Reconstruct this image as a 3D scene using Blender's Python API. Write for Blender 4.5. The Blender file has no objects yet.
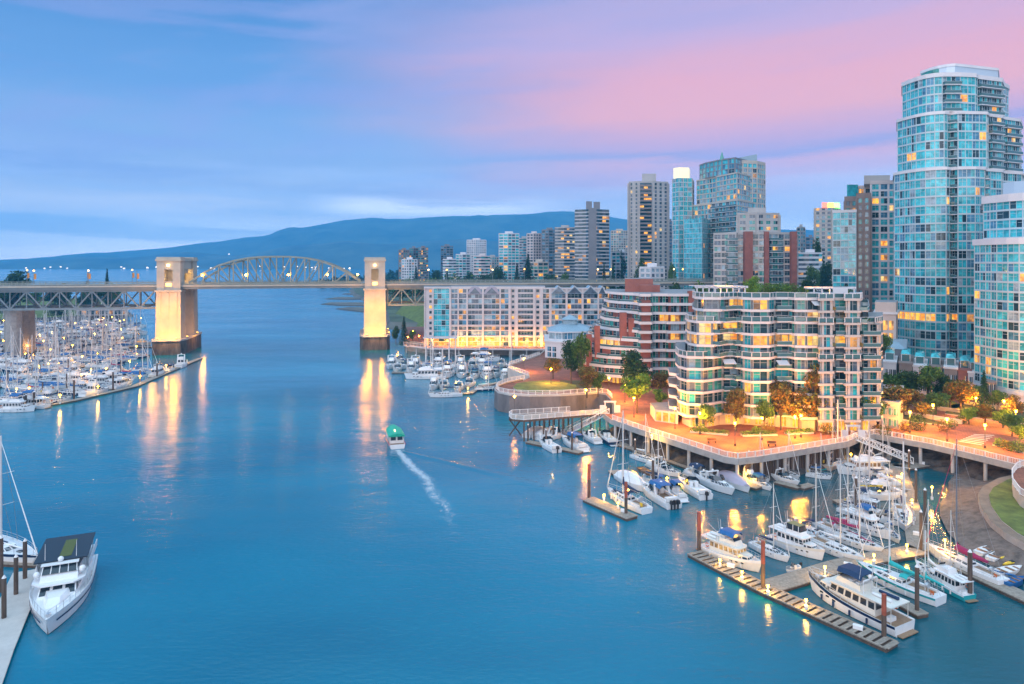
import bpy, math, random
from mathutils import Vector, Matrix
S = bpy.context.scene
COL = S.collection
rnd = random.Random(7)
R = math.radians

# ------------------------------------------------------------------ camera
F, HC, HY, CX = 700.0, 42.0, 262.0, 512.0
cd = bpy.data.cameras.new('camera'); cam = bpy.data.objects.new('camera', cd); COL.objects.link(cam)
cam.location = (0, 0, HC); cam.rotation_euler = (R(90), 0, 0)
cd.sensor_width = 36; cd.lens = 36*F/1024; cd.shift_y = -80/1024
cd.clip_start = 1; cd.clip_end = 60000
S.camera = cam
def P(px, py, z=0.0):                       # point at height z seen at pixel px, py
    Y = F*(HC-z)/(py-HY); return Vector(((px-CX)*Y/F, Y, z))
def PD(px, d, z=0.0): return Vector(((px-CX)*d/F, d, z))
def ZZ(py, d): return HC-(py-HY)*d/F

# ------------------------------------------------------------------ view
S.view_settings.view_transform = 'Standard'; S.view_settings.look = 'None'
S.view_settings.exposure = 0.38; S.view_settings.gamma = 1; S.view_settings.use_curve_mapping = False
S.render.engine = 'CYCLES'
S.cycles.use_denoising = True
S.cycles.max_bounces = 5; S.cycles.diffuse_bounces = 2; S.cycles.glossy_bounces = 3
S.cycles.transmission_bounces = 2; S.cycles.volume_bounces = 1; S.cycles.transparent_max_bounces = 8
S.cycles.caustics_reflective = False; S.cycles.caustics_refractive = False
S.cycles.sample_clamp_indirect = 4.0

def lin(r, g, b, a=1.0):
    f = lambda c: (c/255/12.92) if c/255 <= .04045 else ((c/255+.055)/1.055)**2.4
    return (f(r), f(g), f(b), a)

# ------------------------------------------------------------------ world (dusk sky)
W = bpy.data.worlds.new('World'); S.world = W; W.use_nodes = True
nt = W.node_tree; N = nt.nodes; Lk = nt.links; N.clear()
SUN_EL, SUN_ROT = R(11), R(205)
def nd(t, **k):
    n = N.new(t)
    for a, b in k.items(): setattr(n, a, b)
    return n
def mth(op, a, b=None, c=None, clamp=False):
    n = nd('ShaderNodeMath', operation=op, use_clamp=clamp)
    for i, v in enumerate((a, b, c)):
        if v is None: continue
        if isinstance(v, (int, float)): n.inputs[i].default_value = v
        else: Lk.new(v, n.inputs[i])
    return n.outputs[0]
def sstep(v, lo, hi):
    n = nd('ShaderNodeMapRange', interpolation_type='SMOOTHSTEP')
    Lk.new(v, n.inputs[0]); n.inputs[1].default_value = lo; n.inputs[2].default_value = hi
    return n.outputs[0]
def ramp(v, stops):
    n = nd('ShaderNodeValToRGB'); e = n.color_ramp.elements
    while len(e) < len(stops): e.new(.5)
    for i, (p, c) in enumerate(stops): e[i].position = p; e[i].color = c
    Lk.new(v, n.inputs[0]); return n.outputs[0]
def mixc(f, a, b, t='MIX'):
    n = nd('ShaderNodeMix', data_type='RGBA', blend_type=t)
    if isinstance(f, (int, float)): n.inputs[0].default_value = f
    else: Lk.new(f, n.inputs[0])
    for i, v in ((6, a), (7, b)):
        if isinstance(v, tuple): n.inputs[i].default_value = v
        else: Lk.new(v, n.inputs[i])
    return n.outputs[2]
tc = nd('ShaderNodeTexCoord'); sp = nd('ShaderNodeSeparateXYZ'); Lk.new(tc.outputs['Generated'], sp.inputs[0])
vx, vy, vz = sp.outputs
hyp = mth('SQRT', mth('ADD', mth('MULTIPLY', vx, vx), mth('MULTIPLY', vy, vy)))
el = mth('DIVIDE', vz, mth('MAXIMUM', hyp, .05))            # tangent of the elevation
az = mth('ARCTAN2', vx, vy)                                 # heading, 0 straight ahead
def noise(sx, sy, scale, detail=4, rough=.55, seed=0.0, skew=0.0):
    cb = nd('ShaderNodeCombineXYZ')
    Lk.new(mth('MULTIPLY', az, sx), cb.inputs[0])
    Lk.new(mth('ADD', mth('MULTIPLY', el, sy), mth('MULTIPLY', az, skew)), cb.inputs[1]); cb.inputs[2].default_value = seed
    n = nd('ShaderNodeTexNoise'); n.inputs['Scale'].default_value = scale
    n.inputs['Detail'].default_value = detail; n.inputs['Roughness'].default_value = rough
    Lk.new(cb.outputs[0], n.inputs['Vector']); return n.outputs[0]
n1 = noise(1, 5.5, 2.0, 5, .5, 3.1, -.25)
n2 = noise(1, 9, 2.6, 6, .55, 8.7, -.35)
n3 = noise(1, 4.0, 4.0, 6, .58, 1.3, -.8)
n4 = noise(1, 14, 3.0, 6, .6, 5.5, .1)
elw = mth('ADD', el, mth('MULTIPLY', mth('SUBTRACT', n2, .5), .07))
# the pink sheet leans down toward the left
elp = mth('ADD', elw, mth('MULTIPLY', mth('SUBTRACT', az, .25), -.03))
blue = ramp(elw, [(0, (2.6, 2.3, 1.9, 1)), (.03, (1.25, 1.25, 1.2, 1)), (.06, (.98, .90, .84, 1)), (.09, (.62, .62, .66, 1)), (.13, lin(158, 170, 196)), (.17, lin(142, 164, 198)), (.23, lin(108, 146, 194)), (.36, lin(72, 124, 182)), (.60, lin(80, 150, 214)), (1, lin(120, 185, 226))])
pink = ramp(elp, [(0, (2.6, 2.2, 1.8, 1)), (.03, (1.3, 1.2, 1.15, 1)), (.06, (1.0, .88, .86, 1)), (.09, (.72, .62, .68, 1)), (.115, lin(228, 174, 176)), (.14, lin(238, 164, 154)), (.153, lin(176, 146, 172)), (.168, lin(218, 154, 158)), (.20, lin(252, 162, 134)), (.25, lin(244, 160, 148)), (.31, lin(206, 162, 184)), (.50, lin(110, 150, 206)), (1, lin(120, 185, 226))])
side = mth('ADD', az, mth('ADD', mth('MULTIPLY', mth('SUBTRACT', n1, .5), .5), mth('MULTIPLY', mth('SUBTRACT', el, .22), .15)))
pf = sstep(side, -.34, .20)
base = mixc(pf, blue, pink)
st = mth('MULTIPLY', mth('MULTIPLY', sstep(n2, .50, .66), sstep(el, .05, .12)), mth('SUBTRACT', 1, mth('MULTIPLY', pf, .7)))
base = mixc(mth('MULTIPLY', st, .45), base, lin(150, 152, 200))
wl = mth('MULTIPLY', sstep(n3, .48, .70), mth('MULTIPLY', sstep(el, .10, .2), mth('SUBTRACT', 1, pf)))
base = mixc(mth('MULTIPLY', wl, .65), base, lin(152, 156, 200))
gl = mth('MULTIPLY', sstep(n4, .44, .62), mth('MULTIPLY', mth('SUBTRACT', 1, sstep(el, .10, .17)), mth('SUBTRACT', 1, mth('MULTIPLY', pf, .6))))
base = mixc(mth('MULTIPLY', gl, .6), base, (.50, .58, .74, 1))
lowb = mth('MULTIPLY', sstep(n4, .56, .40), mth('SUBTRACT', 1, sstep(el, .02, .07)))
base = mixc(mth('MULTIPLY', lowb, .55), base, (1.5, 1.45, 1.35, 1))
# a torn bank of cloud over the summit across the bay
cz = mth('MULTIPLY', mth('MULTIPLY', sstep(az, -.31, -.20), sstep(az, .10, -.04)), mth('MULTIPLY', sstep(el, .058, .072), sstep(el, .098, .078)))
cz = mth('MULTIPLY', cz, sstep(n4, .30, .54))
base = mixc(mth('MULTIPLY', cz, .95), base, (1.5, 1.4, 1.3, 1))
# no bright band on the horizon behind the camera: sky dimmed there so glass mirrors no glare
behind = mth('MULTIPLY', sstep(vy, .25, -.15), mth('SUBTRACT', 1, sstep(el, .15, .6)))
base = mixc(behind, base, (.30, .42, .56, 1))
# the vault overhead and behind the camera is brightened to add fill light
over = sstep(el, .40, 1.1)
base = mixc(mth('MULTIPLY', over, .92), base, (.92, 1.32, 1.66, 1))
sky = nd('ShaderNodeTexSky', sky_type='NISHITA', sun_disc=False)
sky.sun_elevation = SUN_EL; sky.sun_rotation = SUN_ROT; sky.air_density = .4; sky.dust_density = .3; sky.ozone_density = 2.0
b1 = nd('ShaderNodeBackground'); Lk.new(sky.outputs[0], b1.inputs[0]); b1.inputs[1].default_value = .04
b2 = nd('ShaderNodeBackground'); Lk.new(base, b2.inputs[0]); b2.inputs[1].default_value = .86
ad = nd('ShaderNodeAddShader'); Lk.new(b1.outputs[0], ad.inputs[0]); Lk.new(b2.outputs[0], ad.inputs[1])
wo = nd('ShaderNodeOutputWorld'); Lk.new(ad.outputs[0], wo.inputs[0])

# ------------------------------------------------------------------ the last soft daylight
sd = bpy.data.lights.new('sun', 'SUN'); sd.energy = 1.7; sd.angle = R(90); sd.color = (1, .84, .78)
so = bpy.data.objects.new('sun', sd); COL.objects.link(so)
_dirv = Vector((math.sin(SUN_ROT)*math.cos(SUN_EL), math.cos(SUN_ROT)*math.cos(SUN_EL), math.sin(SUN_EL)))
so.rotation_euler = _dirv.to_track_quat('Z', 'Y').to_euler(); so.location = (0, -50, 300)

# ------------------------------------------------------------------ materials
MATS = {}
def mat(name, col, rough=.6, metal=0.0, var=.0, scale=1.0, emit=None, estr=0.0, bump=0.0, bscale=8.0, spec=.5, col2=None, stretch=None, sample=True):
    if name in MATS: return MATS[name]
    m = bpy.data.materials.new(name); m.use_nodes = True; MATS[name] = m
    t = m.node_tree; b = t.nodes['Principled BSDF']
    b.inputs['Base Color'].default_value = (*col[:3], 1); b.inputs['Roughness'].default_value = rough
    b.inputs['Metallic'].default_value = metal; b.inputs['Specular IOR Level'].default_value = spec
    if var or bump or col2:
        g = t.nodes.new('ShaderNodeNewGeometry'); mp = t.nodes.new('ShaderNodeMapping'); t.links.new(g.outputs['Position'], mp.inputs[0])
        if stretch: mp.inputs['Scale'].default_value = stretch
    if var or col2:
        n = t.nodes.new('ShaderNodeTexNoise'); n.inputs['Scale'].default_value = scale; n.inputs['Detail'].default_value = 5; n.inputs['Roughness'].default_value = .65
        t.links.new(mp.outputs[0], n.inputs['Vector'])
        r = t.nodes.new('ShaderNodeValToRGB'); r.color_ramp.elements[0].position = .32; r.color_ramp.elements[1].position = .68
        c2 = col2 or tuple(min(1, c*(1+var)) for c in col[:3])
        c1 = col[:3] if col2 else tuple(c*(1-var) for c in col[:3])
        r.color_ramp.elements[0].color = (*c1, 1); r.color_ramp.elements[1].color = (*c2[:3], 1)
        t.links.new(n.outputs[0], r.inputs[0]); t.links.new(r.outputs[0], b.inputs['Base Color'])
    if bump:
        n = t.nodes.new('ShaderNodeTexNoise'); n.inputs['Scale'].default_value = bscale; n.inputs['Detail'].default_value = 4
        t.links.new(mp.outputs[0], n.inputs['Vector'])
        bp = t.nodes.new('ShaderNodeBump'); bp.inputs['Strength'].default_value = bump; t.links.new(n.outputs[0], bp.inputs['Height'])
        t.links.new(bp.outputs[0], b.inputs['Normal'])
    if emit:
        b.inputs['Emission Color'].default_value = (*emit[:3], 1); b.inputs['Emission Strength'].default_value = estr
    if not sample: m.cycles.emission_sampling = 'NONE'
    return m

def litmat(name, c1, c2, strength, cell):
    """a lamp-lit room behind glass: curtains, walls and furniture break it up"""
    m = bpy.data.materials.new(name); m.use_nodes = True; MATS[name] = m
    t = m.node_tree; b = t.nodes['Principled BSDF']; b.inputs['Base Color'].default_value = (.08, .06, .04, 1); b.inputs['Roughness'].default_value = .15
    g = t.nodes.new('ShaderNodeNewGeometry'); n = t.nodes.new('ShaderNodeTexNoise'); n.inputs['Scale'].default_value = cell; n.inputs['Detail'].default_value = 3
    t.links.new(g.outputs['Position'], n.inputs['Vector'])
    r = t.nodes.new('ShaderNodeValToRGB'); r.color_ramp.elements[0].position = .36; r.color_ramp.elements[1].position = .62
    r.color_ramp.elements[0].color = (*c1, 1); r.color_ramp.elements[1].color = (*c2, 1)
    t.links.new(n.outputs[0], r.inputs[0]); t.links.new(r.outputs[0], b.inputs['Emission Color']); b.inputs['Emission Strength'].default_value = strength
    m.cycles.emission_sampling = 'NONE'
    return m

def glassmat(name, col, rough=.06, var=.5, cell=.45):
    """window glass, seen as a tinted mirror with blinds and dim rooms behind it"""
    return mat(name, col, rough, 0, var, cell, spec=.55)

# ------------------------------------------------------------------ mesh builder
class MB:
    def __init__(s): s.v = []; s.f = []; s.mi = []; s.sm = []; s.mats = []
    def k(s, m):
        if m not in s.mats: s.mats.append(m)
        return s.mats.index(m)
    def add(s, vs, fs, m, smooth=False):
        o = len(s.v); i = s.k(m); s.v += [tuple(v) for v in vs]
        for f in fs: s.f.append([o+q for q in f]); s.mi.append(i); s.sm.append(smooth)
    def box(s, c, size, m, rz=0.0, top=None):
        """c = centre of the base; top = (sx, sy) scale of the upper face"""
        sx, sy, sz = size[0]/2, size[1]/2, size[2]; tx, ty = top or (1, 1)
        co, si = math.cos(rz), math.sin(rz); vs = []
        for z, ax, ay in ((0, 1, 1), (sz, tx, ty)):
            for x, y in ((-1, -1), (1, -1), (1, 1), (-1, 1)):
                X, Y = x*sx*ax, y*sy*ay
                vs.append((c[0]+X*co-Y*si, c[1]+X*si+Y*co, c[2]+z))
        s.add(vs, [(3, 2, 1, 0), (4, 5, 6, 7), (0, 1, 5, 4), (1, 2, 6, 5), (2, 3, 7, 6), (3, 0, 4, 7)], m)
    def obox(s, o, ux, uy, uz, m):
        """box from corner o along three edge vectors"""
        o = Vector(o); vs = [o, o+ux, o+ux+uy, o+uy, o+uz, o+ux+uz, o+ux+uy+uz, o+uy+uz]
        fs = [(3, 2, 1, 0), (4, 5, 6, 7), (0, 1, 5, 4), (1, 2, 6, 5), (2, 3, 7, 6), (3, 0, 4, 7)]
        if Vector(ux).cross(Vector(uy)).dot(Vector(uz)) < 0: fs = [tuple(reversed(f)) for f in fs]
        s.add(vs, fs, m)
    def beam(s, a, b, w, h, m, up=(0, 0, 1)):
        a, b = Vector(a), Vector(b); d = b-a
        if d.length < 1e-6: return
        d.normalize(); u = Vector(up)
        if abs(d.dot(u)) > .98: u = Vector((0, 1, 0))
        sd_ = d.cross(u).normalized(); u = sd_.cross(d).normalized()
        s.obox(a-sd_*w/2-u*h/2, sd_*w, b-a, u*h, m)
    def prism(s, poly, z0, z1, m, mt=None, top=None, cap=True):
        n = len(poly); t = top or poly
        vs = [(p[0], p[1], z0) for p in poly]+[(p[0], p[1], z1) for p in t]
        s.add(vs, [(i, (i+1) % n, n+(i+1) % n, n+i) for i in range(n)], m)
        if cap:
            s.add(vs[n:], [tuple(range(n))], mt or m); s.add(vs[:n], [tuple(reversed(range(n)))], m)
    def tube(s, a, b, r0, r1=None, n=6, m=None, smooth=True, caps=True):
        a, b = Vector(a), Vector(b); r1 = r0 if r1 is None else r1; d = (b-a)
        if d.length < 1e-6: return
        d.normalize(); u = Vector((1, 0, 0)) if abs(d.x) < .8 else Vector((0, 1, 0))
        e = d.cross(u).normalized(); g = d.cross(e); vs = []
        for p, r in ((a, r0), (b, r1)):
            for i in range(n):
                w = 2*math.pi*i/n; vs.append(p+e*math.cos(w)*r+g*math.sin(w)*r)
        s.add(vs, [(i, i+n, (i+1) % n+n, (i+1) % n) for i in range(n)], m, smooth)
        if caps: s.add(vs[:n], [tuple(range(n))], m); s.add(vs[n:], [tuple(reversed(range(n)))], m)
    def loft(s, rings, m=None, closed=False, smooth=True, ms=None, flip=False):
        """rings of equal length, joined; ms = material per strip"""
        n = len(rings[0]); o = len(s.v); s.v += [tuple(p) for r in rings for p in r]
        for j in range(n if closed else n-1):
            k = s.k(ms[j] if ms else m)
            for i in range(len(rings)-1):
                q = [o+i*n+j, o+i*n+(j+1) % n, o+(i+1)*n+(j+1) % n, o+(i+1)*n+j]
                s.f.append(q[::-1] if flip else q); s.mi.append(k); s.sm.append(smooth)
    def ball(s, c, r, m, seg=8, ring=6, sc=(1, 1, 1), jit=0, rg=None):
        vs = [(c[0], c[1], c[2]-r*sc[2])]
        for j in range(1, ring):
            t = math.pi*j/ring-math.pi/2
            for i in range(seg):
                w = 2*math.pi*i/seg; q = 1+(rg.uniform(-jit, jit) if rg else 0)
                vs.append((c[0]+math.cos(w)*math.cos(t)*r*sc[0]*q, c[1]+math.sin(w)*math.cos(t)*r*sc[1]*q, c[2]+math.sin(t)*r*sc[2]*q))
        vs.append((c[0], c[1], c[2]+r*sc[2])); L = len(vs)-1; fs = []
        for i in range(seg):
            fs.append((0, 1+(i+1) % seg, 1+i)); fs.append((L, L-seg+i, L-seg+(i+1) % seg))
            for j in range(ring-2):
                a = 1+j*seg; fs.append((a+i, a+(i+1) % seg, a+seg+(i+1) % seg, a+seg+i))
        s.add(vs, fs, m, True)
    def merge(s, o):
        k = len(s.v); s.v += o.v
        for f, i, q in zip(o.f, o.mi, o.sm):
            s.f.append([k+x for x in f]); s.mi.append(s.k(o.mats[i])); s.sm.append(q)
    def build(s, name, parent=None, loc=None):
        me = bpy.data.meshes.new(name); off = Vector(loc) if loc is not None else Vector()
        top = parent
        while top is not None and top.parent is not None: top = top.parent
        if top is not None: off = top.location.copy()
        me.from_pydata([Vector(v)-off for v in s.v], [], s.f)
        for m in s.mats: me.materials.append(m)
        me.polygons.foreach_set('material_index', s.mi); me.polygons.foreach_set('use_smooth', s.sm); me.update()
        o = bpy.data.objects.new(name, me); COL.objects.link(o)
        if parent is not None: o.parent = parent
        elif loc is not None: o.location = loc
        return o
def thing(name, label, cat, loc=(0, 0, 0), group=None):
    o = bpy.data.objects.new(name, None); COL.objects.link(o); o.location = loc; o.empty_display_size = .5
    o['label'] = label; o['category'] = cat
    if group: o['group'] = group
    return o
def tag(o, label, cat, group=None):
    o['label'] = label; o['category'] = cat
    if group: o['group'] = group
    return o
def struct(o, kind='structure'): o['kind'] = kind; return o
def dup(root, loc, rz=0.0, label=None, group=None, sc=None):
    r = root.copy(); COL.objects.link(r); r.location = loc; r.rotation_euler = (0, 0, rz)
    if sc is not None: r.scale = (sc, sc, sc) if isinstance(sc, (int, float)) else sc
    if label: r['label'] = label
    if group: r['group'] = group
    for ch in list(root.children):
        c = ch.copy(); COL.objects.link(c); c.parent = r
        for g in list(ch.children):
            d = g.copy(); COL.objects.link(d); d.parent = c
    return r
def point_light(name, loc, power, col, rad=.25, parent=None):
    l = bpy.data.lights.new(name, 'POINT'); l.energy = power; l.color = col; l.shadow_soft_size = rad
    o = bpy.data.objects.new(name, l); COL.objects.link(o)
    if parent is not None: o.parent = parent; o.location = Vector(loc)-parent.location
    else: o.location = loc
    return o
def bag(items, w):
    return rnd.choices(items, w)[0]

# palette
white = mat('white_paint', (.78, .77, .76), .45, var=.05, scale=.6)
gel = mat('gelcoat', (.80, .80, .80), .22, var=.04, scale=.9)
cream = mat('cream_gelcoat', (.74, .70, .62), .3, var=.05)
navy = mat('navy_canvas', (.009, .035, .095), .7, var=.25, scale=3)
blue_canvas = mat('blue_canvas', (.015, .12, .32), .7, var=.2, scale=3)
teal_canvas = mat('teal_canvas', (.02, .42, .42), .7, var=.15, scale=3)
magenta_canvas = mat('crimson_canvas', (.36, .02, .09), .7, var=.2, scale=3)
black_rub = mat('dark_rubber', (.02, .02, .022), .5)
navy_hull = mat('navy_hull', (.012, .03, .085), .2)
teal_hull = mat('teal_hull', (.02, .33, .36), .25)
red_paint = mat('red_paint', (.5, .04, .03), .4)
yellow_paint = mat('yellow_plastic', (.75, .5, .03), .4)
green_canvas = mat('green_canvas', (.01, .38, .24), .6, var=.1)
alu = mat('aluminium', (.62, .63, .65), .35, .6)
mastm = mat('mast_metal', (.66, .65, .64), .4, .2)
wood = mat('dock_wood', (.30, .25, .20), .8, var=.3, scale=2.5, bump=.2)
woodw = mat('varnished_wood', (.26, .12, .05), .35, var=.3, scale=4)
pile_w = mat('pile_wood', (.11, .075, .055), .85, var=.35, scale=2, stretch=(1, 1, .2))
pile_red = mat('pile_steel', (.36, .085, .045), .7, var=.25, scale=1.5)
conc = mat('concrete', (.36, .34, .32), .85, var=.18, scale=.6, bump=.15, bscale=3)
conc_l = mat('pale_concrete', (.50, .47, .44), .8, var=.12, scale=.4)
tint = mat('boat_glass', (.015, .03, .045), .08, spec=.8)
teak = mat('teak_deck', (.30, .19, .11), .6, var=.2, scale=5)
rigm = mat('rigging_wire', (.35, .35, .36), .4, .5)
# ================================================================== THE SETTING
def sheet(name, poly, z, m, kind='structure'):
    b = MB(); b.add([(p[0], p[1], z) for p in poly], [tuple(range(len(poly)))], m)
    return struct(b.build(name), kind)

# water: one sheet to the horizon, long waves and fine ripples
wm = bpy.data.materials.new('water'); wm.use_nodes = True; t = wm.node_tree; b = t.nodes['Principled BSDF']
b.inputs['Base Color'].default_value = (.004, .10, .20, 1); b.inputs['Roughness'].default_value = .16; b.inputs['IOR'].default_value = 1.45
g = t.nodes.new('ShaderNodeNewGeometry')
def wnoise(sx, sy, sc, det):
    mp = t.nodes.new('ShaderNodeMapping'); mp.inputs['Scale'].default_value = (sx, sy, 1); t.links.new(g.outputs['Position'], mp.inputs[0])
    n = t.nodes.new('ShaderNodeTexNoise'); n.inputs['Scale'].default_value = sc; n.inputs['Detail'].default_value = det
    t.links.new(mp.outputs[0], n.inputs['Vector']); return n.outputs[0]
big = wnoise(.8, 1.2, .012, 3); mid = wnoise(.7, 1.3, .10, 3); fin = wnoise(.7, 1.5, 1.1, 4)
def wm_math(op, a, k):
    n = t.nodes.new('ShaderNodeMath'); n.operation = op; t.links.new(a, n.inputs[0])
    if isinstance(k, (int, float)): n.inputs[1].default_value = k
    else: t.links.new(k, n.inputs[1])
    return n.outputs[0]
hgt = wm_math('ADD', wm_math('MULTIPLY', mid, .32), wm_math('MULTIPLY', fin, .09))
wr = t.nodes.new('ShaderNodeMapRange'); wr.inputs[1].default_value = .38; wr.inputs[2].default_value = .62; wr.inputs[3].default_value = .08; wr.inputs[4].default_value = .22
t.links.new(wnoise(.5, 1.6, .02, 4), wr.inputs[0]); t.links.new(wr.outputs[0], b.inputs['Roughness'])
bp = t.nodes.new('ShaderNodeBump'); bp.inputs['Strength'].default_value = .7; bp.inputs['Distance'].default_value = 1.0
t.links.new(hgt, bp.inputs['Height']); t.links.new(bp.outputs[0], b.inputs['Normal'])
r = t.nodes.new('ShaderNodeValToRGB'); r.color_ramp.elements[0].position = .38; r.color_ramp.elements[1].position = .62
r.color_ramp.elements[0].color = (.0, .125, .205, 1); r.color_ramp.elements[1].color = (.0, .20, .30, 1)
t.links.new(big, r.inputs[0])
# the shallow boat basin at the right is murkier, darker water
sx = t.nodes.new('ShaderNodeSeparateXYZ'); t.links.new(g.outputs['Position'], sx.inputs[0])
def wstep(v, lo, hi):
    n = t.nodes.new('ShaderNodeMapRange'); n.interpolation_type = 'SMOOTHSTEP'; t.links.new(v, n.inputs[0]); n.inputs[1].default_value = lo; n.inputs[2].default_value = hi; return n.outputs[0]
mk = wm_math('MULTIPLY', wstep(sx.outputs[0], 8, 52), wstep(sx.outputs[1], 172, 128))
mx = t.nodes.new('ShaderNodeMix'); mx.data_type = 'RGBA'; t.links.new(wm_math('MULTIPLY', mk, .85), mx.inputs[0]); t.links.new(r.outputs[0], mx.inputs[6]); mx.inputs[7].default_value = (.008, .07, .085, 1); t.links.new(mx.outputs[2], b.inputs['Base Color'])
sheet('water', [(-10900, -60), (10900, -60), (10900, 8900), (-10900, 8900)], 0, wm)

grass_m = mat('lawn', (.12, .155, .03), .9, var=.45, scale=.35, bump=.4, bscale=6)
park_m = mat('dry_park_grass', (.075, .095, .05), .9, var=.5, scale=.03)
soil_m = mat('planting_soil', (.05, .065, .03), .95, var=.5, scale=.25)
brick_pave = mat('brick_paving', (.30, .11, .07), .85, var=.3, scale=.35, bump=.1)
_t = brick_pave.node_tree; _g = _t.nodes.new('ShaderNodeNewGeometry'); _mp = _t.nodes.new('ShaderNodeMapping'); _mp.inputs['Rotation'].default_value = (0, 0, .5); _t.links.new(_g.outputs['Position'], _mp.inputs[0])
_br = _t.nodes.new('ShaderNodeTexBrick'); _br.inputs['Scale'].default_value = .45; _br.inputs['Mortar Size'].default_value = .03; _br.inputs['Color1'].default_value = (1, 1, 1, 1); _br.inputs['Color2'].default_value = (.72, .74, .76, 1); _br.inputs['Mortar'].default_value = (.45, .5, .5, 1)
_t.links.new(_mp.outputs[0], _br.inputs['Vector']); _mx = _t.nodes.new('ShaderNodeMix'); _mx.data_type = 'RGBA'; _mx.blend_type = 'MULTIPLY'; _mx.inputs[0].default_value = .8
_pb = _t.nodes['Principled BSDF']; _src = _pb.inputs['Base Color'].links[0].from_socket; _t.links.new(_src, _mx.inputs[6]); _t.links.new(_br.outputs['Color'], _mx.inputs[7]); _t.links.new(_mx.outputs[2], _pb.inputs['Base Color'])
road_m = mat('asphalt', (.07, .07, .075), .9, var=.25, scale=.4)
rock_m = mat('wet_rock', (.065, .056, .05), .75, var=.7, scale=.7, bump=.9, bscale=1.2)
mud_m = mat('gravel_mud', (.15, .115, .095), .85, var=.45, scale=.8, bump=.7, bscale=2.5)
sand_m = mat('tidal_sand', (.13, .115, .09), .8, var=.4, scale=.05)
forest_m = mat('far_forest', (.022, .045, .03), .95, var=.6, scale=.012, bump=.6, bscale=.05)
hill_m = mat('mountain_forest', (.012, .030, .022), .95, col2=(.09, .12, .08), scale=.0045)

# ---- mountains across the bay: two ranges with real depth
def ridge(px, pts):
    for (a, ya), (c, yc) in zip(pts, pts[1:]):
        if a <= px <= c:
            k = (px-a)/(c-a); k = k*k*(3-2*k)*.5+k*.5; return ya+(yc-ya)*k
    return pts[-1][1]
from mathutils import noise as mnoise
def mountain(name, pts, dist, depth, base_z=-2, step=5):
    b = MB(); rows = []; xs = list(range(int(pts[0][0]), int(pts[-1][0])+1, step))
    prof = [(0, -2, 0), (.12, .10, .3), (.30, .34, .8), (.5, .60, 1), (.75, .86, .8), (1.0, 1.0, .15), (1.25, .8, 1), (1.7, .45, 1), (2.2, 0, 0)]
    for px in xs:
        top = ZZ(ridge(px, pts), dist); col = []
        for k, h, w in prof:
            d = dist-depth+k*depth; x = (px-CX)*dist/F
            q = mnoise.fractal(Vector((x*.0016, d*.0016, 3.3)), 1.0, 2.0, 5)
            z = base_z if h == -2 else max(base_z, top*h*(1+.20*w*q)+ (w*22*q if h < 1 else 20*q))
            col.append((x*(1+.08*(k-1)), d+w*120*q, z))
        rows.append(col)
    b.loft(rows, hill_m, smooth=False, flip=True)
    return struct(b.build(name))
mountain('mountains', [(-420, 256), (-200, 258), (-60, 259), (0, 261), (40, 258), (85, 252), (150, 250), (215, 242), (262, 235), (300, 227), (340, 221), (390, 218), (440, 216), (520, 215), (575, 214), (630, 220), (700, 224), (800, 230), (950, 238), (1100, 244), (1400, 250)], 6600, 1500)
mountain('foothills', [(-420, 262), (-60, 262), (0, 262), (40, 259), (90, 256), (140, 258), (190, 253), (240, 254), (300, 246), (350, 240), (400, 243), (460, 238), (560, 246), (640, 250), (900, 256), (1200, 258)], 4900, 700)

# ---- wooded point beyond the bridge, beach spits
def land(name, poly, z0, z1, m, bank=None):
    """a low landform with sloping sides"""
    b = MB(); c = Vector((sum(p[0] for p in poly)/len(poly), sum(p[1] for p in poly)/len(poly), 0))
    inner = [(c.x+(p[0]-c.x)*.94, c.y+(p[1]-c.y)*.94) for p in poly]
    b.prism(poly, z0, z1, bank or m, m, top=inner)
    return struct(b.build(name))
# far shore (park and beach) right of the channel, seen under and past the bridge
land('beach_park', [P(386, 330, 0)[:2], P(384, 318)[:2], P(366, 303)[:2], P(352, 296)[:2], P(348, 290)[:2], PD(352, 1150)[:2], PD(390, 1300)[:2], PD(640, 1300)[:2], PD(640, 420)[:2], PD(430, 420)[:2]], -1, 3.2, park_m, sand_m)
for pts in ([(318, 304.5), (326, 302.8), (372, 303), (380, 306.5), (340, 306.2)], [(322, 299.2), (335, 297.6), (372, 297.5), (380, 299.5), (345, 300)], [(333, 309), (345, 307.5), (392, 308), (392, 315), (362, 312.5)], [(340, 294.3), (352, 293), (375, 293), (375, 295), (352, 295)]):
    b = MB(); poly = [P(x, y)[:2] for x, y in pts]
    cx = sum(p[0] for p in poly)/5; cy = sum(p[1] for p in poly)/5
    b.prism(poly[::-1], -.3, .9, rock_m, sand_m, top=[(cx+(p[0]-cx)*.8, cy+(p[1]-cy)*.8) for p in poly[::-1]])
    struct(b.build('sand_spit'))
# left shore below the bridge approach
land('left_shore', [P(-60, 330)[:2], P(10, 326)[:2], P(84, 322)[:2], P(120, 318.5)[:2], P(136, 316)[:2], PD(128, 560)[:2], PD(122, 700)[:2], PD(60, 760)[:2], PD(-300, 800)[:2], PD(-320, 430)[:2]], -1, 4, grass_m, rock_m)

# ---- right bank: the promenade, the seawall park and the town behind
ZP = 5.0
def D2(px, py, z=ZP): p = P(px, py, z); return (p.x, p.y)
promA = [D2(604, 414), D2(612, 420), D2(640, 430), D2(690, 446), D2(725, 457.5), D2(738, 459.5), D2(760, 457), D2(848, 442), D2(860, 437), D2(876, 434.5), D2(931, 444.5), D2(975, 455), D2(1024, 467), D2(1100, 489)]
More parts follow.
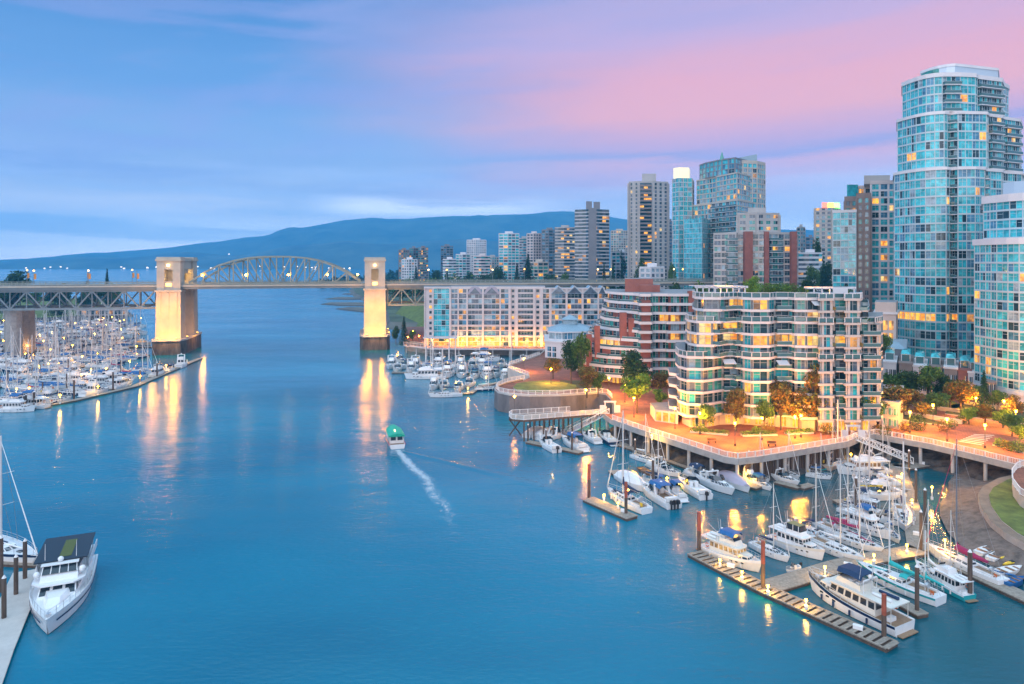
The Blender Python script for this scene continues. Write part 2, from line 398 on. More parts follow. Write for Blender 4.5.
# front line of the solid ground, a few metres in behind the piled edge
def inset(path, dist):
    out = []
    for i, p in enumerate(path):
        a = Vector(path[max(0, i-1)]); c = Vector(path[min(len(path)-1, i+1)]); d = (c-a).normalized()
        out.append((p[0]-d.y*dist, p[1]+d.x*dist))
    return out
solid = inset(promA, 4.6)
def clean_path(path):
    """drop points that fold back on themselves at tight bends"""
    out = [path[0]]
    for i in range(1, len(path)):
        d0 = Vector(promA[i])-Vector(promA[i-1]); d1 = Vector(path[i])-Vector(out[-1])
        if d0.dot(d1) > .5: out.append(path[i])
    return out
shoreline = [D2(404, 344, 4), D2(430, 347.5, 4), D2(560, 348.5, 4), D2(572, 351, 4), D2(584, 350, 4)]
park_front = [D2(524, 380), D2(507, 383.5), D2(498, 387), D2(495.5, 390), D2(499, 393), D2(510, 395.3), D2(530, 396.3), D2(560, 396), D2(598, 393.5), D2(607, 395), D2(612, 400)]
plaza_front = [D2(548, 349, 4.6), D2(540, 356, 4.8), D2(510, 366), D2(509, 369), D2(530, 377)]
groundpoly = [D2(404, 332, 4), *[ (x, y+7) for x, y in shoreline[:3]], *plaza_front, *park_front, *[p for p in clean_path(solid)], (160, 110), (420, 150), (620, 420), (420, 430), (60, 425), (-60, 400)]
from mathutils.geometry import tessellate_polygon
b = MB(); b.prism(groundpoly, -1.2, ZP-.06, conc, brick_pave, cap=False)
b.add([(x, y, ZP-.06) for x, y in groundpoly], [t_ for t_ in tessellate_polygon([[Vector((x, y, 0)) for x, y in groundpoly]])], brick_pave); struct(b.build('ground'))
# town ground rising behind (hidden streets, planted slopes)
b = MB(); b.prism([(30, 240), (60, 226), (130, 232), (230, 205), (520, 300), (620, 420), (420, 430), (60, 420), (20, 330)], ZP-.05, 9.5, soil_m, road_m, top=[(45, 262), (70, 250), (140, 250), (235, 232), (500, 310), (600, 415), (420, 425), (70, 418), (35, 330)])
struct(b.build('town_terrace'))
b = MB(); b.prism([(-60, 430), (430, 440), (900, 700), (900, 1500), (-120, 1300), (-90, 520)], 0, 13, grass_m, soil_m, top=[(-50, 470), (420, 480), (850, 720), (850, 1450), (-100, 1250), (-80, 540)])
struct(b.build('hillside'))
# riprap slope under the promenade
def bank(name, outer, inner, z0, z1, m, n=5, amp=.5):
    bb = MB(); rows = []
    for i, (o, q) in enumerate(zip(outer, inner)):
        rows.append([(o[0]+(q[0]-o[0])*k/n, o[1]+(q[1]-o[1])*k/n, z0+(z1-z0)*(k/n)+ (amp*mnoise.noise(Vector((o[0]*.7+k*1.3, o[1]*.7, k*.9))) if 0 < k < n else 0)) for k in range(n+1)])
    bb.loft(rows, m, smooth=False); return struct(bb.build(name))
def dense(path, step=2.0):
    out = []
    for a, c in zip(path, path[1:]):
        a, c = Vector(a), Vector(c); k = max(1, int((c-a).length/step))
        out += [tuple(a+(c-a)*i/k) for i in range(k)]
    return out+[tuple(path[-1])]
dp = dense(promA); n_ = len(dp)
bank('riprap_bank', inset(dp, -.6), inset(dp, 5.2), -.5, 4.2, rock_m, 7, .9)
# gravel foreshore and the round lawn at the right
fore = [D2(958, 470, .2), D2(946, 482, .1), D2(945, 508, .05), D2(962, 528, .05), D2(986, 545, .05), D2(1024, 558, .05), D2(1100, 580, .05)]
lawn_out = [D2(1060, 468, 3), D2(1024, 472, 3), D2(998, 478, 3), D2(983, 486, 3), D2(978, 494, 3), D2(980, 505, 3), D2(990, 520, 3), D2(1006, 533, 3), D2(1024, 543, 3), D2(1060, 556, 3), D2(1120, 570, 3)]
b = MB(); b.prism([*fore, (120, 78), (150, 118), (96, 120)], -.6, .35, mud_m, mud_m, top=[*[(x+.9, y+.3) for x, y in fore], (120, 79), (150, 118), (97, 121)]); struct(b.build('gravel_foreshore'))
fi = inset(dense(lawn_out, 3), 3.2)
dl = dense(lawn_out, 3)
bank('gravel_slope', inset(dl, -5.5), inset(dl, .1), .36, 2.0, mud_m, 4, .35)
b = MB(); b.prism([*lawn_out, (150, 95), (150, 122)], .2, 3.0, conc, mat('path_paving', (.24, .17, .12), .85, var=.2, scale=.6)); struct(b.build('lawn_path'))
l2 = inset(lawn_out, 1.5)
b = MB(); b.prism([*l2, (150, 99), (150, 121)], 2.9, 3.12, conc_l, grass_m); struct(b.build('lawn'))

# ---- promenade deck on piles, white balustrade
pd_ = clean_path(inset(promA, 5.4))
b = MB(); poly = [*promA, *reversed(pd_)]
top_m = brick_pave
b.prism(poly, ZP-.55, ZP, conc, top_m)
fa = inset(promA, -.12)
for a, c in zip(fa, fa[1:]): b.beam((a[0], a[1], ZP-.42), (c[0], c[1], ZP-.42), .18, 1.15, conc)
prom = struct(b.build('promenade'))
def at_len(path, step, off=0):
    out = []; rem = off
    for a, c in zip(path, path[1:]):
        a, c = Vector(a), Vector(c); L = (c-a).length; s_ = rem
        while s_ < L: out.append((a+(c-a)*s_/L, (c-a).normalized())); s_ += step
        rem = s_-L
    return out
def balustrade(name, path, z, label, h=1.15, m=white, post=2.0, bal=.28, group=None):
    q = MB()
    for a, c in zip(path, path[1:]):
        for zz, w in ((h, .13), (.16, .09)): q.beam((a[0], a[1], z+zz), (c[0], c[1], z+zz), w, .09, m)
    for p, d in at_len(path, post): q.box((p.x, p.y, z), (.16, .16, h+.06), m, math.atan2(d.y, d.x))
    for p, d in at_len(path, bal, .1): q.box((p.x, p.y, z+.18), (.05, .05, h-.2), m, math.atan2(d.y, d.x))
    return tag(q.build(name, None, (path[0][0], path[0][1], z)), label, 'railing', group)
balustrade('balustrade', inset(promA[1:], .15), ZP, 'long white balustrade along the brick promenade above the boat moorings')
k_ = 0
for p, d in at_len(promA, 6.2, 1.0):
    for dep, h0 in ((.5, -.9), (4.4, -.9)):
        if dep > 1 and k_ % 2: continue
        b = MB(); x, y = p.x-d.y*dep, p.y+d.x*dep
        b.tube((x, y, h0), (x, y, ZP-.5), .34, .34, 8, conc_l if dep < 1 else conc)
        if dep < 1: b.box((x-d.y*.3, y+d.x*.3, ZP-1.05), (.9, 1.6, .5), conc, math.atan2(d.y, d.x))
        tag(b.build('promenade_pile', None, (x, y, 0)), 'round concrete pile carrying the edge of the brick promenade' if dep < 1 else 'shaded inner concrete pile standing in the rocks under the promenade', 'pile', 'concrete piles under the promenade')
    k_ += 1
# timber sheet wall behind the piles near the bend of the promenade
b = MB(); w0 = [D2(752, 458.5), D2(850, 441.5)]
for p, d in at_len(w0, .62): b.box((p.x-d.y*1.3, p.y+d.x*1.3, -.6), (.42, .3, ZP-.2), pile_w if rnd.random() < .6 else conc, math.atan2(d.y, d.x))
tag(b.build('timber_bulkhead'), 'wall of upright timber planks below the promenade bend behind moored boats', 'bulkhead')

# ---- round park with its seawall, lawn and rail
w_sea = mat('stained_seawall', (.17, .15, .145), .85, var=.35, scale=.3, bump=.2, stretch=(1, 1, .4))
b = MB(); pf_ = park_front
b2_ = inset(pf_, -.35)
for a, c in zip(b2_, b2_[1:]):
    a3, c3 = Vector((a[0], a[1], -1)), Vector((c[0], c[1], -1))
    b.obox(a3, c3-a3, Vector((0, .5, 0)), Vector((0, 0, 6.4)), w_sea)
    b.obox(a3+Vector((0, -.12, 6.0)), c3-a3, Vector((0, .7, 0)), Vector((0, 0, .45)), conc_l)
tag(b.build('seawall'), 'curved grey concrete seawall round the small grass park', 'seawall')
balustrade('balustrade', [(x, y) for x, y in inset(pf_, .1)], ZP+.4, 'white railing curving on top of the seawall round the grass park')
gp = [D2(513, 388), D2(518, 391.5), D2(535, 393), D2(560, 392), D2(577, 389), D2(576, 385.5), D2(560, 382.5), D2(545, 381), D2(530, 382), D2(517, 384)]
b = MB(); b.prism(gp, ZP-.1, ZP+.22, conc_l, grass_m); struct(b.build('park_lawn'))
# timber viewing pier in front of the park
pier = [D2(512, 414.5), D2(509, 416.5), D2(512, 419), D2(524, 420), D2(560, 417), D2(603, 413.5), D2(607, 409.5), D2(570, 411), D2(530, 413.5)]
b = MB(); b.prism(pier, ZP-.5, ZP-.05, pile_w, wood)
pr = thing('viewing_pier', 'timber viewing pier with white rails reaching out beside the grass park', 'pier', (pier[0][0], pier[0][1], 0))
b.build('deck', pr)
q = MB()
for i in range(26):
    k = i/25; a = Vector(pier[3]).lerp(Vector(pier[5]), k); c = Vector(pier[8]).lerp(Vector(pier[7]), k)
    for p in ((a, c) if i % 3 == 0 else ()): q = MB(); q.tube((p.x, p.y, -1), (p.x, p.y, ZP-.4), .22, .2, 6, pile_w); q.build('pile', pr)
q = MB()
for i in (0, 1): q.beam((pier[1][0]+i*3, pier[1][1], .4), (pier[1][0]+3-i*3, pier[1][1]+1, 4.2), .25, .25, pile_w)
q.build('cross_brace', pr)
balustrade('balustrade', pier[0:6], ZP-.05, 'white railing on the water side of the viewing pier')
balustrade('balustrade', [pier[0], pier[8], pier[7]], ZP-.05, 'white railing on the park side of the viewing pier')
# plaza edge wall beside the small marina
b = MB()
for a, c in zip(plaza_front, plaza_front[1:]):
    a3, c3 = Vector((a[0], a[1], -1)), Vector((c[0], c[1], -1))
    b.obox(a3, c3-a3, Vector((-.4, -.2, 0)), Vector((0, 0, 6.4)), conc_l)
tag(b.build('plaza_wall'), 'low pale wall edging the lamp-lit plaza beside the small marina', 'wall')
balustrade('balustrade', [(x-.2, y-.3) for x, y in plaza_front[1:]], ZP+.4, 'white railing on the plaza wall beside the small marina')

# ================================================================== THE BRIDGE
br_c = mat('bridge_concrete', (.50, .44, .36), .85, var=.12, scale=.25, bump=.1)
br_s = mat('bridge_steel', (.20, .24, .26), .55, var=.12, scale=.3)  # darker steel: shade on the left approach put into its colour
br_p = mat('bridge_steel_pale', (.25, .275, .24), .55, var=.1, scale=.3)
amber = mat('amber_lamp', (1, .6, .2), .4, emit=(1, .46, .05), estr=7)
amber_s = mat('amber_lamp_small', (1, .6, .2), .4, emit=(1, .45, .06), estr=6)
warmw = mat('warm_lamp', (1, .8, .5), .4, emit=(1, .66, .25), estr=6)
AX = Vector((1, .2, 0)).normalized(); AY = Vector((-AX.y, AX.x, 0)); B0 = Vector((-157, 322, 0)); ZD = 31.4; BW = 23.0
def BR(u, v, z): return B0+AX*u+AY*v+Vector((0, 0, z))
bridge = thing('arch_bridge', 'long steel truss bridge with two concrete gateway towers across the channel', 'bridge', BR(0, 0, 0))
UR = 92.2
w_foot = mat('tide_stained_stone', (.10, .085, .07), .85, var=.6, scale=.5, bump=.4, bscale=1.5, stretch=(1, 1, .3))
def btower(u0, wid):
    """a pair of pylons joined by a gallery over the road"""
    q = MB(); h = wid/2
    for v in (0.0, BW+1.0):
        def ringat(z, hw, hd): return [BR(u0-hw, v-hd, z), BR(u0+hw, v-hd, z), BR(u0+hw, v+hd, z), BR(u0-hw, v+hd, z)]
        prof = [(7.0, h*1.06, 4.3), (8.5, h*1.04, 4.2), (24, h, 4.0), (29.0, h*.99, 3.9)]
        q.loft([ringat(*p) for p in prof], br_c, closed=True, smooth=False)
        # the upper stage with a niche cut through it
        for (ua, ub) in ((-h*.96, -h*.34), (h*.34, h*.96)):
            q.obox(BR(u0+ua, v-3.6, 29.0), AX*(ub-ua), AY*7.2, Vector((0, 0, 13.4)), br_c)
        q.obox(BR(u0-h*.34, v-3.3, 29.0), AX*h*.68, AY*6.6, Vector((0, 0, 4.2)), br_c)
        q.obox(BR(u0-h*.34, v-3.4, 38.6), AX*h*.68, AY*6.8, Vector((0, 0, 3.8)), br_c)
        q.obox(BR(u0-h*.34, v+1.2, 33.2), AX*h*.68, AY*1.4, Vector((0, 0, 5.4)), br_c)
        q.obox(BR(u0-h*1.05, v-4.2, 42.4), AX*h*2.1, AY*8.4, Vector((0, 0, 1.0)), br_c)
        q.obox(BR(u0-h*.98, v-3.8, 43.4), AX*h*1.96, AY*7.6, Vector((0, 0, .9)), br_c)
        q.obox(BR(u0-h*1.1, v-4.5, 28.4), AX*h*2.2, AY*9.0, Vector((0, 0, .8)), br_c)
        for s_ in (-.66, 0, .66): q.obox(BR(u0+s_*h-.35, v-4.25, 8), AX*.7, AY*.4, Vector((0, 0, 20)), br_c)
    q.obox(BR(u0-h*.8, 4.2, 38.4), AX*h*1.6, AY*(BW-7.4), Vector((0, 0, 4.0)), br_c)
    q.obox(BR(u0-h*.85, 4.2, 42.4), AX*h*1.7, AY*(BW-7.4), Vector((0, 0, 1.4)), br_c)
    for k in range(5): q.obox(BR(u0+h*.8, 6.5+k*2.6, 36.6), AX*.5, AY*.8, Vector((0, 0, 2.2)), br_c)
    t_ = q.build('tower', bridge)
    q = MB()
    pl = [BR(u0-h*1.12, -6.6, 0), BR(u0+h*1.12, -6.6, 0), BR(u0+h*1.42, -2, 0), BR(u0+h*1.42, BW+3, 0), BR(u0+h*1.12, BW+7, 0), BR(u0-h*1.12, BW+7, 0), BR(u0-h*1.42, BW+3, 0), BR(u0-h*1.42, -2, 0)]
    q.prism([(p.x, p.y) for p in pl], -2, 6.3, w_foot, rock_m); c = BR(u0, BW/2, 0)
    q.prism([(c.x+(p.x-c.x)*1.03, c.y+(p.y-c.y)*1.03) for p in pl], 6.25, 7.0, conc_l)
    q.build('footing', bridge)
    # lit gallery opening and lamps
    q = MB(); q.obox(BR(u0-h*.22, -3.42, 31.0), AX*h*.44, AY*.12, Vector((0, 0, 1.3)), amber); q.build('lit_panel', bridge)
    q = MB(); q.obox(BR(u0-.5, -4.5, 40.0), AX*1.0, AY*.8, Vector((0, 0, 1.0)), warmw); q.build('tower_lamp', bridge)
    # flood lamps round the foot wash the faces
    for (uu, vv) in ((-h*.75, -6.3), (h*.75, -6.3), (h*1.32, 1), (h*1.32, BW-3)):
        q = MB(); p = BR(u0+uu, vv, 7.0); q.box(p, (.9, .6, .6), conc, .2); q.box(p+Vector((0, 0, .6)), (.8, .5, .12), amber, .2); q.build('floodlight', bridge)
    for (uu, vv, e) in ((-h*.5, -8.6, 1), (h*.6, -8.6, 1), (h*2.2, BW*.5, 1.6)):
        point_light('flood_glow', BR(u0+uu, vv, 9.0), 1500*e, (1, .38, .01), .5, bridge)
    for uu in (-h*.9, h*.9): point_light('wall_wash', BR(u0+uu, -12, 20.0), 4600, (1, .37, .015), 1.0, bridge)
    point_light('gallery_glow', BR(u0, BW/2, 36.0), 3200, (1, .55, .06), .5, bridge)
    point_light('niche_glow', BR(u0, -2.4, 35.5), 160, (1, .62, .16), .3, bridge)
    return u0
btower(0, 10.4); btower(UR, 10.0)
# deck
q = MB(); U0, U1 = -190, 330
q.obox(BR(U0, -1.5, ZD-1.9), AX*(U1-U0), AY*(BW+4), Vector((0, 0, 1.5)), br_s)
q.obox(BR(U0, -2.3, ZD-.75), AX*(U1-U0), AY*1.4, Vector((0, 0, .7)), br_c)
q.obox(BR(U0, BW+2.2, ZD-.75), AX*(U1-U0), AY*1.4, Vector((0, 0, .7)), conc_l)
q.build('deck', bridge)
q = MB(); q.obox(BR(U0, -.7, ZD-.398), AX*(U1-U0), AY*(BW+2.4), Vector((0, 0, .15)), road_m); q.build('roadway', bridge)
q = MB()
for v in (-2.1, BW+3.4):
    q.beam(BR(U0, v, ZD+1.2), BR(U1, v, ZD+1.2), .2, .18, br_p)
    for k in range(int((U1-U0)/2.4)): q.box(BR(U0+k*2.4, v, ZD-.05), (.22, .22, 1.25), br_p)
    q.beam(BR(U0, v, ZD+.5), BR(U1, v, ZD+.5), .12, .5, br_p)
q.build('railing', bridge)
# through arch truss of the main span
ua, ub = 8.0, UR-7.0; NPN = 12
def archz(k): s_ = abs(2*k/NPN-1); return ZD+1.0+12.2*(1-max(0, s_)**2.6)
for v in (-.4, BW+1.4):
    q = MB()
    for k in range(NPN):
        A, C = ua+(ub-ua)*k/NPN, ua+(ub-ua)*(k+1)/NPN
        q.beam(BR(A, v, archz(k)), BR(C, v, archz(k+1)), .8, .8, br_p)
        if 0 < k: q.beam(BR(A, v, ZD), BR(A, v, archz(k)), .5, .5, br_p)
        if 0 < k < NPN-1:
            if k < NPN/2: q.beam(BR(A, v, archz(k)), BR(C, v, ZD+.3), .45, .5, br_p)
            else: q.beam(BR(A, v, ZD+.3), BR(C, v, archz(k+1)), .45, .5, br_p)
    q.beam(BR(ua, v, ZD+.2), BR(ub, v, ZD+.2), .7, .9, br_p)
    q.build('arch_truss', bridge)
q = MB()
for k in range(2, NPN-1):
    A = ua+(ub-ua)*k/NPN; q.beam(BR(A, -.4, archz(k)), BR(A, BW+1.4, archz(k)), .5, .5, br_p)
    if k < NPN-2:
        C = ua+(ub-ua)*(k+1)/NPN
        q.beam(BR(A, -.4, archz(k)), BR(C, BW+1.4, archz(k+1)), .3, .3, br_p); q.beam(BR(C, -.4, archz(k+1)), BR(A, BW+1.4, archz(k)), .3, .3, br_p)
q.build('top_bracing', bridge)
# deck trusses of the approaches
def deck_truss(ua, n, pan, zb, m, first):
    for v in (0.0, BW+1.0):
        q = MB()
        for k in range(n):
            A = ua+k*pan; C = A+pan; M_ = A+pan/2
            q.beam(BR(A, v, ZD-2.4), BR(C, v, ZD-2.4), .7, 1.0, m); q.beam(BR(A, v, zb), BR(C, v, zb), .8, 1.0, m)
            if (k+first) % 2 == 0: q.beam(BR(A, v, ZD-2.4), BR(C, v, zb), .55, .6, m)
            else: q.beam(BR(A, v, zb), BR(C, v, ZD-2.4), .55, .6, m)
            q.beam(BR(A, v, zb), BR(A, v, ZD-2.4), .4, .4, m)
        q.build('deck_truss', bridge)
    q = MB()
    for k in range(n+1): q.beam(BR(ua+k*pan, 0, zb), BR(ua+k*pan, BW+1, zb), .5, .6, m)
    q.build('floor_beam_row', bridge)
deck_truss(-6.5-6.6*28, 28, 6.6, 21.0, br_s, 0)
deck_truss(UR+6.2, 12, 6.6, 21.0, br_p, 1)
for uu in (-67, -160, UR+84, UR+150):
    for v in (5.5, BW-6):
        q = MB(); p = BR(uu, v, 0); q.prism([(p.x+math.cos(w)*3.9*(1 if abs(math.cos(w)) > .9 else .9), p.y+math.sin(w)*3.6) for w in [i*math.pi/5 for i in range(10)]], -2, 20.4, conc); q.build('pier', bridge)
# road lamps and banner posts on the bridge
banner_o = mat('orange_banner', (.65, .26, .05), .7); 
sodb = mat('bridge_globe', (1, .6, .2), .4, emit=(1, .42, .02), estr=70)
proto = None
for k, (u, v) in enumerate([(-56, -1.2), (-34, -1.2), (-14, -1.2), (-84, -1.2), (-70, BW+2), (-44, BW+2), (-24, BW+2), (118, -1.2), (127, -1.2), (150, -1.2), (172, BW+2), (205, -1.2), (212, -1.2), (247, -1.2), (252, -1.2), (270, -1.2), (14, -1.2), (33, -1.2), (52, -1.2), (70, -1.2), (84, -1.2)]):
    p = BR(u, v, ZD-.05); kind = k % 3 if k < 7 else 1
    t_ = thing('bridge_lamp', '', 'street lamp', p, 'lamp posts along the bridge deck')
    q = MB(); q.tube(p, p+Vector((0, 0, (7.0 if kind else 6) if k < 16 else 4.4)), .14, .09, 6, br_s); q.build('pole', t_)
    if kind != 2 or k > 6:
        q = MB(); q.ball(p+Vector((0, 0, 6.8 if k < 16 else 4.6)), .36 if k < 16 else .42, warmw if k % 2 and k < 16 else sodb if k >= 16 else amber_s, 8, 6); q.build('lamp', t_)
    if k < 7:
        q = MB(); q.obox(p+Vector((.1, 0, 3.0)), AX*.9, AY*.05, Vector((0, 0, 2.4)), banner_o); q.build('banner', t_)
    where = 'left of the gateway tower' if k < 7 else 'behind the pale waterfront block'
    t_['label'] = ('near-side' if v < 0 else 'far-side')+(' bridge lamp post with an orange banner on the approach with boats below' if k < 7 else ' lamp post on the bridge deck beyond the arch span' if k < 16 else ' lamp post on the bridge deck inside the arch span')

# ---- the blue evening air over the bay
hz = bpy.data.materials.new('evening_haze'); hz.use_nodes = True; t = hz.node_tree; t.nodes.clear()
pv = t.nodes.new('ShaderNodeVolumePrincipled'); pv.inputs['Color'].default_value = (.10, .55, 1.0, 1); pv.inputs['Density'].default_value = 1.6e-4
mo = t.nodes.new('ShaderNodeOutputMaterial'); t.links.new(pv.outputs[0], mo.inputs['Volume'])
b = MB(); b.add([(x, y, z) for z in (-3, 640) for x, y in ((-11000, -70), (11000, -70), (11000, 9000), (-11000, 9000))], [(3, 2, 1, 0), (4, 5, 6, 7), (0, 1, 5, 4), (1, 2, 6, 5), (2, 3, 7, 6), (3, 0, 4, 7)], hz)
struct(b.build('haze'), 'stuff')

# inner drum of the round lawn with its white railing
dr = [D2(1060, 470, 3.1), D2(1030, 474, 3.1), D2(1017, 479, 3.1), D2(1012, 486, 3.1), D2(1013, 496, 3.1), D2(1020, 506, 3.1), D2(1032, 514, 3.1), D2(1060, 520, 3.1)]
b = MB(); b.prism([*dr, (140, 108), (140, 116)], 2.8, 4.9, conc_l, brick_pave); tag(b.build('terrace_wall', None, (dr[3][0], dr[3][1], 3)), 'curved pale retaining wall inside the round lawn at the picture edge', 'wall')
balustrade('balustrade', dr, 4.9, 'white railing on the curved wall inside the round lawn')
# ================================================================== BUILDINGS
g_teal = glassmat('teal_glass', (.035, .35, .42)); g_aqua = glassmat('aqua_glass', (.07, .48, .54)); g_blue = glassmat('blue_glass', (.07, .22, .34))
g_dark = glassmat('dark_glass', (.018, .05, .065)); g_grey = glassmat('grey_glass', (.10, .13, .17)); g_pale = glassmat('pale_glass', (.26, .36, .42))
g_green = glassmat('green_glass', (.05, .26, .23))
lit1 = litmat('lamp_lit_room', (.60, .16, .012), (1, .50, .05), 1.15, .7)
lit2 = litmat('dim_lit_room', (.16, .06, .02), (1, .42, .08), .7, .6)
litw = litmat('white_lit_room', (.5, .28, .08), (1, .70, .25), .95, .6)
w_white = mat('white_render', (.66, .64, .66), .7, var=.06, scale=.15)
w_mull = mat('pale_mullion', (.46, .56, .60), .5)
w_pink = mat('pale_pink_render', (.62, .54, .53), .8, var=.08, scale=.15)
w_beige = mat('beige_render', (.56, .48, .44), .8, var=.1, scale=.15)
w_tan = mat('tan_panel', (.52, .46, .40), .8, var=.08, scale=.15)
w_grey = mat('grey_concrete', (.43, .41, .40), .85, var=.12, scale=.1)
w_dgrey = mat('dark_grey_concrete', (.22, .22, .24), .85, var=.12, scale=.1)
w_brown = mat('brown_brick', (.25, .19, .17), .85, var=.15, scale=.3)
w_red = mat('red_brick', (.30, .105, .08), .85, var=.2, scale=.4, bump=.1)
w_frame = mat('grey_window_frame', (.34, .36, .37), .5)
w_core = mat('room_shadow', (.03, .035, .04), .8)
w_roof = mat('roof_gravel', (.25, .25, .26), .9, var=.2, scale=.3)
rail_g = mat('balcony_glass', (.07, .15, .16), .08, spec=.8)
slate_blue = mat('blue_metal_roof', (.25, .36, .44), .45, var=.08)

def ccw(poly):
    a = sum(p[0]*q[1]-q[0]*p[1] for p, q in zip(poly, poly[1:]+poly[:1]))
    return list(poly) if a > 0 else list(reversed(poly))
def offset(poly, d):
    n = len(poly); out = []
    for i in range(n):
        p0, p, p1 = Vector(poly[i-1]), Vector(poly[i]), Vector(poly[(i+1) % n])
        a = (p-p0).normalized(); c = (p1-p).normalized(); na = Vector((a.y, -a.x)); nc = Vector((c.y, -c.x)); b_ = na+nc
        if b_.length < .2: b_ = na
        b_.normalize(); k = d/max(.45, b_.dot(na)); out.append(tuple(p+b_*k))
    return out
class Bld:
    """one building: an Empty with walls, windows, balconies and roof as parts"""
    def __init__(s, name, label, cat, at, group=None, seed=1):
        s.t = thing(name, label, cat, at, group); s.wins = []; s.bals = []; s.rg = random.Random(seed)
        s.wall = MB(); s.extra = []
    def pane(s, a, c, z0, z1, n, gm, fm, nm=1, out=.02, proud=.06):
        """glazing between a and c on a wall with outward normal n; fm = frame"""
        q = MB(); a, c = Vector((a[0], a[1], z0)), Vector((c[0], c[1], z0)); n3 = Vector((n[0], n[1], 0)); up = Vector((0, 0, z1-z0)); L = (c-a).length
        ms = gm if isinstance(gm, (list, tuple)) else [gm]*nm; d = (c-a)/nm
        for i in range(nm):
            j0, j1 = s.rg.uniform(.03, .07), s.rg.uniform(-.012, .012); o_ = a+d*i+n3*out; k1 = n3*s.rg.uniform(-.02, .02)
            q.add([o_+n3*j0, o_+d+n3*j0+k1, o_+d+up+n3*(j0+j1)+k1, o_+up+n3*(j0+j1), o_, o_+d, o_+d+up, o_+up], [(0, 1, 2, 3), (4, 0, 3, 7), (1, 5, 6, 2), (3, 2, 6, 7), (4, 5, 1, 0)], ms[i % len(ms)])
            if i and fm: q.obox(a+d*i-d.normalized()*.05+n3*(out+.01), d.normalized()*.1, n3*proud, up, fm)
        if fm and L > 1.2: q.obox(a+n3*(out+.012)+up*.62, c-a, n3*(proud-.015), Vector((0, 0, .07)), fm)
        mid = (a+c)/2; d_ = max(20, mid.y); s.wins.append((L*(z1-z0)/d_/d_, q))
    def ring(s, poly, z0, z1, d, m): s.wall.prism(offset(poly, d), z0, z1, m)
    def body(s, poly, z0, z1, m, roof=None): s.wall.prism(poly, z0, z1, m, roof or w_roof)
    def facade(s, poly, z0, nf, fh, band=.8, bd=.28, bm=None, bay=3.0, pier=.3, pm=None, glass=((None,), (1,)), lit=.05, nm=2, fm=w_mull, balc=(), rows=None, skip=(), cam_only=True, core=None, litrow=()):
        """balc: edge indices with balconies; litrow: floors where most rooms are lit"""
        poly = ccw(poly); n = len(poly); core = core or w_core
        s.body(poly, z0, z0+nf*fh, core)
        for f in range(nf):
            s.ring(poly, z0+f*fh, z0+f*fh+band, bd, bm)
        for i in range(n):
            a, c = Vector(poly[i]), Vector(poly[(i+1) % n]); L = (c-a).length
            if L < .5: continue
            d = (c-a)/L; nn = Vector((d.y, -d.x)); mid = (a+c)/2
            face = nn.dot(-mid.normalized())
            if cam_only and face < -.35: continue
            nb = max(1, round(L/bay)); w = L/nb; run = None
            for k in range(nb+1):
                p = a+d*(k*w)
                if pm and pier: s.wall.obox(Vector((p.x, p.y, z0))-Vector((d.x, d.y, 0))*pier/2, Vector((d.x, d.y, 0))*pier, Vector((nn.x, nn.y, 0))*(bd*.8), Vector((0, 0, nf*fh)), pm)
            for f in range(nf):
                for k in range(nb):
                    pr = .75 if f in litrow else lit
                    if s.rg.random() < pr: gm = [s.rg.choices((lit1, lit2, litw), (5, 3, 2))[0] for _ in range(nm)]
                    else:
                        base = s.rg.choices(glass[0], glass[1])[0] if not (balc != 'all' and i in balc) or s.rg.random() < .25 else g_dark  # mostly dark glass behind balconies paints in their recess shade
                        gm = [base if s.rg.random() < .6 else s.rg.choices(glass[0], glass[1])[0] for _ in range(nm)]
                    p0 = a+d*(k*w+pier*.45); p1 = a+d*((k+1)*w-pier*.45)
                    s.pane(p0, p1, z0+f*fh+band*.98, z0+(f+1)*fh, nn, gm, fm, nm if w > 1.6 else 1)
            if i in balc or (balc == 'all'):
                for f in range(nf): s.balcony(a+d*.15, c-d*.15, nn, z0+f*fh)
        return poly
    def balcony(s, a, c, n, z, out=1.5, sm=None, rm=None, h=1.05):
        q = MB(); a3, c3, n3 = Vector((a[0], a[1], z)), Vector((c[0], c[1], z)), Vector((n[0], n[1], 0))
        sm = sm or w_white; rm = rm or rail_g; d = (c3-a3).normalized()
        q.obox(a3+n3*.29, c3-a3, n3*(out-.29), Vector((0, 0, .25)), sm)
        u = Vector((0, 0, h))
        q.obox(a3+n3*(out-.1)+Vector((0, 0, .27)), c3-a3, n3*.04, u*.85, rm)
        q.obox(a3+n3*(out-.13)+Vector((0, 0, .26+h*.85)), c3-a3, n3*.1, Vector((0, 0, .08)), w_mull)
        for e in (a3, c3-d*.04): q.obox(e+n3*.3+Vector((0, 0, .27)), d*.04, n3*(out-.42), u*.85, rm)
        s.bals.append((((c3-a3).length)/max(20, a3.y), q))
    def done(s, nwin=90, nbal=60):
        if s.wall.f: s.wall.build('wall', s.t)
        for lst, nm, mx, rest in ((s.wins, 'window', nwin, 'window_rows'), (s.bals, 'balcony', nbal, 'balcony_rows')):
            lst.sort(key=lambda e: -e[0])
            if len(lst) > mx+5:
                big, small = lst[:mx], lst[mx:]
            else: big, small = lst, []
            for _, q in big: q.build(nm, s.t)
            if small:
                r_ = MB()
                for _, q in small: r_.merge(q)
                o = r_.build(rest, s.t); o['kind'] = 'stuff'
        for nm, q in s.extra: q.build(nm, s.t)
        return s.t
    def part(s, nm):
        q = MB(); s.extra.append((nm, q)); return q
def pts(*l): return [((px-CX)*d/F, d) for px, d in l]
def arc(px0, d0, px1, d1, bulge, n=6):
    """points from one place to another on a curve bulging toward the camera"""
    out = []
    for i in range(n+1):
        k = i/n; d = d0+(d1-d0)*k-bulge*math.sin(math.pi*k); out.append((px0+(px1-px0)*k, d))
    return out

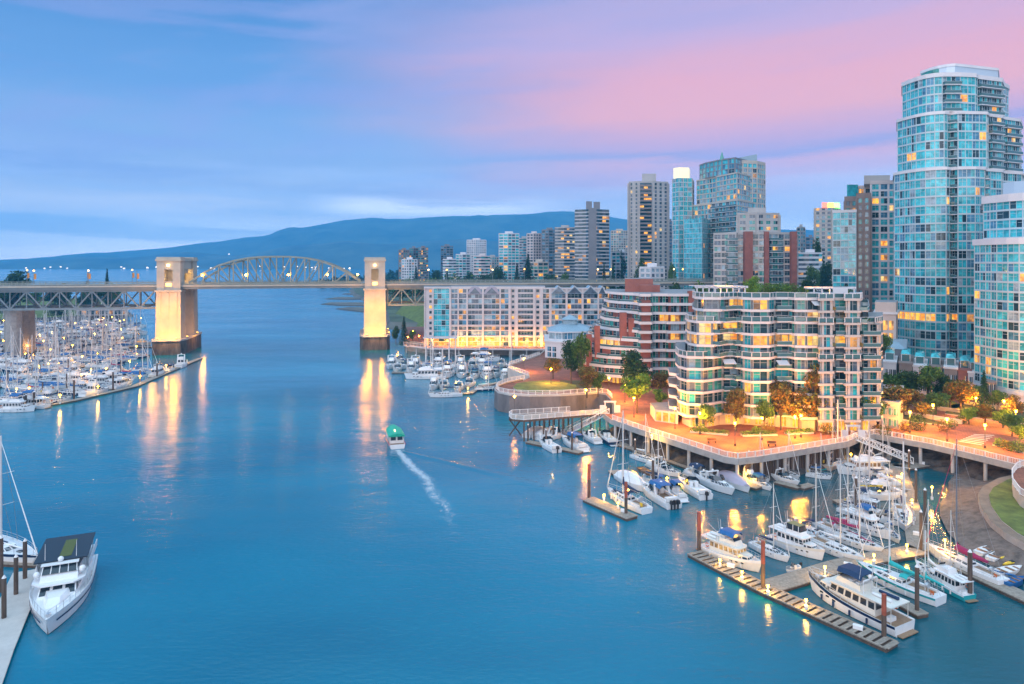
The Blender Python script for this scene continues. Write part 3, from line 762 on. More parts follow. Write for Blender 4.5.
TEAL = ((g_teal, g_aqua, g_blue, g_dark, g_pale), (6, 6, 2.5, 1.8, .8))
MIXG = ((g_dark, g_grey, g_green, g_pale, g_teal), (5, 3, 3, 2, 2))

# ---- the tall teal glass tower at the right
D = 238
bt = Bld('glass_tower', 'tallest teal glass tower with a curved white crown', 'tower', PD(958, D, 9), seed=3)
z0 = ZZ(374, D)
def tiers(b, spec): pass
low = pts(*arc(895, D+8, 946, D-7, 3, 5), (952, D-5), (958, D-7), (975, D-8), (984, D-6), (985, D-3), (1001, D), (1003, D+3), (1021, D+6), (1024, D+16), (1020, D+38), (930, D+44), (894, D+26))
fh = 2.98
n1_ = int((ZZ(168, D)-z0)/fh); zt = z0+n1_*fh
bt.facade(low, z0, n1_, fh, band=.55, bd=.22, bm=w_mull, bay=2.5, pier=.22, pm=w_mull, glass=TEAL, lit=.02, nm=2, litrow=(int((ZZ(318, D)-z0)/fh),), balc=(6, 9))
bt.ring(ccw(low), zt, zt+.9, .5, w_white)
mid_ = pts(*arc(898, D+9, 944, D-5, 3, 5), (950, D-3), (958, D-5), (986, D-4), (988, D-1), (1001, D+2), (1003, D+4), (1019, D+8), (1021, D+16), (1014, D+36), (930, D+42), (898, D+26))
n2_ = int((ZZ(116, D)-zt-.9)/fh); zm = zt+.9+n2_*fh
bt.facade(mid_, zt+.9, n2_, fh, band=.55, bd=.22, bm=w_mull, bay=2.5, pier=.22, pm=w_mull, glass=TEAL, lit=.02, nm=2, balc=(6, 9, 11))
bt.ring(ccw(mid_), zm, zm+1.0, .5, w_white)
up_ = pts(*arc(903, D+10, 942, D-3, 3, 5), (960, D-3), (975, D-2), (977, D), (1001, D+4), (1003, D+10), (1008, D+14), (1004, D+34), (930, D+38), (903, D+24))
n3_ = 4; zu = zm+1.0+n3_*fh
bt.facade(up_, zm+1.0, n3_, fh, band=.55, bd=.22, bm=w_mull, bay=2.5, pier=.22, pm=w_mull, glass=TEAL, lit=.03, nm=2, balc=(5, 8))
bt.ring(ccw(up_), zu, zu+1.4, .5, w_white)
q = bt.part('crown'); cr = ccw(pts(*arc(921, D+14, 955, D+4, 2, 4), (998, D+10), (999, D+26), (925, D+30)))
q.prism(cr, zu+1.4, zu+6.2, mat('crown_metal', (.50, .58, .66), .4, .2)); q.prism(offset(cr, .25), zu+5.6, zu+6.5, w_white)
q2 = bt.part('crown_glass'); q2.prism(offset(ccw(pts(*arc(922, D+13.6, 944, D+6.6, 2, 4), (940, D+20), (924, D+22))), .15), zu+2.2, zu+5.4, g_green)
bt.ring(ccw(low), z0-4.2, z0, .6, w_white); bt.body(ccw(low), 5, z0-4, w_white)
for k in range(7):
    a, c = pts((905+k*14, D-9), (914+k*14, D-9)); bt.pane(a, c, 6.2, z0-4.8, (0, -1), [lit1 if k % 3 else g_dark], w_mull, 2, out=-.5)
bt.done(100, 60)

# ---- right-hand curved tower with white bands
D = 182
bt = Bld('curved_apartment_tower', 'lower teal tower with curved white banded front beside the tallest tower', 'tower', PD(1005, D, 6), seed=5)
fr = pts(*arc(975, D+5, 1075, D-8, 9, 9), (1085, D+25), (978, D+30))
zb = 6.0; zt = ZZ(245, D); nf = 15; fh = (zt-zb-4)/nf
bt.body(ccw(fr), 5, zb+4, w_pink); bt.ring(ccw(fr), zb+3.2, zb+4, .35, w_white)
bt.facade(fr, zb+4, nf, fh, band=.5, bd=.25, bm=w_mull, bay=2.6, pier=.2, pm=w_mull, glass=TEAL, lit=.07, nm=2)
bt.ring(ccw(fr), zt, zt+1.6, .6, w_white)
f2 = pts(*arc(984, D+8, 1075, D-3, 6, 7), (1085, D+25), (984, D+28))
bt.facade(f2, zt+1.6, 4, fh, band=.5, bd=.25, bm=w_mull, bay=2.6, pier=.2, pm=w_mull, glass=TEAL, lit=.07, nm=2)
z2 = zt+1.6+4*fh; bt.ring(ccw(f2), z2, z2+2.0, .6, w_white)
q = bt.part('roof_drum'); q.prism(ccw(pts(*arc(1003, D+12, 1070, D+8, 5, 6), (1070, D+24), (1005, D+24))), z2+2.0, z2+6.2, mat('crown_metal', (.5, .58, .66), .4, .2), w_white)
for k in range(5):
    a, c = pts((980+k*12, D-.4-k*2.2), (986+k*12, D-1.4-k*2.2)); bt.pane(a, c, 6.2, 9.2, (0, -1), [g_dark if k % 2 else lit2], w_white, 2, out=.3)
bt.done(90, 40)

# ---- middle complex: teal wing, brown spine, pale wing
D = 300
bt = Bld('stepped_glass_block', 'glass and brown block with a pale tower left of the tallest tower', 'tower', PD(865, D, 9), seed=8)
a_ = pts((833, D), (856, D-4), (857, D+20), (834, D+24)); zb = 9
h = ZZ(212, D); nf = int((h-zb)/3.0)
bt.facade(a_, zb, nf, 3.0, band=.55, bd=.2, bm=w_mull, bay=2.8, pier=.22, pm=w_mull, glass=TEAL, lit=.02)
bt.ring(ccw(a_), zb+nf*3, zb+nf*3+1.2, .3, w_white)
s_ = pts((857, D-3), (870, D-5), (871, D+22), (845, D+26), (845, D+12), (857, D+11)); h = ZZ(195, D); nf = int((h-zb)/3.0)
bt.facade(s_, zb, nf, 3.0, band=1.1, bd=.25, bm=w_brown, bay=3.2, pier=1.2, pm=w_brown, glass=MIXG, lit=.05); bt.ring(ccw(s_), zb+nf*3, zb+nf*3+2.2, .3, w_brown)
p_ = pts((871, D-2), (897, D-4), (902, D+20), (858, D+24), (858, D+17), (871, D+16)); h = ZZ(179, D); nf = int((h-zb)/3.0)
bt.facade(p_, zb, nf, 3.0, band=.8, bd=.25, bm=w_white, bay=3.4, pier=.8, pm=w_white, glass=TEAL, lit=.05, balc=(1,)); bt.ring(ccw(p_), zb+nf*3, zb+nf*3+1.6, .3, w_pink)
q = bt.part('penthouse'); q.prism(ccw(pts((864, D+5), (890, D+4), (890, D+16), (864, D+17))), zb+nf*3+1, ZZ(174, D), w_grey)
q = bt.part('roof_glass'); q.prism(ccw(pts((847, D+14), (858, D+14), (858, D+22), (848, D+23))), ZZ(200, D), ZZ(181, D), g_teal)
bt.done(80, 20)

# ---- pale tower with coloured roof lights behind
D = 520
bt = Bld('concrete_tower', 'distant concrete tower with red yellow and green rooftop lights', 'tower', PD(826, D, 10), seed=9)
a_ = pts((815, D), (832, D-6), (840, D+4), (838, D+22), (814, D+24)); nf = int((ZZ(206, D)-10)/3)
bt.facade(a_, 10, nf, 3, band=1.2, bd=.3, bm=w_grey, bay=3.4, pier=1.6, pm=w_tan, glass=MIXG, lit=.12, nm=1)
for k, c in enumerate(((1, .15, .1), (1, .7, .1), (.3, 1, .2))):
    q = bt.part('roof_light'); e = mat('neon_'+('red', 'yellow', 'green')[k], c, .4, emit=c, estr=2.0, sample=False)
    q.prism(ccw(pts((822+k*6, D-4), (827+k*6, D-5), (828+k*6, D+6), (822+k*6, D+6))), 10+nf*3+.2, ZZ(203, D), e)
bt.done(60)

# ---- stepped glass tower with stone frame, and its slim neighbour
D = 430
bt = Bld('glass_tower', 'stepped blue glass tower with stone grid, green fin and slanted roof screen', 'tower', PD(720, D, 10), seed=12)
zb = 10; BT = ((g_blue, g_pale, g_teal, g_aqua, g_dark), (3, 5, 3, 6, 1))
def lvl(py, d=D): return ZZ(py, d)
m_ = pts((692, D+30), (711, D+12), (712, D+8), (737, D-16), (754, D+6), (754, D+34), (694, D+44)); nf = int((lvl(200)-zb)/3.1)
bt.facade(m_, zb, nf, 3.1, band=.7, bd=.25, bm=w_tan, bay=3.4, pier=.5, pm=w_tan, glass=BT, lit=.03, balc=(2,))
bt.ring(ccw(m_), zb+nf*3.1, zb+nf*3.1+1, .4, w_tan); z1 = zb+nf*3.1+1
m2 = pts((697, D+28), (716, D+10), (717, D+6), (737, D-13), (752, D+7), (752, D+32), (698, D+40)); 
bt.facade(m2, z1, 5, 3.1, band=.7, bd=.25, bm=w_tan, bay=3.4, pier=.5, pm=w_tan, glass=BT, lit=.03); z2 = z1+5*3.1; bt.ring(ccw(m2), z2, z2+.9, .4, w_tan)
m3 = pts((700, D+28), (706, D+18), (722, D+3), (735, D-4), (749, D+10), (749, D+32), (702, D+38))
nf3 = max(3, int((lvl(163)-z2-.9)/3.1)); bt.facade(m3, z2+.9, nf3, 3.1, band=.5, bd=.2, bm=w_dgrey, bay=4.2, pier=1.0, pm=w_dgrey, glass=BT, lit=.06)
z3 = z2+.9+nf3*3.1; bt.ring(ccw(m3), z3, z3+.8, .4, w_dgrey)
r_ = pts((738, D+2), (757, D+6), (765, D+14), (765, D+34), (738, D+34)); nfr = int((lvl(160)-zb)/3.1)
bt.facade(r_, zb, nfr, 3.1, band=.8, bd=.25, bm=w_tan, bay=3.2, pier=.9, pm=w_tan, glass=BT, lit=.02); zr = zb+nfr*3.1
bt.ring(ccw(r_), zr, zr+2.0, .3, w_tan)
q = bt.part('roof_screen'); a, c = pts((731, D+10), (757, D+8)); q.add([(a[0], a[1], zr+2), (c[0], c[1], zr+2), (c[0], c[1], zr+6.5), (a[0], a[1], zr+3.6), (a[0], a[1]+6, zr+2), (c[0], c[1]+6, zr+2), (c[0], c[1]+6, zr+6.5), (a[0], a[1]+6, zr+3.6)], [(0, 1, 2, 3), (7, 6, 5, 4), (3, 2, 6, 7), (0, 3, 7, 4), (1, 5, 6, 2), (0, 4, 5, 1)], slate_blue)
q = bt.part('finial'); p = PD(722, D+4, z3); q.tube(p, p+Vector((0, 0, 5)), 1.6, .3, 8, mat('copper_green', (.12, .35, .30), .6)); q.tube(p+Vector((0, 0, 5)), p+Vector((0, 0, 8)), .2, .1, 5, w_mull)
q = bt.part('glass_bay'); cb = ccw(pts((684, D+12), (702, D-2), (708, D+10), (688, D+22)))
bt.facade([tuple(p) for p in cb], zb, int((lvl(216)-zb)/3.1), 3.1, band=.4, bd=.2, bm=w_mull, bay=2.6, pier=.2, pm=w_mull, glass=((g_aqua, g_teal), (3, 2)), lit=.01)
bt.extra.pop(); bt.done(90, 30)
bt = Bld('slim_glass_tower', 'slim aqua glass tower with a glowing cream crown', 'tower', PD(683, 460, 10), seed=13)
D = 460; a_ = pts((672.5, D+2), (679, D-4), (692, D-2), (694, D+16), (674, D+18)); nf = int((ZZ(177, D)-10)/3.1)
bt.facade(a_, 10, nf, 3.1, band=.6, bd=.2, bm=w_mull, bay=2.8, pier=.4, pm=w_tan, glass=((g_aqua, g_teal, g_pale), (4, 3, 2)), lit=.02)
q = bt.part('lit_crown'); q.prism(ccw(pts((673.5, D+1), (679, D-3), (689, D-2), (690, D+10), (675, D+12))), 10+nf*3.1, ZZ(168, D), mat('crown_glow', (1, .9, .6), .4, emit=(1, .80, .36), estr=.45, sample=False), w_white)
bt.done(60)

# ---- grey and red brick mid-rise in front of them
D = 352
bt = Bld('brick_midrise', 'grey mid-rise with red brick piers and a stepped concrete penthouse', 'apartment block', PD(757, D, 10), seed=15)
a_ = pts((714, D+4), (736, D-2), (737, D), (766, D-4), (796, D-1), (798, D+24), (714, D+28)); zb = 10; fh = 3.05; nf = int((ZZ(231, D)-zb)/fh)
bt.facade(a_, zb, nf, fh, band=.9, bd=.28, bm=w_beige, bay=3.2, pier=.6, pm=w_grey, glass=((g_grey, g_pale, g_dark, g_green), (4, 3, 3, 2)), lit=.05)
zt = zb+nf*fh; bt.ring(ccw(a_), zt, zt+1.1, .35, w_grey)
q = bt.part('brick_pier')
for px, w in ((749, 4.0), (767, 2.2), (794.5, 2.6)):
    p = PD(px, D-5.2, zb); q = bt.part('brick_pier'); q.box((p.x, p.y+1.4, zb), (w, 2.6, zt-zb+1.4), w_red)
bt.extra.pop(-4)
for f in range(nf):
    for pa, pb in ((726, 737), (769, 782)):
        a, c = pts((pa, D-1.5 if pa < 740 else D-3.6), (pb, D-2 if pa < 740 else D-3)); bt.balcony(Vector(a), Vector(c), Vector((0, -1)), zb+f*fh, 1.7)
pz = pts((738, D+6), (757, D+3), (779, D+6), (779, D+20), (738, D+20)); bt.facade(pz, zt+1.1, 3, fh, band=1.4, bd=.3, bm=w_grey, bay=4, pier=1.8, pm=w_grey, glass=MIXG, lit=.1)
bt.ring(ccw(pz), zt+1.1+3*fh, zt+2.2+3*fh, .3, w_grey)
q = bt.part('penthouse'); q.prism(ccw(pts((748, D+8), (766, D+8), (766, D+16), (748, D+16))), zt+2.2+3*fh, zt+5+3*fh, w_grey)
bt.done(80, 30)

# ---- grey slab tower with a dark balcony strip, striped tower
D = 560
bt = Bld('concrete_tower', 'grey concrete slab tower with a dark balcony strip down its middle', 'tower', PD(648, D, 12), seed=17)
a_ = pts((629, D), (639, D-3), (653, D-3), (668, D+2), (668, D+28), (629, D+28)); zb = 12; fh = 3.0; nf = int((ZZ(182, D)-zb)/fh)
bt.facade(a_, zb, nf, fh, band=1.0, bd=.3, bm=w_grey, bay=4.5, pier=2.6, pm=w_grey, glass=((g_dark, g_grey), (3, 2)), lit=.05, nm=1)
zt = zb+nf*fh; bt.ring(ccw(a_), zt, zt+1.4, .3, w_grey)
for f in range(nf):
    a, c = pts((640, D-3.5), (651.5, D-3.5)); bt.balcony(Vector(a), Vector(c), Vector((0, -1)), zb+f*fh, 1.6, w_dgrey, w_brown)
    bt.pane(a, c, zb+f*fh+1.1, zb+f*fh+2.9, (0, -1), [lit1 if bt.rg.random() < .17 else g_dark for _ in range(3)], None, 3, out=.28)
q = bt.part('penthouse'); q.prism(ccw(pts((642, D+4), (656, D+4), (656, D+14), (642, D+14))), zt+1.4, ZZ(173, D), w_grey)
bt.done(60, 30)
D = 600
bt = Bld('striped_tower', 'dark tower striped with white balcony bands left of the grey slab', 'tower', PD(592, D, 12), seed=18)
a_ = pts((575, D+2), (586, D-2), (588, D-4), (597, D-4), (599, D-2), (609, D+2), (609, D+26), (575, D+26)); nf = int((ZZ(208, D)-zb)/3)
bt.facade(a_, zb, nf, 3.0, band=1.05, bd=.35, bm=mat('grey_band', (.50, .50, .53), .8, var=.08), bay=3.2, pier=0, glass=((g_dark, g_grey), (5, 2)), lit=.10, nm=1, core=w_dgrey)
zt = zb+nf*3.0
q = bt.part('dark_spine'); q.prism(ccw(pts((588.5, D-6), (596.5, D-6), (596.5, D-1), (588.5, D-1))), zb, zt+1, w_dgrey)
q = bt.part('penthouse'); q.prism(ccw(pts((586, D+3), (592, D+3), (592, D+14), (586, D+14))), zt, ZZ(201, D), w_dgrey)
q = bt.part('penthouse'); q.prism(ccw(pts((593.5, D+3), (600, D+3), (600, D+14), (593.5, D+14))), zt, ZZ(201.5, D), w_dgrey)
bt.done(80)

# ---- the far West End skyline: each tower a thing
far = [ # px0, px1, py top, depth, wall, glass, label
 (399, 409, 249, 900, w_brown, MIXG, 'small brown twin tower nearest the bridge gateway, the shorter pair member', .25),
 (409.5, 418, 247, 930, w_dgrey, MIXG, 'narrow dark tower squeezed between two small brown towers', .2),
 (418.5, 428, 246.5, 910, w_brown, MIXG, 'small brown tower with lit windows right of the narrow dark one', .3),
 (402, 417, 258, 800, w_white, MIXG, 'low white apartment block in front of the small brown towers', .1),
 (441, 453, 245, 950, w_dgrey, ((g_dark, g_blue), (2, 1)), 'lone dark tower standing clear between the brown towers and the white tower', .15),
 (443, 456, 259, 760, w_white, MIXG, 'low white block below the lone dark tower', .1),
 (467, 486, 239, 980, w_white, ((g_pale, g_grey), (2, 1)), 'tall plain white tower with pale windows', .03),
 (456, 470, 253, 840, w_white, MIXG, 'low white stepped block leaning against the foot of the tall plain white tower', .08),
 (474, 490, 256, 720, w_pink, MIXG, 'pinkish low block with trees at its foot', .1),
 (486, 499, 256, 850, w_grey, MIXG, 'grey low block between the white tower and the pale teal striped one', .15),
 (499, 519, 234, 760, w_white, ((g_teal, g_aqua, g_grey), (3, 2, 2)), 'pale tower with a teal glass stripe', .08),
 (518, 530, 237, 820, w_grey, MIXG, 'plain grey tower just behind the pale teal striped tower', .08),
 (527, 541, 233, 760, w_pink, ((g_grey, g_dark), (2, 1)), 'pinkish grey tower with a lined front', .06),
 (542, 557, 230, 740, w_dgrey, ((g_dark, g_blue), (2, 1)), 'dark blue-grey tower second from the striped tower', .06),
 (555, 575, 226, 690, w_grey, ((g_dark, g_grey), (2, 1)), 'grey tower dotted with yellow windows right beside the striped tower', .3),
 (611, 628, 230, 900, w_tan, MIXG, 'tan block seen between the striped tower and the grey slab', .15),
 (612, 630, 252, 640, w_white, MIXG, 'low white house block in the gap before the grey slab tower', .05),
 (668, 673, 222, 640, w_dgrey, ((g_dark, g_blue), (2, 1)), 'sliver of a dark tower behind the grey slab tower', .05),
 (797, 805, 226, 560, w_grey, MIXG, 'narrow grey tower peeking past the red brick piers', .05),
 (806, 815, 236, 700, w_dgrey, ((g_blue, g_dark), (1, 1)), 'small far bluish block below the tower with coloured roof lights', .1),
 (798, 822, 252, 470, w_white, MIXG, 'low white house with a grey roof among the trees', .05),
 (640, 664, 268, 420, w_white, ((g_pale, g_grey), (2, 1)), 'low plain white building behind the terraced brick block', .0),
 (530, 548, 262, 620, w_tan, MIXG, 'low tan block behind the conifers', .15),
]
for i, (x0, x1, yt, D, wm_, gl, lab, lt) in enumerate(far):
    bt = Bld('apartment_block' if yt > 250 else 'apartment_tower', lab, 'building', PD((x0+x1)/2, D, 8), seed=30+i)
    wpx = x1-x0; k = wpx*.12
    a_ = pts((x0, D+2), (x0+wpx*.45, D-2), (x1, D+3), (x1, D+24), (x0, D+24)); fh = 3.1; zb = 7; nf = max(2, int((ZZ(yt, D)-zb)/fh))
    sty = i % 3
    bt.facade(a_, zb, nf, fh, band=(1.2, .9, 1.5)[sty], bd=.3, bm=wm_, bay=(3.2, 4.5, 2.8)[sty], pier=(1.2, .6, 0)[sty], pm=wm_ if sty < 2 else None, glass=gl, lit=lt*.4, nm=1, fm=None, core=wm_)
    zt = zb+nf*fh; bt.ring(ccw(a_), zt, zt+1.2, .3, wm_)
    q = bt.part('penthouse'); q.prism(ccw(pts((x0+wpx*.3, D+5), (x0+wpx*.7, D+5), (x0+wpx*.7, D+14), (x0+wpx*.3, D+14))), zt, zt+3.4, wm_)
    bt.done(24)

# ---- long pale pink waterfront block with gabled glass roofs
D = 314
bt = Bld('waterfront_block', 'long pale pink waterfront block with gabled glass roofs and lit ground floor', 'apartment block', PD(515, D, 4), seed=50)
ZG = 4.0; zt = ZZ(288.5, D); nfl = 9; FH = (zt-ZG-4.6)/nfl
bt.body(ccw(pts((424, D), (605, D), (605, D+16), (424, D+16))), ZG-.5, zt, w_pink)
def X(px, d=D): return (px-CX)*d/F
wbm = bt.wall
def col_pier(px0, px1, pr=.7, m=w_pink, z1=None): wbm.obox(Vector((X(px0), D-pr, ZG)), Vector((X(px1)-X(px0), 0, 0)), Vector((0, pr, 0)), Vector((0, 0, (z1 or zt)-ZG)), m)
cols = [(424.5, 428.5, 'solid'), (428.5, 432.5, 'small'), (433.5, 449.5, 'glass'), (451.5, 457.5, 'two'), (459, 466.5, 'bay'), (468, 482, 'gable'), (484, 499.5, 'gable'), (501, 508.5, 'bay'), (511, 515, 'small'), (518, 533, 'dark'), (535.5, 540, 'small'), (543, 549, 'bay'), (551.5, 565.5, 'green'), (567.5, 581.5, 'green'), (583.5, 597.5, 'green'), (599, 605, 'green')]
for x0, x1 in ((424.3, 425), (432.2, 433.8), (449.3, 451.3), (457.6, 459), (466.4, 468), (482, 484), (499.4, 501), (508.4, 511), (515, 518), (533, 535.5), (540, 543), (549, 551.5), (565.5, 567.5), (581.5, 583.5), (597.5, 599)): col_pier(x0, x1)
for f in (0, 2, 5, 9): wbm.obox(Vector((X(451), D-.62, ZG+4.6+f*FH-.28)), Vector((X(604.5)-X(451), 0, 0)), Vector((0, .6, 0)), Vector((0, 0, .55)), w_pink)
for x0, x1, sty in cols:
    a, c = (X(x0), D), (X(x1), D)
    if sty == 'solid': continue
    for f in range(nfl):
        if sty == 'green' and f > 7: continue
        zz = ZG+4.6+f*FH
        if sty == 'small': aa, cc = (X(x0+.8), D), (X(x1-.8), D); gm = [g_dark if bt.rg.random() < .85 else lit1]; z_0, z_1, n_ = zz+.7, zz+FH-.5, 1
        elif sty == 'glass': aa, cc = a, c; gm = [bt.rg.choice((g_aqua, g_teal, g_teal, g_dark)) for _ in range(4)]; z_0, z_1, n_ = zz+.18, zz+FH, 4
        elif sty == 'dark': aa, cc = a, c; gm = [bt.rg.choice((g_dark, g_dark, g_grey)) for _ in range(5)]; z_0, z_1, n_ = zz+.75, zz+FH, 5
        else:
            aa, cc = a, c; gm = [bt.rg.choices((g_dark, g_grey, g_pale, g_blue, lit2, lit1), (4, 4, 3, 2, .9, .6))[0] for _ in range(4)]; z_0, z_1, n_ = zz+.55, zz+FH, 4 if x1-x0 > 9 else 2
        bt.pane(aa, cc, z_0, z_1, (0, -1), gm, w_mull, n_)
        if sty in ('dark', 'glass') and f: wbm.obox(Vector((X(x0), D-.3, zz-.02)), Vector((X(x1)-X(x0), 0, 0)), Vector((0, .3, 0)), Vector((0, 0, .3 if sty == 'glass' else .7)), w_mull if sty == 'glass' else w_pink)
    # lit ground floor
    gm = [bt.rg.choices((lit1, litw, lit2, g_dark), (6, 3, 2, 2))[0] for _ in range(3)] if x0 > 430 else [g_dark]
    bt.pane(a, c, ZG+.3, ZG+2.2, (0, -1), gm, w_mull, 3); bt.pane(a, c, ZG+2.5, ZG+4.2, (0, -1), [lit1, lit1, litw] if 451 < x0 < 500 else [lit2, g_dark, g_grey], w_mull, 3)
    if sty == 'gable':
        q = bt.part('gable'); m_ = (X(x0)+X(x1))/2; w = (X(x1)-X(x0))/2+.3
        q.add([(m_-w, D-.75, zt-2.6), (m_+w, D-.75, zt-2.6), (m_+w*.55, D-.75, zt+.5), (m_, D-.75, zt+1.2), (m_-w*.55, D-.75, zt+.5), (m_-w, D+5, zt-2.6), (m_+w, D+5, zt-2.6), (m_+w*.55, D+5, zt+.5), (m_, D+5, zt+1.2), (m_-w*.55, D+5, zt+.5)], [(0, 1, 2, 3, 4), (1, 6, 7, 2), (2, 7, 8, 3), (3, 8, 9, 4), (4, 9, 5, 0)], mat('lilac_render', (.40, .36, .42), .8, var=.05))
        q.add([(m_-w*.72, D-.78, zt-2.3), (m_+w*.72, D-.78, zt-2.3), (m_, D-.78, zt+.4)], [(0, 1, 2)], g_grey)
    if sty == 'green':
        q = bt.part('glass_roof'); m_ = (X(x0)+X(x1))/2; w = (X(x1)-X(x0))/2+.5; zr = zt-FH*1.0
        q.add([(m_-w, D-.8, zr), (m_+w, D-.8, zr), (m_, D-.8, zr+3.6), (m_-w, D+11, zr), (m_+w, D+11, zr), (m_, D+11, zr+3.6)], [(0, 1, 2), (1, 4, 5, 2), (2, 5, 3, 0), (5, 4, 3)], slate_blue)
        q.add([(m_-w*.8, D-.83, zr+.15), (m_+w*.8, D-.83, zr+.15), (m_, D-.83, zr+3.0)], [(0, 1, 2)], g_grey)
        for s_ in (-1, 1): q.beam((m_+s_*w, D-.9, zr), (m_, D-.9, zr+3.65), .16, .2, w_white)
wbm.prism(ccw(pts((424, D-.7), (451, D-.7), (451, D+16), (424, D+16))), zt, zt+.7, w_pink, w_roof); wbm.prism(ccw(pts((451.2, D-.3), (545, D-.3), (545, D+16), (451.2, D+16))), zt, zt+.9, w_pink, w_roof)
for k in range(6):
    q = bt.part('shop_canopy') if k == 0 else q; a = X(426+k*4); 
q.obox(Vector((X(424), D-3.2, ZG+4.0)), Vector((X(458)-X(424), 0, 0)), Vector((0, 3.0, 0)), Vector((0, 0, .5)), w_white)
bt.done(100)
for px, e in ((432, 1500), (447, 1300), (462, 2600), (476, 2200), (490, 2000), (503, 1200), (514, 1600), (527, 2200), (540, 1500), (553, 1200), (570, 1200)):
    point_light('shopfront_glow', (X(px), D-2.6, ZG+2.6), e*.8, (1, .40, .04), .3)
# piled deck in front of it
b = MB(); b.prism(ccw([(x, y-1.2) for x, y in shoreline]+[(X(605), D+1), (X(404), D+6)]), ZG-.75, ZG, w_pink, brick_pave)
dk = struct(b.build('waterfront_deck'))
sp_ = [(x, y-1.0) for x, y in shoreline]
balustrade('balustrade', sp_, ZG, 'thin rail along the deck of the pale pink waterfront block', 1.1, w_pink, 2.5, .5)
for p, d in at_len(sp_, 7.5, 2):
    b = MB(); b.tube((p.x, p.y+.6, -1), (p.x, p.y+.6, ZG-.6), .35, .35, 7, conc_l); tag(b.build('deck_pile', None, (p.x, p.y+.6, 0)), 'pile under the deck of the pale pink waterfront block', 'pile', 'piles under the waterfront deck')

# ---- terraced brick block with white bands
bt = Bld('terraced_brick_block', 'curved brick block stepping down in white banded terraces', 'apartment block', PD(640, 222, 5), seed=60)
DV = 215; zb = 7.4; fh = 2.72
lefts = [577, 579, 582, 586, 592, 600, 604, 606, 608]
for f in range(9):
    lx = lefts[f]; k = (lx-577)/31
    pl = ccw(pts((lx+1, DV+26), (lx, DV+14), (lx+5, DV+6), (lx+14, DV+1), (lx+28, DV-3), (642, DV-7), (643, DV-9), (648, DV-9), (649, DV-7), (669, DV-7), (670, DV-8), (690, DV-8), (692, DV+24)))
    z = zb+f*fh
    bt.body(pl, z, z+fh, w_red if f < 8 else w_red)
    sl = offset(pl, .25); bt.wall.prism(offset(pl, 1.35), z, z+.8, w_white, w_roof)
    n = len(pl)
    for i in range(n):
        a, c = Vector(pl[i]), Vector(pl[(i+1) % n]); L = (c-a).length
        if L < 1.2: continue
        d = (c-a)/L; nn = Vector((d.y, -d.x)); 
        if nn.dot(-((a+c)/2).normalized()) < -.3: continue
        nb = max(1, round(L/3)); w = L/nb
        for j in range(nb):
            r_ = bt.rg.random(); pxm = CX+((a+d*(j+.5)*w).x)/((a+d*(j+.5)*w).y)*F
            if f == 3 and 600 < pxm < 632: gm = [lit1, litw]
            elif r_ < .06: gm = [lit1, lit2]
            elif pxm > 648: gm = [bt.rg.choice((g_green, g_green, g_pale, g_dark)) for _ in range(3)]
            else: gm = [bt.rg.choice((g_dark, g_grey, g_green)) for _ in range(2)]
            if bt.rg.random() < .14 and pxm < 645: continue
            bt.pane(a+d*(j*w+.22), a+d*((j+1)*w-.22), z+.8, z+fh-.02, nn, gm, w_mull, len(gm))
        bt.balcony(a+d*.1+nn*-.1, c-d*.1+nn*-.1, nn, z+.56, 1.3, w_white, rail_g, .6) if pxm < 645 else None
top = zb+9*fh
bt.wall.prism(offset(pl, 1.0), top, top+.8, w_white, w_roof)
q = bt.part('penthouse'); q.prism(ccw(pts((625, DV+4), (653, DV+3), (653, DV+16), (625, DV+16))), top+.8, ZZ(279, DV), w_red, w_roof); q.prism(ccw(pts((640, DV+2), (660, DV+1), (660, DV+14), (640, DV+14))), top+.8, top+3, w_red, w_roof)
for px, t_, w in ((645.5, 8, 2.6), (631, 6, 1.7), (623, 6.6, 2.0), (597, 5, 1.6), (589, 4, 1.6), (690.5, 9, 1.4)):
    p = PD(px, DV-8.2 if px > 640 else DV-(px-588)*.15+1.6, 5); q = bt.part('brick_pier'); q.box((p.x, p.y, 5 if px > 640 else zb+(t_-3.2)*fh), (w, 2.0, zb+t_*fh-5+1.6 if px > 640 else 3.2*fh+1.4), w_red)
bt.body(ccw(pts((582, DV+20), (586, DV+8), (605, DV+2), (642, DV-4), (690, DV-5), (690, DV+22))), 4.9, zb, w_beige)
for x_ in (597, 612, 628, 655, 664, 674, 684):
    a, c = pts((x_, DV-2.6 if x_ > 640 else DV-(x_-605)*.16+1.0), (x_+6, DV-2.8 if x_ > 640 else DV-(x_-600)*.16+.6)); bt.pane(a, c, 5.2, 7.2, (0, -1), [lit1, lit2, lit1], w_mull, 3, out=2.4 if x_ > 640 else 1.2)
bt.done(100, 60)

# ---- the big terraced apartment block in the middle
DU = 152.0
bt = Bld('terraced_apartment_block', 'large terraced apartment block with wavy white bands and a roof garden', 'apartment block', PD(775, DU, 5), seed=70)
fh = 2.61; zb = 7.6; w_band = mat('band_render', (.70, .63, .62), .75, var=.08, scale=.2)
def wave(l, r, top=0):
    out = [(l, 164), (l+3, 158.5), (l+10, 155.8), (l+24, 155.2)]
    w = [(713, 157), (722, 158.6), (738, 158.6), (744, 155.5), (752, 154), (768, 154), (774, 156.4), (789, 156.4), (796, 154), (806, 153.4), (819, 153.4)]
    out += [p for p in w if p[0] > l+27]
    if r > 830: out += [(821, 150.8), (831, 150.8), (832, 152.8), (846, 152.8), (847, 150.8), (858, 150.8), (859, 152.6), (r-1, 152.6), (r, 151), (r+2, 156)]
    else: out += [(r, 154), (r+2, 158)]
    return out
def lv(f): return (678 if f < 5 else 688 if f < 8 else 695, 878 if f < 8 else 858)
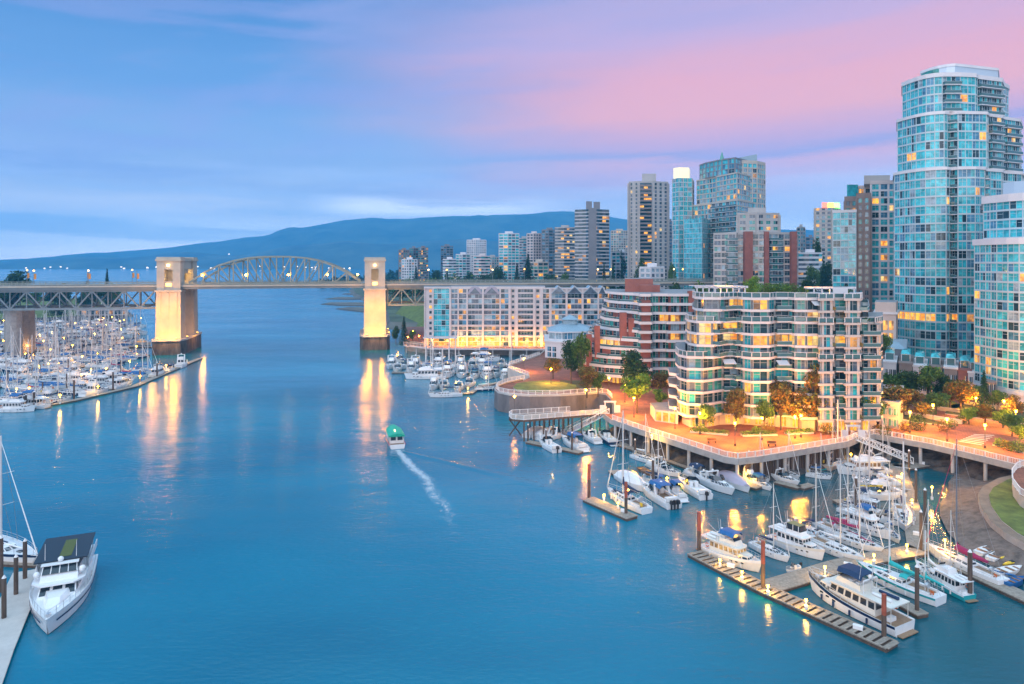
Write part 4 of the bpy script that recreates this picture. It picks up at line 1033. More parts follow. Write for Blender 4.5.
def bands(wv, r, l, off, za, zb_):
    """the pale band round a storey; the bays at the right end are beige"""
    k = next((i for i, q_ in enumerate(wv) if q_[0] >= 821), None) if r > 830 else None
    if k is None: bt.wall.prism(offset(ccw(pts(*wv, (r+2, 182), (l, 182))), off), za, zb_, w_band, w_roof); return
    bt.wall.prism(offset(ccw(pts(*wv[:k], (821, 182), (l, 182))), off), za, zb_, w_band, w_roof)
    bt.wall.prism(offset(ccw(pts((820, 153), *wv[k:], (r+2, 181.5), (820, 181.5))), off-.01), za+.03, zb_-.02, w_beige, w_roof)
for f in range(10):
    l, r = lv(f); wv = wave(l, r); z = zb+f*fh
    pl = ccw(pts(*wv, (r+2, 182), (l, 182)))
    bt.body(pl, z, z+fh, w_core)
    pale = f < 8
    bands(wv, r, l, .62, z-.06, z+.50)
    n = len(pl)
    for i in range(n):
        a, c = Vector(pl[i]), Vector(pl[(i+1) % n]); L = (c-a).length
        if L < .7: continue
        d = (c-a)/L; nn = Vector((d.y, -d.x)); mid = (a+c)/2
        if nn.dot(-mid.normalized()) < -.3: continue
        pxm = CX+mid.x/mid.y*F
        nb = max(1, round(L/2.6)); w = L/nb; east = pxm > 820
        for j in range(nb+1):
            p = a+d*min(max(j*w, .17), L-.17); bt.wall.obox(Vector((p.x, p.y, z))-Vector((d.x, d.y, 0))*.09, Vector((d.x, d.y, 0))*(.18 if not east else .5), Vector((nn.x, nn.y, 0))*.2, Vector((0, 0, fh)), w_frame if not east else w_beige)
        for j in range(nb):
            pxm = CX+((a+d*(j+.5)*w).x)/((a+d*(j+.5)*w).y)*F
            lp = .04
            if f == 6: lp = .8 if pxm < 815 else .4
            if f == 7 and pxm < 735: lp = .6
            if f == 8 and 795 < pxm < 850: lp = .7
            if f == 9 and 728 < pxm < 748: lp = .9
            gm = [bt.rg.choices((lit1, litw, lit2), (5, 1, 2))[0] for _ in range(2)] if bt.rg.random() < lp else [bt.rg.choices((g_dark, g_green, g_teal, g_grey, g_pale), (6, 4, 3, 2, .7))[0] for _ in range(2)]
            bt.pane(a+d*(j*w+.16), a+d*((j+1)*w-.16), z+.47, z+fh-.02, nn, gm, w_frame, 2, proud=.07)
        recess = (713 < pxm < 744 or 774 < pxm < 790 or 832 <= pxm < 847 or 859 <= pxm < 877)
        if L > 3 and (714 < CX+mid.x/mid.y*F < 742 or 775 < CX+mid.x/mid.y*F < 789 or 832 < CX+mid.x/mid.y*F < 847 or 859 < CX+mid.x/mid.y*F < 877):
            bt.balcony(a+d*.05, c-d*.05, nn, z+.22, 1.9, w_band if not east else w_beige, rail_g, .85)
    # terrace rail where the block steps back
    if f in (4, 7, 9):
        tp = offset(pl, .5); q = bt.part('terrace_rail')
        for a, c in zip(tp, tp[1:]+tp[:1]):
            a, c = Vector(a), Vector(c)
            if ((a+c)/2).y > 165: continue
            L = (c-a).length; zz = z+fh+.5
            q.beam((a.x, a.y, zz+1.05), (c.x, c.y, zz+1.05), .12, .12, w_white)
            for k in range(max(1, int(L/1.4))): p = a+(c-a)*(k/max(1, int(L/1.4))); q.box((p.x, p.y, zz), (.16, .12, 1.0), w_white)
            q.beam((a.x, a.y, zz+.5), (c.x, c.y, zz+.5), .03, .8, rail_g)
        bands(wv, r, l, .63, z+fh-.06, z+fh+.5)
# ground floor, lit
gpoly = ccw(pts((682, 161), (690, 157), (704, 156.5), (720, 159.5), (740, 160), (800, 156), (822, 153), (876, 153), (878, 180), (682, 180)))
bt.body(gpoly, 4.9, zb, w_beige)
for x_, d_ in ((684, 160.5), (692, 157), (699, 156.9), (708, 157.5), (724, 160), (733, 160), (744, 159.8), (755, 159), (768, 158), (780, 157.3), (792, 156.6), (826, 153), (838, 153), (850, 153), (862, 153)):
    a, c = pts((x_, d_), (x_+5.6, d_-.3)); bt.pane(a, c, 5.3, 7.3, (0, -1), [lit1, g_dark if x_ < 700 else lit1], w_mull, 2, out=.25)
b2 = bt.part('garden_wall'); b2.prism(ccw(pts((650, 171), (655, 163), (678, 160), (680, 166), (668, 172))), 4.9, 7.6, w_beige, w_roof)
for x_ in (656, 663, 670): a, c = pts((x_, 163.2-(x_-655)*.13), (x_+5, 162.5-(x_-655)*.13)); bt.pane(a, c, 5.2, 7.2, (-.1, -1), [lit1], None, 1, out=.2)
for k in range(4): b2 = bt.part('side_terrace'); z = zb+k*fh*1.0; b2.prism(ccw(pts((668, 172), (669, 164), (679, 162), (679, 172))), z, z+.7, w_white, w_roof)
# roof: pergola, awnings, penthouse bits
ztop = zb+10*fh
q = bt.part('pergola')
for k in range(9):
    for dd in (160, 166): a = pts((697+k*6, dd))[0]; q.box((a[0], a[1], ztop), (.25, .25, 2.5), w_white)
for dd in (160, 166): a, c = pts((695, dd), (748, dd)); q.beam((a[0], a[1], ztop+2.5), (c[0], c[1], ztop+2.5), .25, .3, w_white)
for k in range(18): a = pts((697+k*2.9, 159.5))[0]; q.beam((a[0], a[1], ztop+2.75), (a[0], a[1]+7, ztop+2.75), .14, .2, w_white)
q = bt.part('pergola')
for k in range(7):
    for dd in (160, 166): a = pts((806+k*8, dd))[0]; q.box((a[0], a[1], ztop), (.25, .25, 2.3), w_white)
for dd in (160, 166): a, c = pts((804, dd), (856, dd)); q.beam((a[0], a[1], ztop+2.3), (c[0], c[1], ztop+2.3), .25, .3, w_white)
for (x_, w, zz, d_) in ((722, 12, zb+5*fh-.4, 156.5), (776, 11, zb+5*fh-.4, 154.6), (811, 14, zb+10*fh-.3, 153)):
    q = bt.part('awning'); a, c = pts((x_, d_), (x_+w, d_)); A3, C3 = Vector((a[0], a[1], zz)), Vector((c[0], c[1], zz))
    q.obox(A3, C3-A3, Vector((0, -1.9, -.8)), Vector((0, 0, .08)), mat('awning_canvas', (.62, .63, .66), .7)); 
q = bt.part('roof_stair'); q.prism(ccw(pts((833, 158), (848, 158), (848, 164), (833, 164))), ztop, ztop+2.6, w_white, w_roof)
point_light('pergola_glow', (*pts((715, 162))[0], ztop+1.5), 1800, (1, .36, .06), .3); point_light('pergola_glow', (*pts((822, 162))[0], ztop+1.6), 1600, (1, .36, .06), .3)
bt.done(100, 60)
# low beige annex at its right end
bt = Bld('low_annex', 'low beige annex with planted roof at the right end of the terraced block', 'annex', PD(893, 158, 5), seed=72)
a_ = ccw(pts((879, 158), (899, 155), (903, 162), (903, 176), (880, 178)))
bt.body(a_, 4.9, 10.2, w_beige); bt.ring(a_, 10.2, 10.9, .2, w_beige)
for z in (5.6, 8.0):
    for x_ in (883, 889, 894): a, c = pts((x_, 157.4-(x_-879)*.15), (x_+4, 156.8-(x_-879)*.15)); bt.pane(a, c, z, z+1.5, (-.1, -1), [g_green, g_pale], w_mull, 2, out=.03)
bt.done()

# ---- white pavilion with blue glass roof
D = 272
bt = Bld('white_pavilion', 'small white waterfront pavilion with a blue glass lantern roof', 'pavilion', PD(565, D, 4.9), seed=75)
a_ = ccw(pts((545, D), (561, D-4), (586, D-2), (600, D+4), (600, D+22), (545, D+22))); zt = ZZ(347, D)+2
bt.body(a_, 4, zt, w_white); bt.ring(a_, zt, zt+.6, .3, w_white)
for z in (5.4, zt-3.4):
    for x_ in (547.5, 552.5, 564, 570, 576): a, c = pts((x_, D-(x_-545)*.25 if x_ < 561 else D-4+(x_-561)*.08), (x_+3.6, D-(x_-541.4)*.25 if x_ < 561 else D-4+(x_-558)*.08)); bt.pane(a, c, z, z+1.7, (-.2 if x_ < 561 else .05, -1), [g_blue, g_dark], w_mull, 2, out=.05)
up = ccw(pts((549, D+3), (562, D), (594, D+4), (594, D+18), (549, D+18))); bt.facade(up, zt+.6, 1, 2.8, band=.4, bd=.2, bm=w_white, bay=2.4, pier=.2, pm=w_white, glass=((g_pale, g_blue, g_aqua), (2, 2, 1)), lit=0)
q = bt.part('lantern_roof'); c = PD(570, D+10, zt+3.4); up2 = offset(up, .6); q.prism(up2, zt+3.4, zt+3.9, w_white); q.prism(up2, zt+3.9, zt+6.2, slate_blue, top=[(c.x+(p[0]-c.x)*.35, c.y+(p[1]-c.y)*.35) for p in up2])
up3 = ccw(pts((563, D+7), (577, D+7), (577, D+13), (563, D+13))); q.prism(up3, zt+6.2, zt+8, g_pale); q.prism(offset(up3, .5), zt+8, zt+9.8, slate_blue, top=[(c.x+(p[0]-c.x)*.1, c.y+(p[1]-c.y)*.1) for p in up3])
bt.done()

# ---- row of townhouses with glasshouse roofs
th = [(868, 204, 13.5, w_pink), (883, 202, 13.0, w_white), (899, 199, 13.0, w_brown), (913, 197, 12.6, w_pink), (929, 195, 12.6, w_brown), (944, 192, 12.8, w_brown), (958, 190, 12.4, w_red), (968, 188, 12.2, w_pink), (982, 178, 11.2, w_brown)]
names = ['pale pink', 'white', 'brown', 'pinkish', 'dark brown', 'plain brown', 'red brick', 'pale', 'brown']
where = ['at the far end of the row behind the low annex', 'second along the row from the low annex', 'beside the white townhouse', 'between two brown townhouses', 'standing behind the dark garden trees', 'adjoining the red brick townhouse', 'with one tall window', 'beside the foot of the curved white banded tower', 'under the curved white banded tower']
for i, (px, d, zt, m_) in enumerate(th):
    bt = Bld('townhouse', names[i]+' townhouse '+where[i], 'townhouse', PD(px, d, 5), group='row of townhouses below the towers', seed=80+i)
    w = 13.4; a_ = ccw(pts((px, d), (px+w, d-2), (px+w+1, d+12), (px+1, d+14))); bt.body(a_, 4.9, zt, m_); bt.ring(a_, zt, zt+.5, .15, w_white if i % 2 else m_)
    for z in (6.0, 9.2):
        for o in (1.6, 6.2, 10.0):
            if m_ == w_red and o != 6.2: continue
            a, c = pts((px+o, d-o*.149), (px+o+2.8, d-(o+2.8)*.149)); bt.pane(a, c, z, z+2.0, (-.15, -1), [bt.rg.choice((g_dark, g_pale, lit2, g_grey)), g_dark], w_white, 2, out=.04)
    if i < 8:
        q = bt.part('glasshouse'); gpo = ccw(pts((px+2.5, d+3), (px+11, d+2), (px+11.5, d+9), (px+3, d+10))); q.prism(gpo, zt+.3, zt+2.4, rail_g); c = Vector(gpo[0]).lerp(Vector(gpo[2]), .5)
        q.prism(offset(gpo, .2), zt+2.4, zt+3.4, g_aqua, top=[(c.x+(p[0]-c.x)*.7, c.y+(p[1]-c.y)*.5) for p in gpo])
        for p in gpo: q.box((p[0], p[1], zt+.3), (.16, .16, 2.2), w_white)
        for a, c in zip(gpo, gpo[1:]+gpo[:1]): q.beam((a[0], a[1], zt+2.42), (c[0], c[1], zt+2.42), .2, .16, w_white)
    bt.done()
# orange lit lobby pavilion and low link between the blocks
bt = Bld('lit_lobby', 'low brick building glowing orange behind the terraced block', 'lobby', PD(888, 230, 6), seed=95)
a_ = ccw(pts((875, 228), (896, 226), (898, 240), (876, 242))); bt.body(a_, 5, ZZ(302, 228), w_beige); bt.ring(a_, ZZ(314, 228), ZZ(312, 228), .5, w_white)
for k in range(3):
    for z in (8, 12, 16, 20): a, c = pts((877+k*6, 227.7-k*.5), (881.5+k*6, 227.3-k*.5)); bt.pane(a, c, z, z+3, (-.05, -1), [lit1, lit2], None, 2, out=.05)
bt.done()
bt = Bld('dark_hall', 'low dark curved-roof hall below the tallest tower', 'hall', PD(892, 215, 6), seed=96)
a_ = ccw(pts((876, 216), (905, 212), (908, 226), (878, 229))); bt.body(a_, 5, 15.5, w_dgrey); 
q = bt.part('roof'); c = PD(892, 221, 0); q.prism(offset(a_, .4), 15.5, 17.4, slate_blue, top=[(c.x+(p[0]-c.x)*.8, c.y+(p[1]-c.y)*.5) for p in a_])
for k in range(4): a, c = pts((879+k*6, 215.6-k*.8), (883+k*6, 215.1-k*.8)); bt.pane(a, c, 10.5, 13, (-.14, -1), [g_pale, g_teal], w_white, 2, out=.05)
bt.done()
# ================================================================== BOATS AND DOCKS
orange_p = mat('orange_plastic', (.6, .13, .02), .5)
class Boat:
    def __init__(s, L): s.L = L; s.parts = []
    def p(s, name): q = MB(); s.parts.append((name, q)); return q
    def merged(s, name):
        q = MB()
        for _, o in s.parts: q.merge(o)
        return q
    def thing(s, name, cat):
        t_ = thing(name, '', cat, (0, 0, 0)); t_['L'] = s.L
        for nm, q in s.parts:
            if not q.f: continue
            up = {'cabin_window': 'cabin', 'sail_cover': 'boom', 'enclosure_frame': 'canvas_enclosure', 'screen_frame': 'windscreen', 'hatch': 'cabin', 'mizzen_cover': 'mizzen_mast', 'roof_light': 'roof'}.get(nm)
            host = [ch for ch in t_.children if ch.name.split('.')[0] == up]
            q.build(nm, host[0] if host else t_)
        return t_
def hull(bt, L, B, fs, fb, hm=None, sm=None, boot=None, dm=None, over=.06, sharp=1.5, wide=.86):
    hm = hm or gel; sm = sm or hm; boot = boot or black_rub; dm = dm or gel
    q = bt.p('hull'); rings = []; n = 11
    def hb(t): return B/2*(wide+(1-wide)*math.sin(min(1, t/.4)*math.pi/2)) if t < .4 else B/2*max(.02, 1-((t-.4)/.6)**(sharp*1.5))
    for i in range(n):
        t = i/(n-1); b_ = hb(t); zs = fs+(fb-fs)*t**1.8; x = -L/2+L*t
        def pt(sd, k, z, xo): return (x+xo*L*over*t**3, sd*b_*k, z)
        r_ = [(1.0, zs, 0), (.985, zs*.74, -.35), (.90, .08, -1.0), (.6, -.45, -1.5)]
        ring = [pt(1, k, z, o) for k, z, o in r_]+[pt(-1, k, z, o) for k, z, o in reversed(r_)]
        ring += [(x, -b_*.93, zs-.02), (x, -b_*.90, zs-.12), (x, b_*.90, zs-.12), (x, b_*.93, zs-.02)]
        rings.append(ring)
    q.loft(rings, closed=True, smooth=False, ms=[sm, hm, boot, boot, boot, hm, sm, hm, hm, dm, hm, hm], flip=False)
    q.add(rings[0], [tuple(range(8))], hm); q.add(rings[-1], [tuple(reversed(range(8)))], hm)
    bt.hb = hb; bt.fs, bt.fb, bt.B = fs, fb, B
    bt.sheer = lambda x: fs+(fb-fs)*((x+L/2)/L)**1.8
def house(bt, x0, x1, w0, w1, z0, h, fr=.5, br=.1, m=None, ti=.88, win=(.42, .85), panes=4, gm=None, name='cabin', roof=None, wn='cabin_window', ends=True):
    m = m or gel; gm = gm or tint; q = bt.p(name)
    def ring(k, g=0.0):
        xa, xb = x0+br*k-g, x1-fr*k+g; s_ = 1-(1-ti)*k
        return [(xa, -w0/2*s_-g, z0+h*k), (xb, -w1/2*s_-g, z0+h*k), (xb, w1/2*s_+g, z0+h*k), (xa, w0/2*s_+g, z0+h*k)]
    q.loft([ring(0), ring(1)], m, closed=True, smooth=False); q.add(ring(1), [(0, 1, 2, 3)], roof or m)
    if not win: return
    g_ = bt.p(wn); lo, hi = ring(win[0], .02), ring(win[1], .02)
    for a, c, n in ((0, 1, panes), (2, 3, panes), (1, 2, 3 if w1 > 1.6 else 2), (3, 0, 2)):
        if not ends and (a, c) in ((3, 0),): continue
        for i in range(n):
            k0, k1 = (i+.12)/n, (i+.88)/n; L_ = [Vector(lo[a]).lerp(Vector(lo[c]), k) for k in (k0, k1)]; H_ = [Vector(hi[a]).lerp(Vector(hi[c]), k) for k in (k0, k1)]
            g_.add([L_[0], L_[1], H_[1], H_[0]], [(0, 1, 2, 3)], gm)
def rails(bt, x0, x1, k=.93, h=.75, n=9):
    q = bt.p('guard_rail')
    for sd in (-1, 1):
        prev = None
        for i in range(n):
            x = x0+(x1-x0)*i/(n-1); t = (x+bt.L/2)/bt.L; p = Vector((x, sd*bt.hb(t)*k, bt.sheer(x)))
            q.tube(p, p+Vector((0, 0, h)), .03, .03, 4, alu, caps=False)
            if prev: q.tube(prev+Vector((0, 0, h)), p+Vector((0, 0, h)), .032, .032, 4, alu, caps=False); q.tube(prev+Vector((0, 0, h*.5)), p+Vector((0, 0, h*.5)), .015, .015, 3, alu, caps=False)
            prev = p
def canopy(bt, x0, x1, w, z, h, m, name='canopy', posts=True):
    q = bt.p(name); rows = []
    for i in range(6):
        k = i/5; x = x0+(x1-x0)*k; rows.append([(x, -w/2, z+h*.55+h*.08*math.sin(math.pi*k)), (x, -w*.36, z+h*(.92+.08*math.sin(math.pi*k))), (x, w*.36, z+h*(.92+.08*math.sin(math.pi*k))), (x, w/2, z+h*.55+h*.08*math.sin(math.pi*k))])
    q.loft(rows, m, smooth=False)
    q.loft([[(p[0], p[1]*.97, p[2]-.06) for p in r_] for r_ in rows], m, smooth=False, flip=True)
    if posts:
        for x in (x0+.1, x1-.1):
            for sd in (-1, 1): q.tube((x, sd*w*.48, z-.2), (x, sd*w*.48, z+h*.56), .03, .03, 4, alu)
def outboard(bt, x, y, z, m=None):
    q = bt.p('outboard_motor'); m = m or black_rub
    q.box((x-.25, y, z+.1), (.55, .42, .55), m, 0, (.8, .8)); q.box((x-.2, y, z-.8), (.22, .16, .9), m)
def sailboat(L, hm=None, sm=None, cover=None, dodger=None, tall=1.3, mizzen=False, mm=None, boot=None, jib=None, beam=.31, rig=True, mr=1.35, cv=1.0):
    bt = Boat(L); cover = cover or white; mm = mm or mastm
    hull(bt, L, L*beam, .09*L, .125*L, hm, sm, boot, gel, .07, 1.35, .72); B = L*beam
    d_ = .09*L-.1
    house(bt, -L*.12, L*.24, B*.58, B*.36, d_, .55+.01*L, .9, .05, gel, .86, (.3, .8), 4)
    q = bt.p('cockpit'); q.box((-L*.28, 0, d_+.02), (L*.26, B*.44, .1), teak)
    for sd in (-1, 1): q.box((-L*.28, sd*B*.27, d_), (L*.28, B*.07, .38), gel)
    q.tube((-L*.36, 0, d_), (-L*.36, 0, d_+.95), .06, .05, 5, gel); q.tube((-L*.37, 0, d_+1.0), (-L*.34, 0, d_+1.0), .42, .42, 8, alu)
    q = bt.p('hatch'); q.box((L*.10, 0, d_+.56+.01*L), (.7, .7, .08), tint); q.box((L*.31, 0, bt.sheer(L*.31)-.12), (.6, .55, .12), tint)
    mx = L*.08; mh = L*tall; q = bt.p('mast'); q.tube((mx, 0, d_), (mx, 0, mh), .105*mr, .075*mr, 7, mm)
    for k in (.42, .68): q.tube((mx, -B*.34, mh*k), (mx, B*.34, mh*k), .04, .04, 4, mm)
    q.tube((mx, 0, mh), (mx, 0, mh+.7), .02, .02, 3, rigm)
    bz = d_+1.75; q = bt.p('boom'); q.tube((mx-.1, 0, bz), (mx-L*.40, 0, bz+.1), .07, .06, 6, mm)
    q = bt.p('sail_cover'); q.tube((mx-.12, 0, bz+.5), (mx-L*.18, 0, bz+.26), .26*cv, .22*cv, 7, cover); q.tube((mx-L*.18, 0, bz+.26), (mx-L*.39, 0, bz+.2), .22*cv, .10*cv, 7, cover); q.tube((mx-.12, 0, bz+.35), (mx-.12, 0, bz+1.5), .2, .08, 6, cover)
    if dodger: canopy(bt, -L*.17, -L*.08, B*.55, d_+.55, 1.05, dodger, 'dodger', False)
    if rig:
        q = bt.p('rigging'); bow = (L*.5, 0, bt.fb+.05); 
        q.tube((L*.49, 0, bt.fb+.1), (mx, 0, mh*.96), .075 if jib is None else .10, .03, 5, jib or white)
        q.tube((-L*.5, 0, bt.fs), (mx, 0, mh), .022, .022, 3, rigm)
        for sd in (-1, 1):
            q.tube((mx-.1, sd*B*.45, d_), (mx, sd*B*.33, mh*.42), .02, .02, 3, rigm); q.tube((mx, sd*B*.33, mh*.42), (mx, 0, mh*.95), .02, .02, 3, rigm); q.tube((mx-.8, sd*B*.45, d_), (mx, 0, mh*.55), .02, .02, 3, rigm)
        rails(bt, -L*.47, L*.47, .95, .62, 8)
    if mizzen:
        x = -L*.33; h2 = mh*.72; q = bt.p('mizzen_mast'); q.tube((x, 0, d_), (x, 0, h2), .09, .06, 6, mm)
        q = bt.p('mizzen_cover'); q.tube((x-.1, 0, bz+.4), (x-L*.2, 0, bz+.15), .24, .12, 7, cover)
        q.tube((x-.1, 0, bz), (x-.1, 0, bz+1.2), .2, .07, 6, cover)
    q = bt.p('hull_portlight')
    for k in (.42, .52, .62):
        for sd in (-1, 1): x = -L/2+L*k; q.box((x, sd*(bt.hb(k)*.97-.02), bt.sheer(x)*.66), (.45, .08, .14), tint)
    q = bt.p('deck_gear'); q.tube((mx+L*.02, 0, d_+.7), (mx+L*.24, B*.05, d_+.62), .12, .1, 6, cover); q.box((-L*.44, B*.2, d_+.3), (.5, .12, .5), orange_p if L > 9.8 else yellow_paint); q.tube((-L*.46, 0, d_), (-L*.46, 0, d_+1.9), .03, .02, 4, alu)
    q = bt.p('fender_row')
    for k in (-.2, .05, .22):
        for sd in (-1, 1): q.tube((k*L, sd*(bt.hb(k+.5)+.1), .3), (k*L, sd*(bt.hb(k+.5)+.1), .95), .13, .13, 6, white if k else navy)
    return bt
def trawler(L, hm=None, sm=None, top=None, boot=None, cab=None, enclosed=False, mast=True, gm=None):
    bt = Boat(L); B = L*.33; cab = cab or gel
    hull(bt, L, B, .095*L, .175*L, hm, sm, boot, teak if sm is navy_hull else gel, .05, 1.5, .9); d_ = .095*L
    house(bt, -L*.30, L*.20, B*.74, B*.60, d_-.1, 2.1, .55, .1, cab, .94, (.42, .82), 6, gm)
    house(bt, L*.14, L*.34, B*.62, B*.40, d_+.15, 1.0, .5, 0, cab, .92, (.35, .75), 2, name='forward_cabin', wn='cabin_window', ends=False)
    z1 = d_+2.0
    q = bt.p('boat_deck'); q.prism([(-L*.46, -B*.42), (L*.16, -B*.38), (L*.20, -B*.22), (L*.20, B*.22), (L*.16, B*.38), (-L*.46, B*.42)], z1-.04, z1+.1, cab)
    for sd in (-1, 1): q.tube((-L*.45, sd*B*.38, d_-.1), (-L*.45, sd*B*.38, z1), .05, .05, 5, cab)
    house(bt, -L*.14, L*.14, B*.62, B*.46, z1+.1, .85, .45, .05, cab, .95, None, name='flybridge')
    q = bt.p('windscreen'); q.add([(L*.10, -B*.22, z1+.95), (L*.10, B*.22, z1+.95), (L*.07, B*.22, z1+1.45), (L*.07, -B*.22, z1+1.45)], [(0, 1, 2, 3), (3, 2, 1, 0)], tint)
    q = bt.p('seats')
    for x in (-.02, -.09): q.box((L*x, 0, z1+.12), (.6, B*.4, .95), white)
    if enclosed:
        house(bt, -L*.14, L*.11, B*.60, B*.46, z1+.9, 1.15, .25, .05, tint, .95, None, name='canvas_enclosure', roof=top)
        q = bt.p('enclosure_frame')
        for x in (-.13, -.02, .085):
            for sd in (-1, 1): q.beam((L*x, sd*B*.275, z1+.9), (L*x, sd*B*.265, z1+2.05), .1, .1, white)
    elif top: canopy(bt, -L*.15, L*.10, B*.66, z1+.9, 1.5, top)
    if mast:
        q = bt.p('mast'); q.tube((-L*.18, 0, z1), (-L*.20, 0, z1+L*.28), .07, .05, 5, mastm); q.tube((-L*.19, 0, z1+.6), (-L*.42, 0, z1+L*.16), .05, .04, 5, mastm)
        q.beam((-L*.17, -B*.3, z1+1.8), (-L*.17, B*.3, z1+1.8), .16, .1, gel)
        for sd in (-1, 1): q.tube((-L*.17, sd*B*.3, z1), (-L*.17, sd*B*.3, z1+1.8), .05, .05, 5, gel)
        q.ball((-L*.17, 0, z1+2.1), .28, gel, 8, 5)
    q = bt.p('dinghy'); q.tube((-L*.40, -B*.2, z1+.3), (-L*.22, -B*.2, z1+.3), .26, .2, 7, gel if not top else (top if top is navy else gel)); q.tube((-L*.40, B*.1, z1+.3), (-L*.22, B*.1, z1+.3), .26, .2, 7, gel)
    rails(bt, -L*.05, L*.48, .95, .8, 8)
    q = bt.p('antenna')
    for sd in (-1, 1): q.tube((-L*.12, sd*B*.3, z1+.9), (-L*.16, sd*B*.32, z1+4.4), .035, .02, 4, white)
    q = bt.p('hull_portlight')
    for k in (.60, .68, .76):
        for sd in (-1, 1): x = -L/2+L*k; q.box((x, sd*(bt.hb(k)*.985-.02), bt.sheer(x)*.55), (.5, .1, .22), tint)
    q = bt.p('life_ring'); o = (-L*.33, -B*.40, d_+.75)
    for i in range(10): w0, w1 = 2*math.pi*i/10, 2*math.pi*(i+1)/10; q.tube((o[0]+.34*math.cos(w0), o[1], o[2]+.34*math.sin(w0)), (o[0]+.34*math.cos(w1), o[1], o[2]+.34*math.sin(w1)), .09, .09, 5, white if i % 5 == 0 else orange_p)
    q = bt.p('deck_locker'); q.box((-L*.40, B*.15, d_-.1), (.7, 1.3, .5), gel); q.box((L*.38, 0, bt.sheer(L*.38)-.1), (.7, .45, .3), alu)
    q = bt.p('swim_step'); q.box((-L*.5-.35, 0, .12), (.8, B*.7, .12), teak)
    q = bt.p('fender_row')
    for k in (-.25, -.08, .1, .25):
        for sd in (-1, 1): q.tube((k*L, sd*(bt.hb(k+.5)+.12), .35), (k*L, sd*(bt.hb(k+.5)+.12), 1.0), .14, .14, 6, navy if sm is navy_hull else white)
    return bt
def cruiser(L, hm=None, sm=None, top=None, boot=None, arch=True, ob=0, fly=False):
    bt = Boat(L); B = L*.32
    hull(bt, L, B, .10*L, .15*L, hm, sm, boot, gel, .09, 1.25, .92); d_ = .10*L
    house(bt, -L*.04, L*.36, B*.72, B*.26, d_-.1, .55+.03*L, L*.17, .02, gel, .8, (.35, .8), 4)
    q = bt.p('windscreen'); z = d_+.4+.03*L; 
    w = B*.36; q.add([(L*.07, -w, z), (L*.15, 0, z), (L*.07, w, z), (L*.02, -w*.9, z+.75), (L*.09, 0, z+.75), (L*.02, w*.9, z+.75), (-L*.10, -w*1.05, z-.1), (-L*.10, w*1.05, z-.1), (-L*.08, -w, z+.5), (-L*.08, w, z+.5)], [(0, 1, 4, 3), (1, 2, 5, 4), (6, 0, 3, 8), (2, 7, 9, 5), (3, 4, 1, 0), (4, 5, 2, 1), (8, 3, 0, 6), (5, 9, 7, 2)], tint)
    q = bt.p('cockpit'); q.box((-L*.24, 0, d_-.1), (L*.36, B*.66, .12), teak if L > 9 else gel)
    q.box((-L*.42, 0, d_), (L*.07, B*.6, .6), white); q.box((-L*.05, B*.18, d_), (.7, .6, .9), white); q.box((-L*.05, -B*.18, d_), (.7, .6, .9), white)
    for sd in (-1, 1): q.box((-L*.24, sd*B*.38, d_-.05), (L*.44, B*.08, .45), gel)
    if fly:
        house(bt, -L*.22, L*.12, B*.68, B*.5, d_, 1.9, L*.09, .1, gel, .9, (.45, .85), 4); house(bt, -L*.2, L*.02, B*.6, B*.45, d_+1.9, .7, .4, 0, gel, .95, None, name='flybridge')
    if arch:
        q = bt.p('radar_arch'); x = -L*.16; h = 1.75+(1.7 if fly else 0)
        for sd in (-1, 1): q.beam((x-.3, sd*B*.4, d_), (x+.2, sd*B*.36, d_+h), .35, .1, gel, (1, 0, 0))
        q.box((x+.2, 0, d_+h-.05), (.45, B*.76, .12), gel); q.ball((x+.2, 0, d_+h+.25), .24, gel, 7, 5)
    if top: canopy(bt, -L*.30, L*.03, B*.78, d_+.75+(1.7 if fly else 0), 1.35, top)
    for k in range(ob): outboard(bt, -L*.5, (k-(ob-1)/2)*.55, .75)
    rails(bt, L*.02, L*.48, .93, .55, 6)
    q = bt.p('swim_step'); q.box((-L*.5-.3, 0, .15), (.7, B*.75, .1), gel) if not ob else None
    return bt
def covered(L, m, hm=None):
    bt = Boat(L); B = L*.34; hull(bt, L, B, .09*L, .13*L, hm, None, None, gel); d_ = .09*L
    q = bt.p('boat_cover'); rows = []
    for i in range(7):
        k = i/6; x = -L*.47+L*.86*k; w = bt.hb((x+L/2)/L)*.96; z = bt.sheer(x); h = .35+.9*math.sin(math.pi*min(1, k*.9+.12))
        rows.append([(x, -w, z), (x, -w*.5, z+h*.8), (x, 0, z+h), (x, w*.5, z+h*.8), (x, w, z)])
    q.loft(rows, m, smooth=False); q.add(rows[0], [(0, 1, 2, 3, 4)], m); q.add(rows[-1], [(4, 3, 2, 1, 0)], m)
    return bt
def skiff(L, hm, inner):
    bt = Boat(L); B = L*.36; hull(bt, L, B, .42, .6, hm, None, hm, inner, .05, 1.3, .85)
    q = bt.p('thwart')
    for x in (-.25, .05, .28): q.box((x*L, 0, .36), (.3, bt.hb(x+.5)*1.8, .08), woodw)
    return bt
def kayak(L, m):
    bt = Boat(L); q = bt.p('hull'); rows = []
    for i in range(9):
        t = i/8; x = -L/2+L*t; w = .36*math.sin(math.pi*min(.98, max(.02, t)))**.6; rows.append([(x, -w, .22), (x, -w*.6, .02), (x, w*.6, .02), (x, w, .22), (x, 0, .34)])
    q.loft(rows, m, closed=True); q = bt.p('seat_well'); q.box((-.2, 0, .28), (1.1, .42, .06), black_rub); return bt

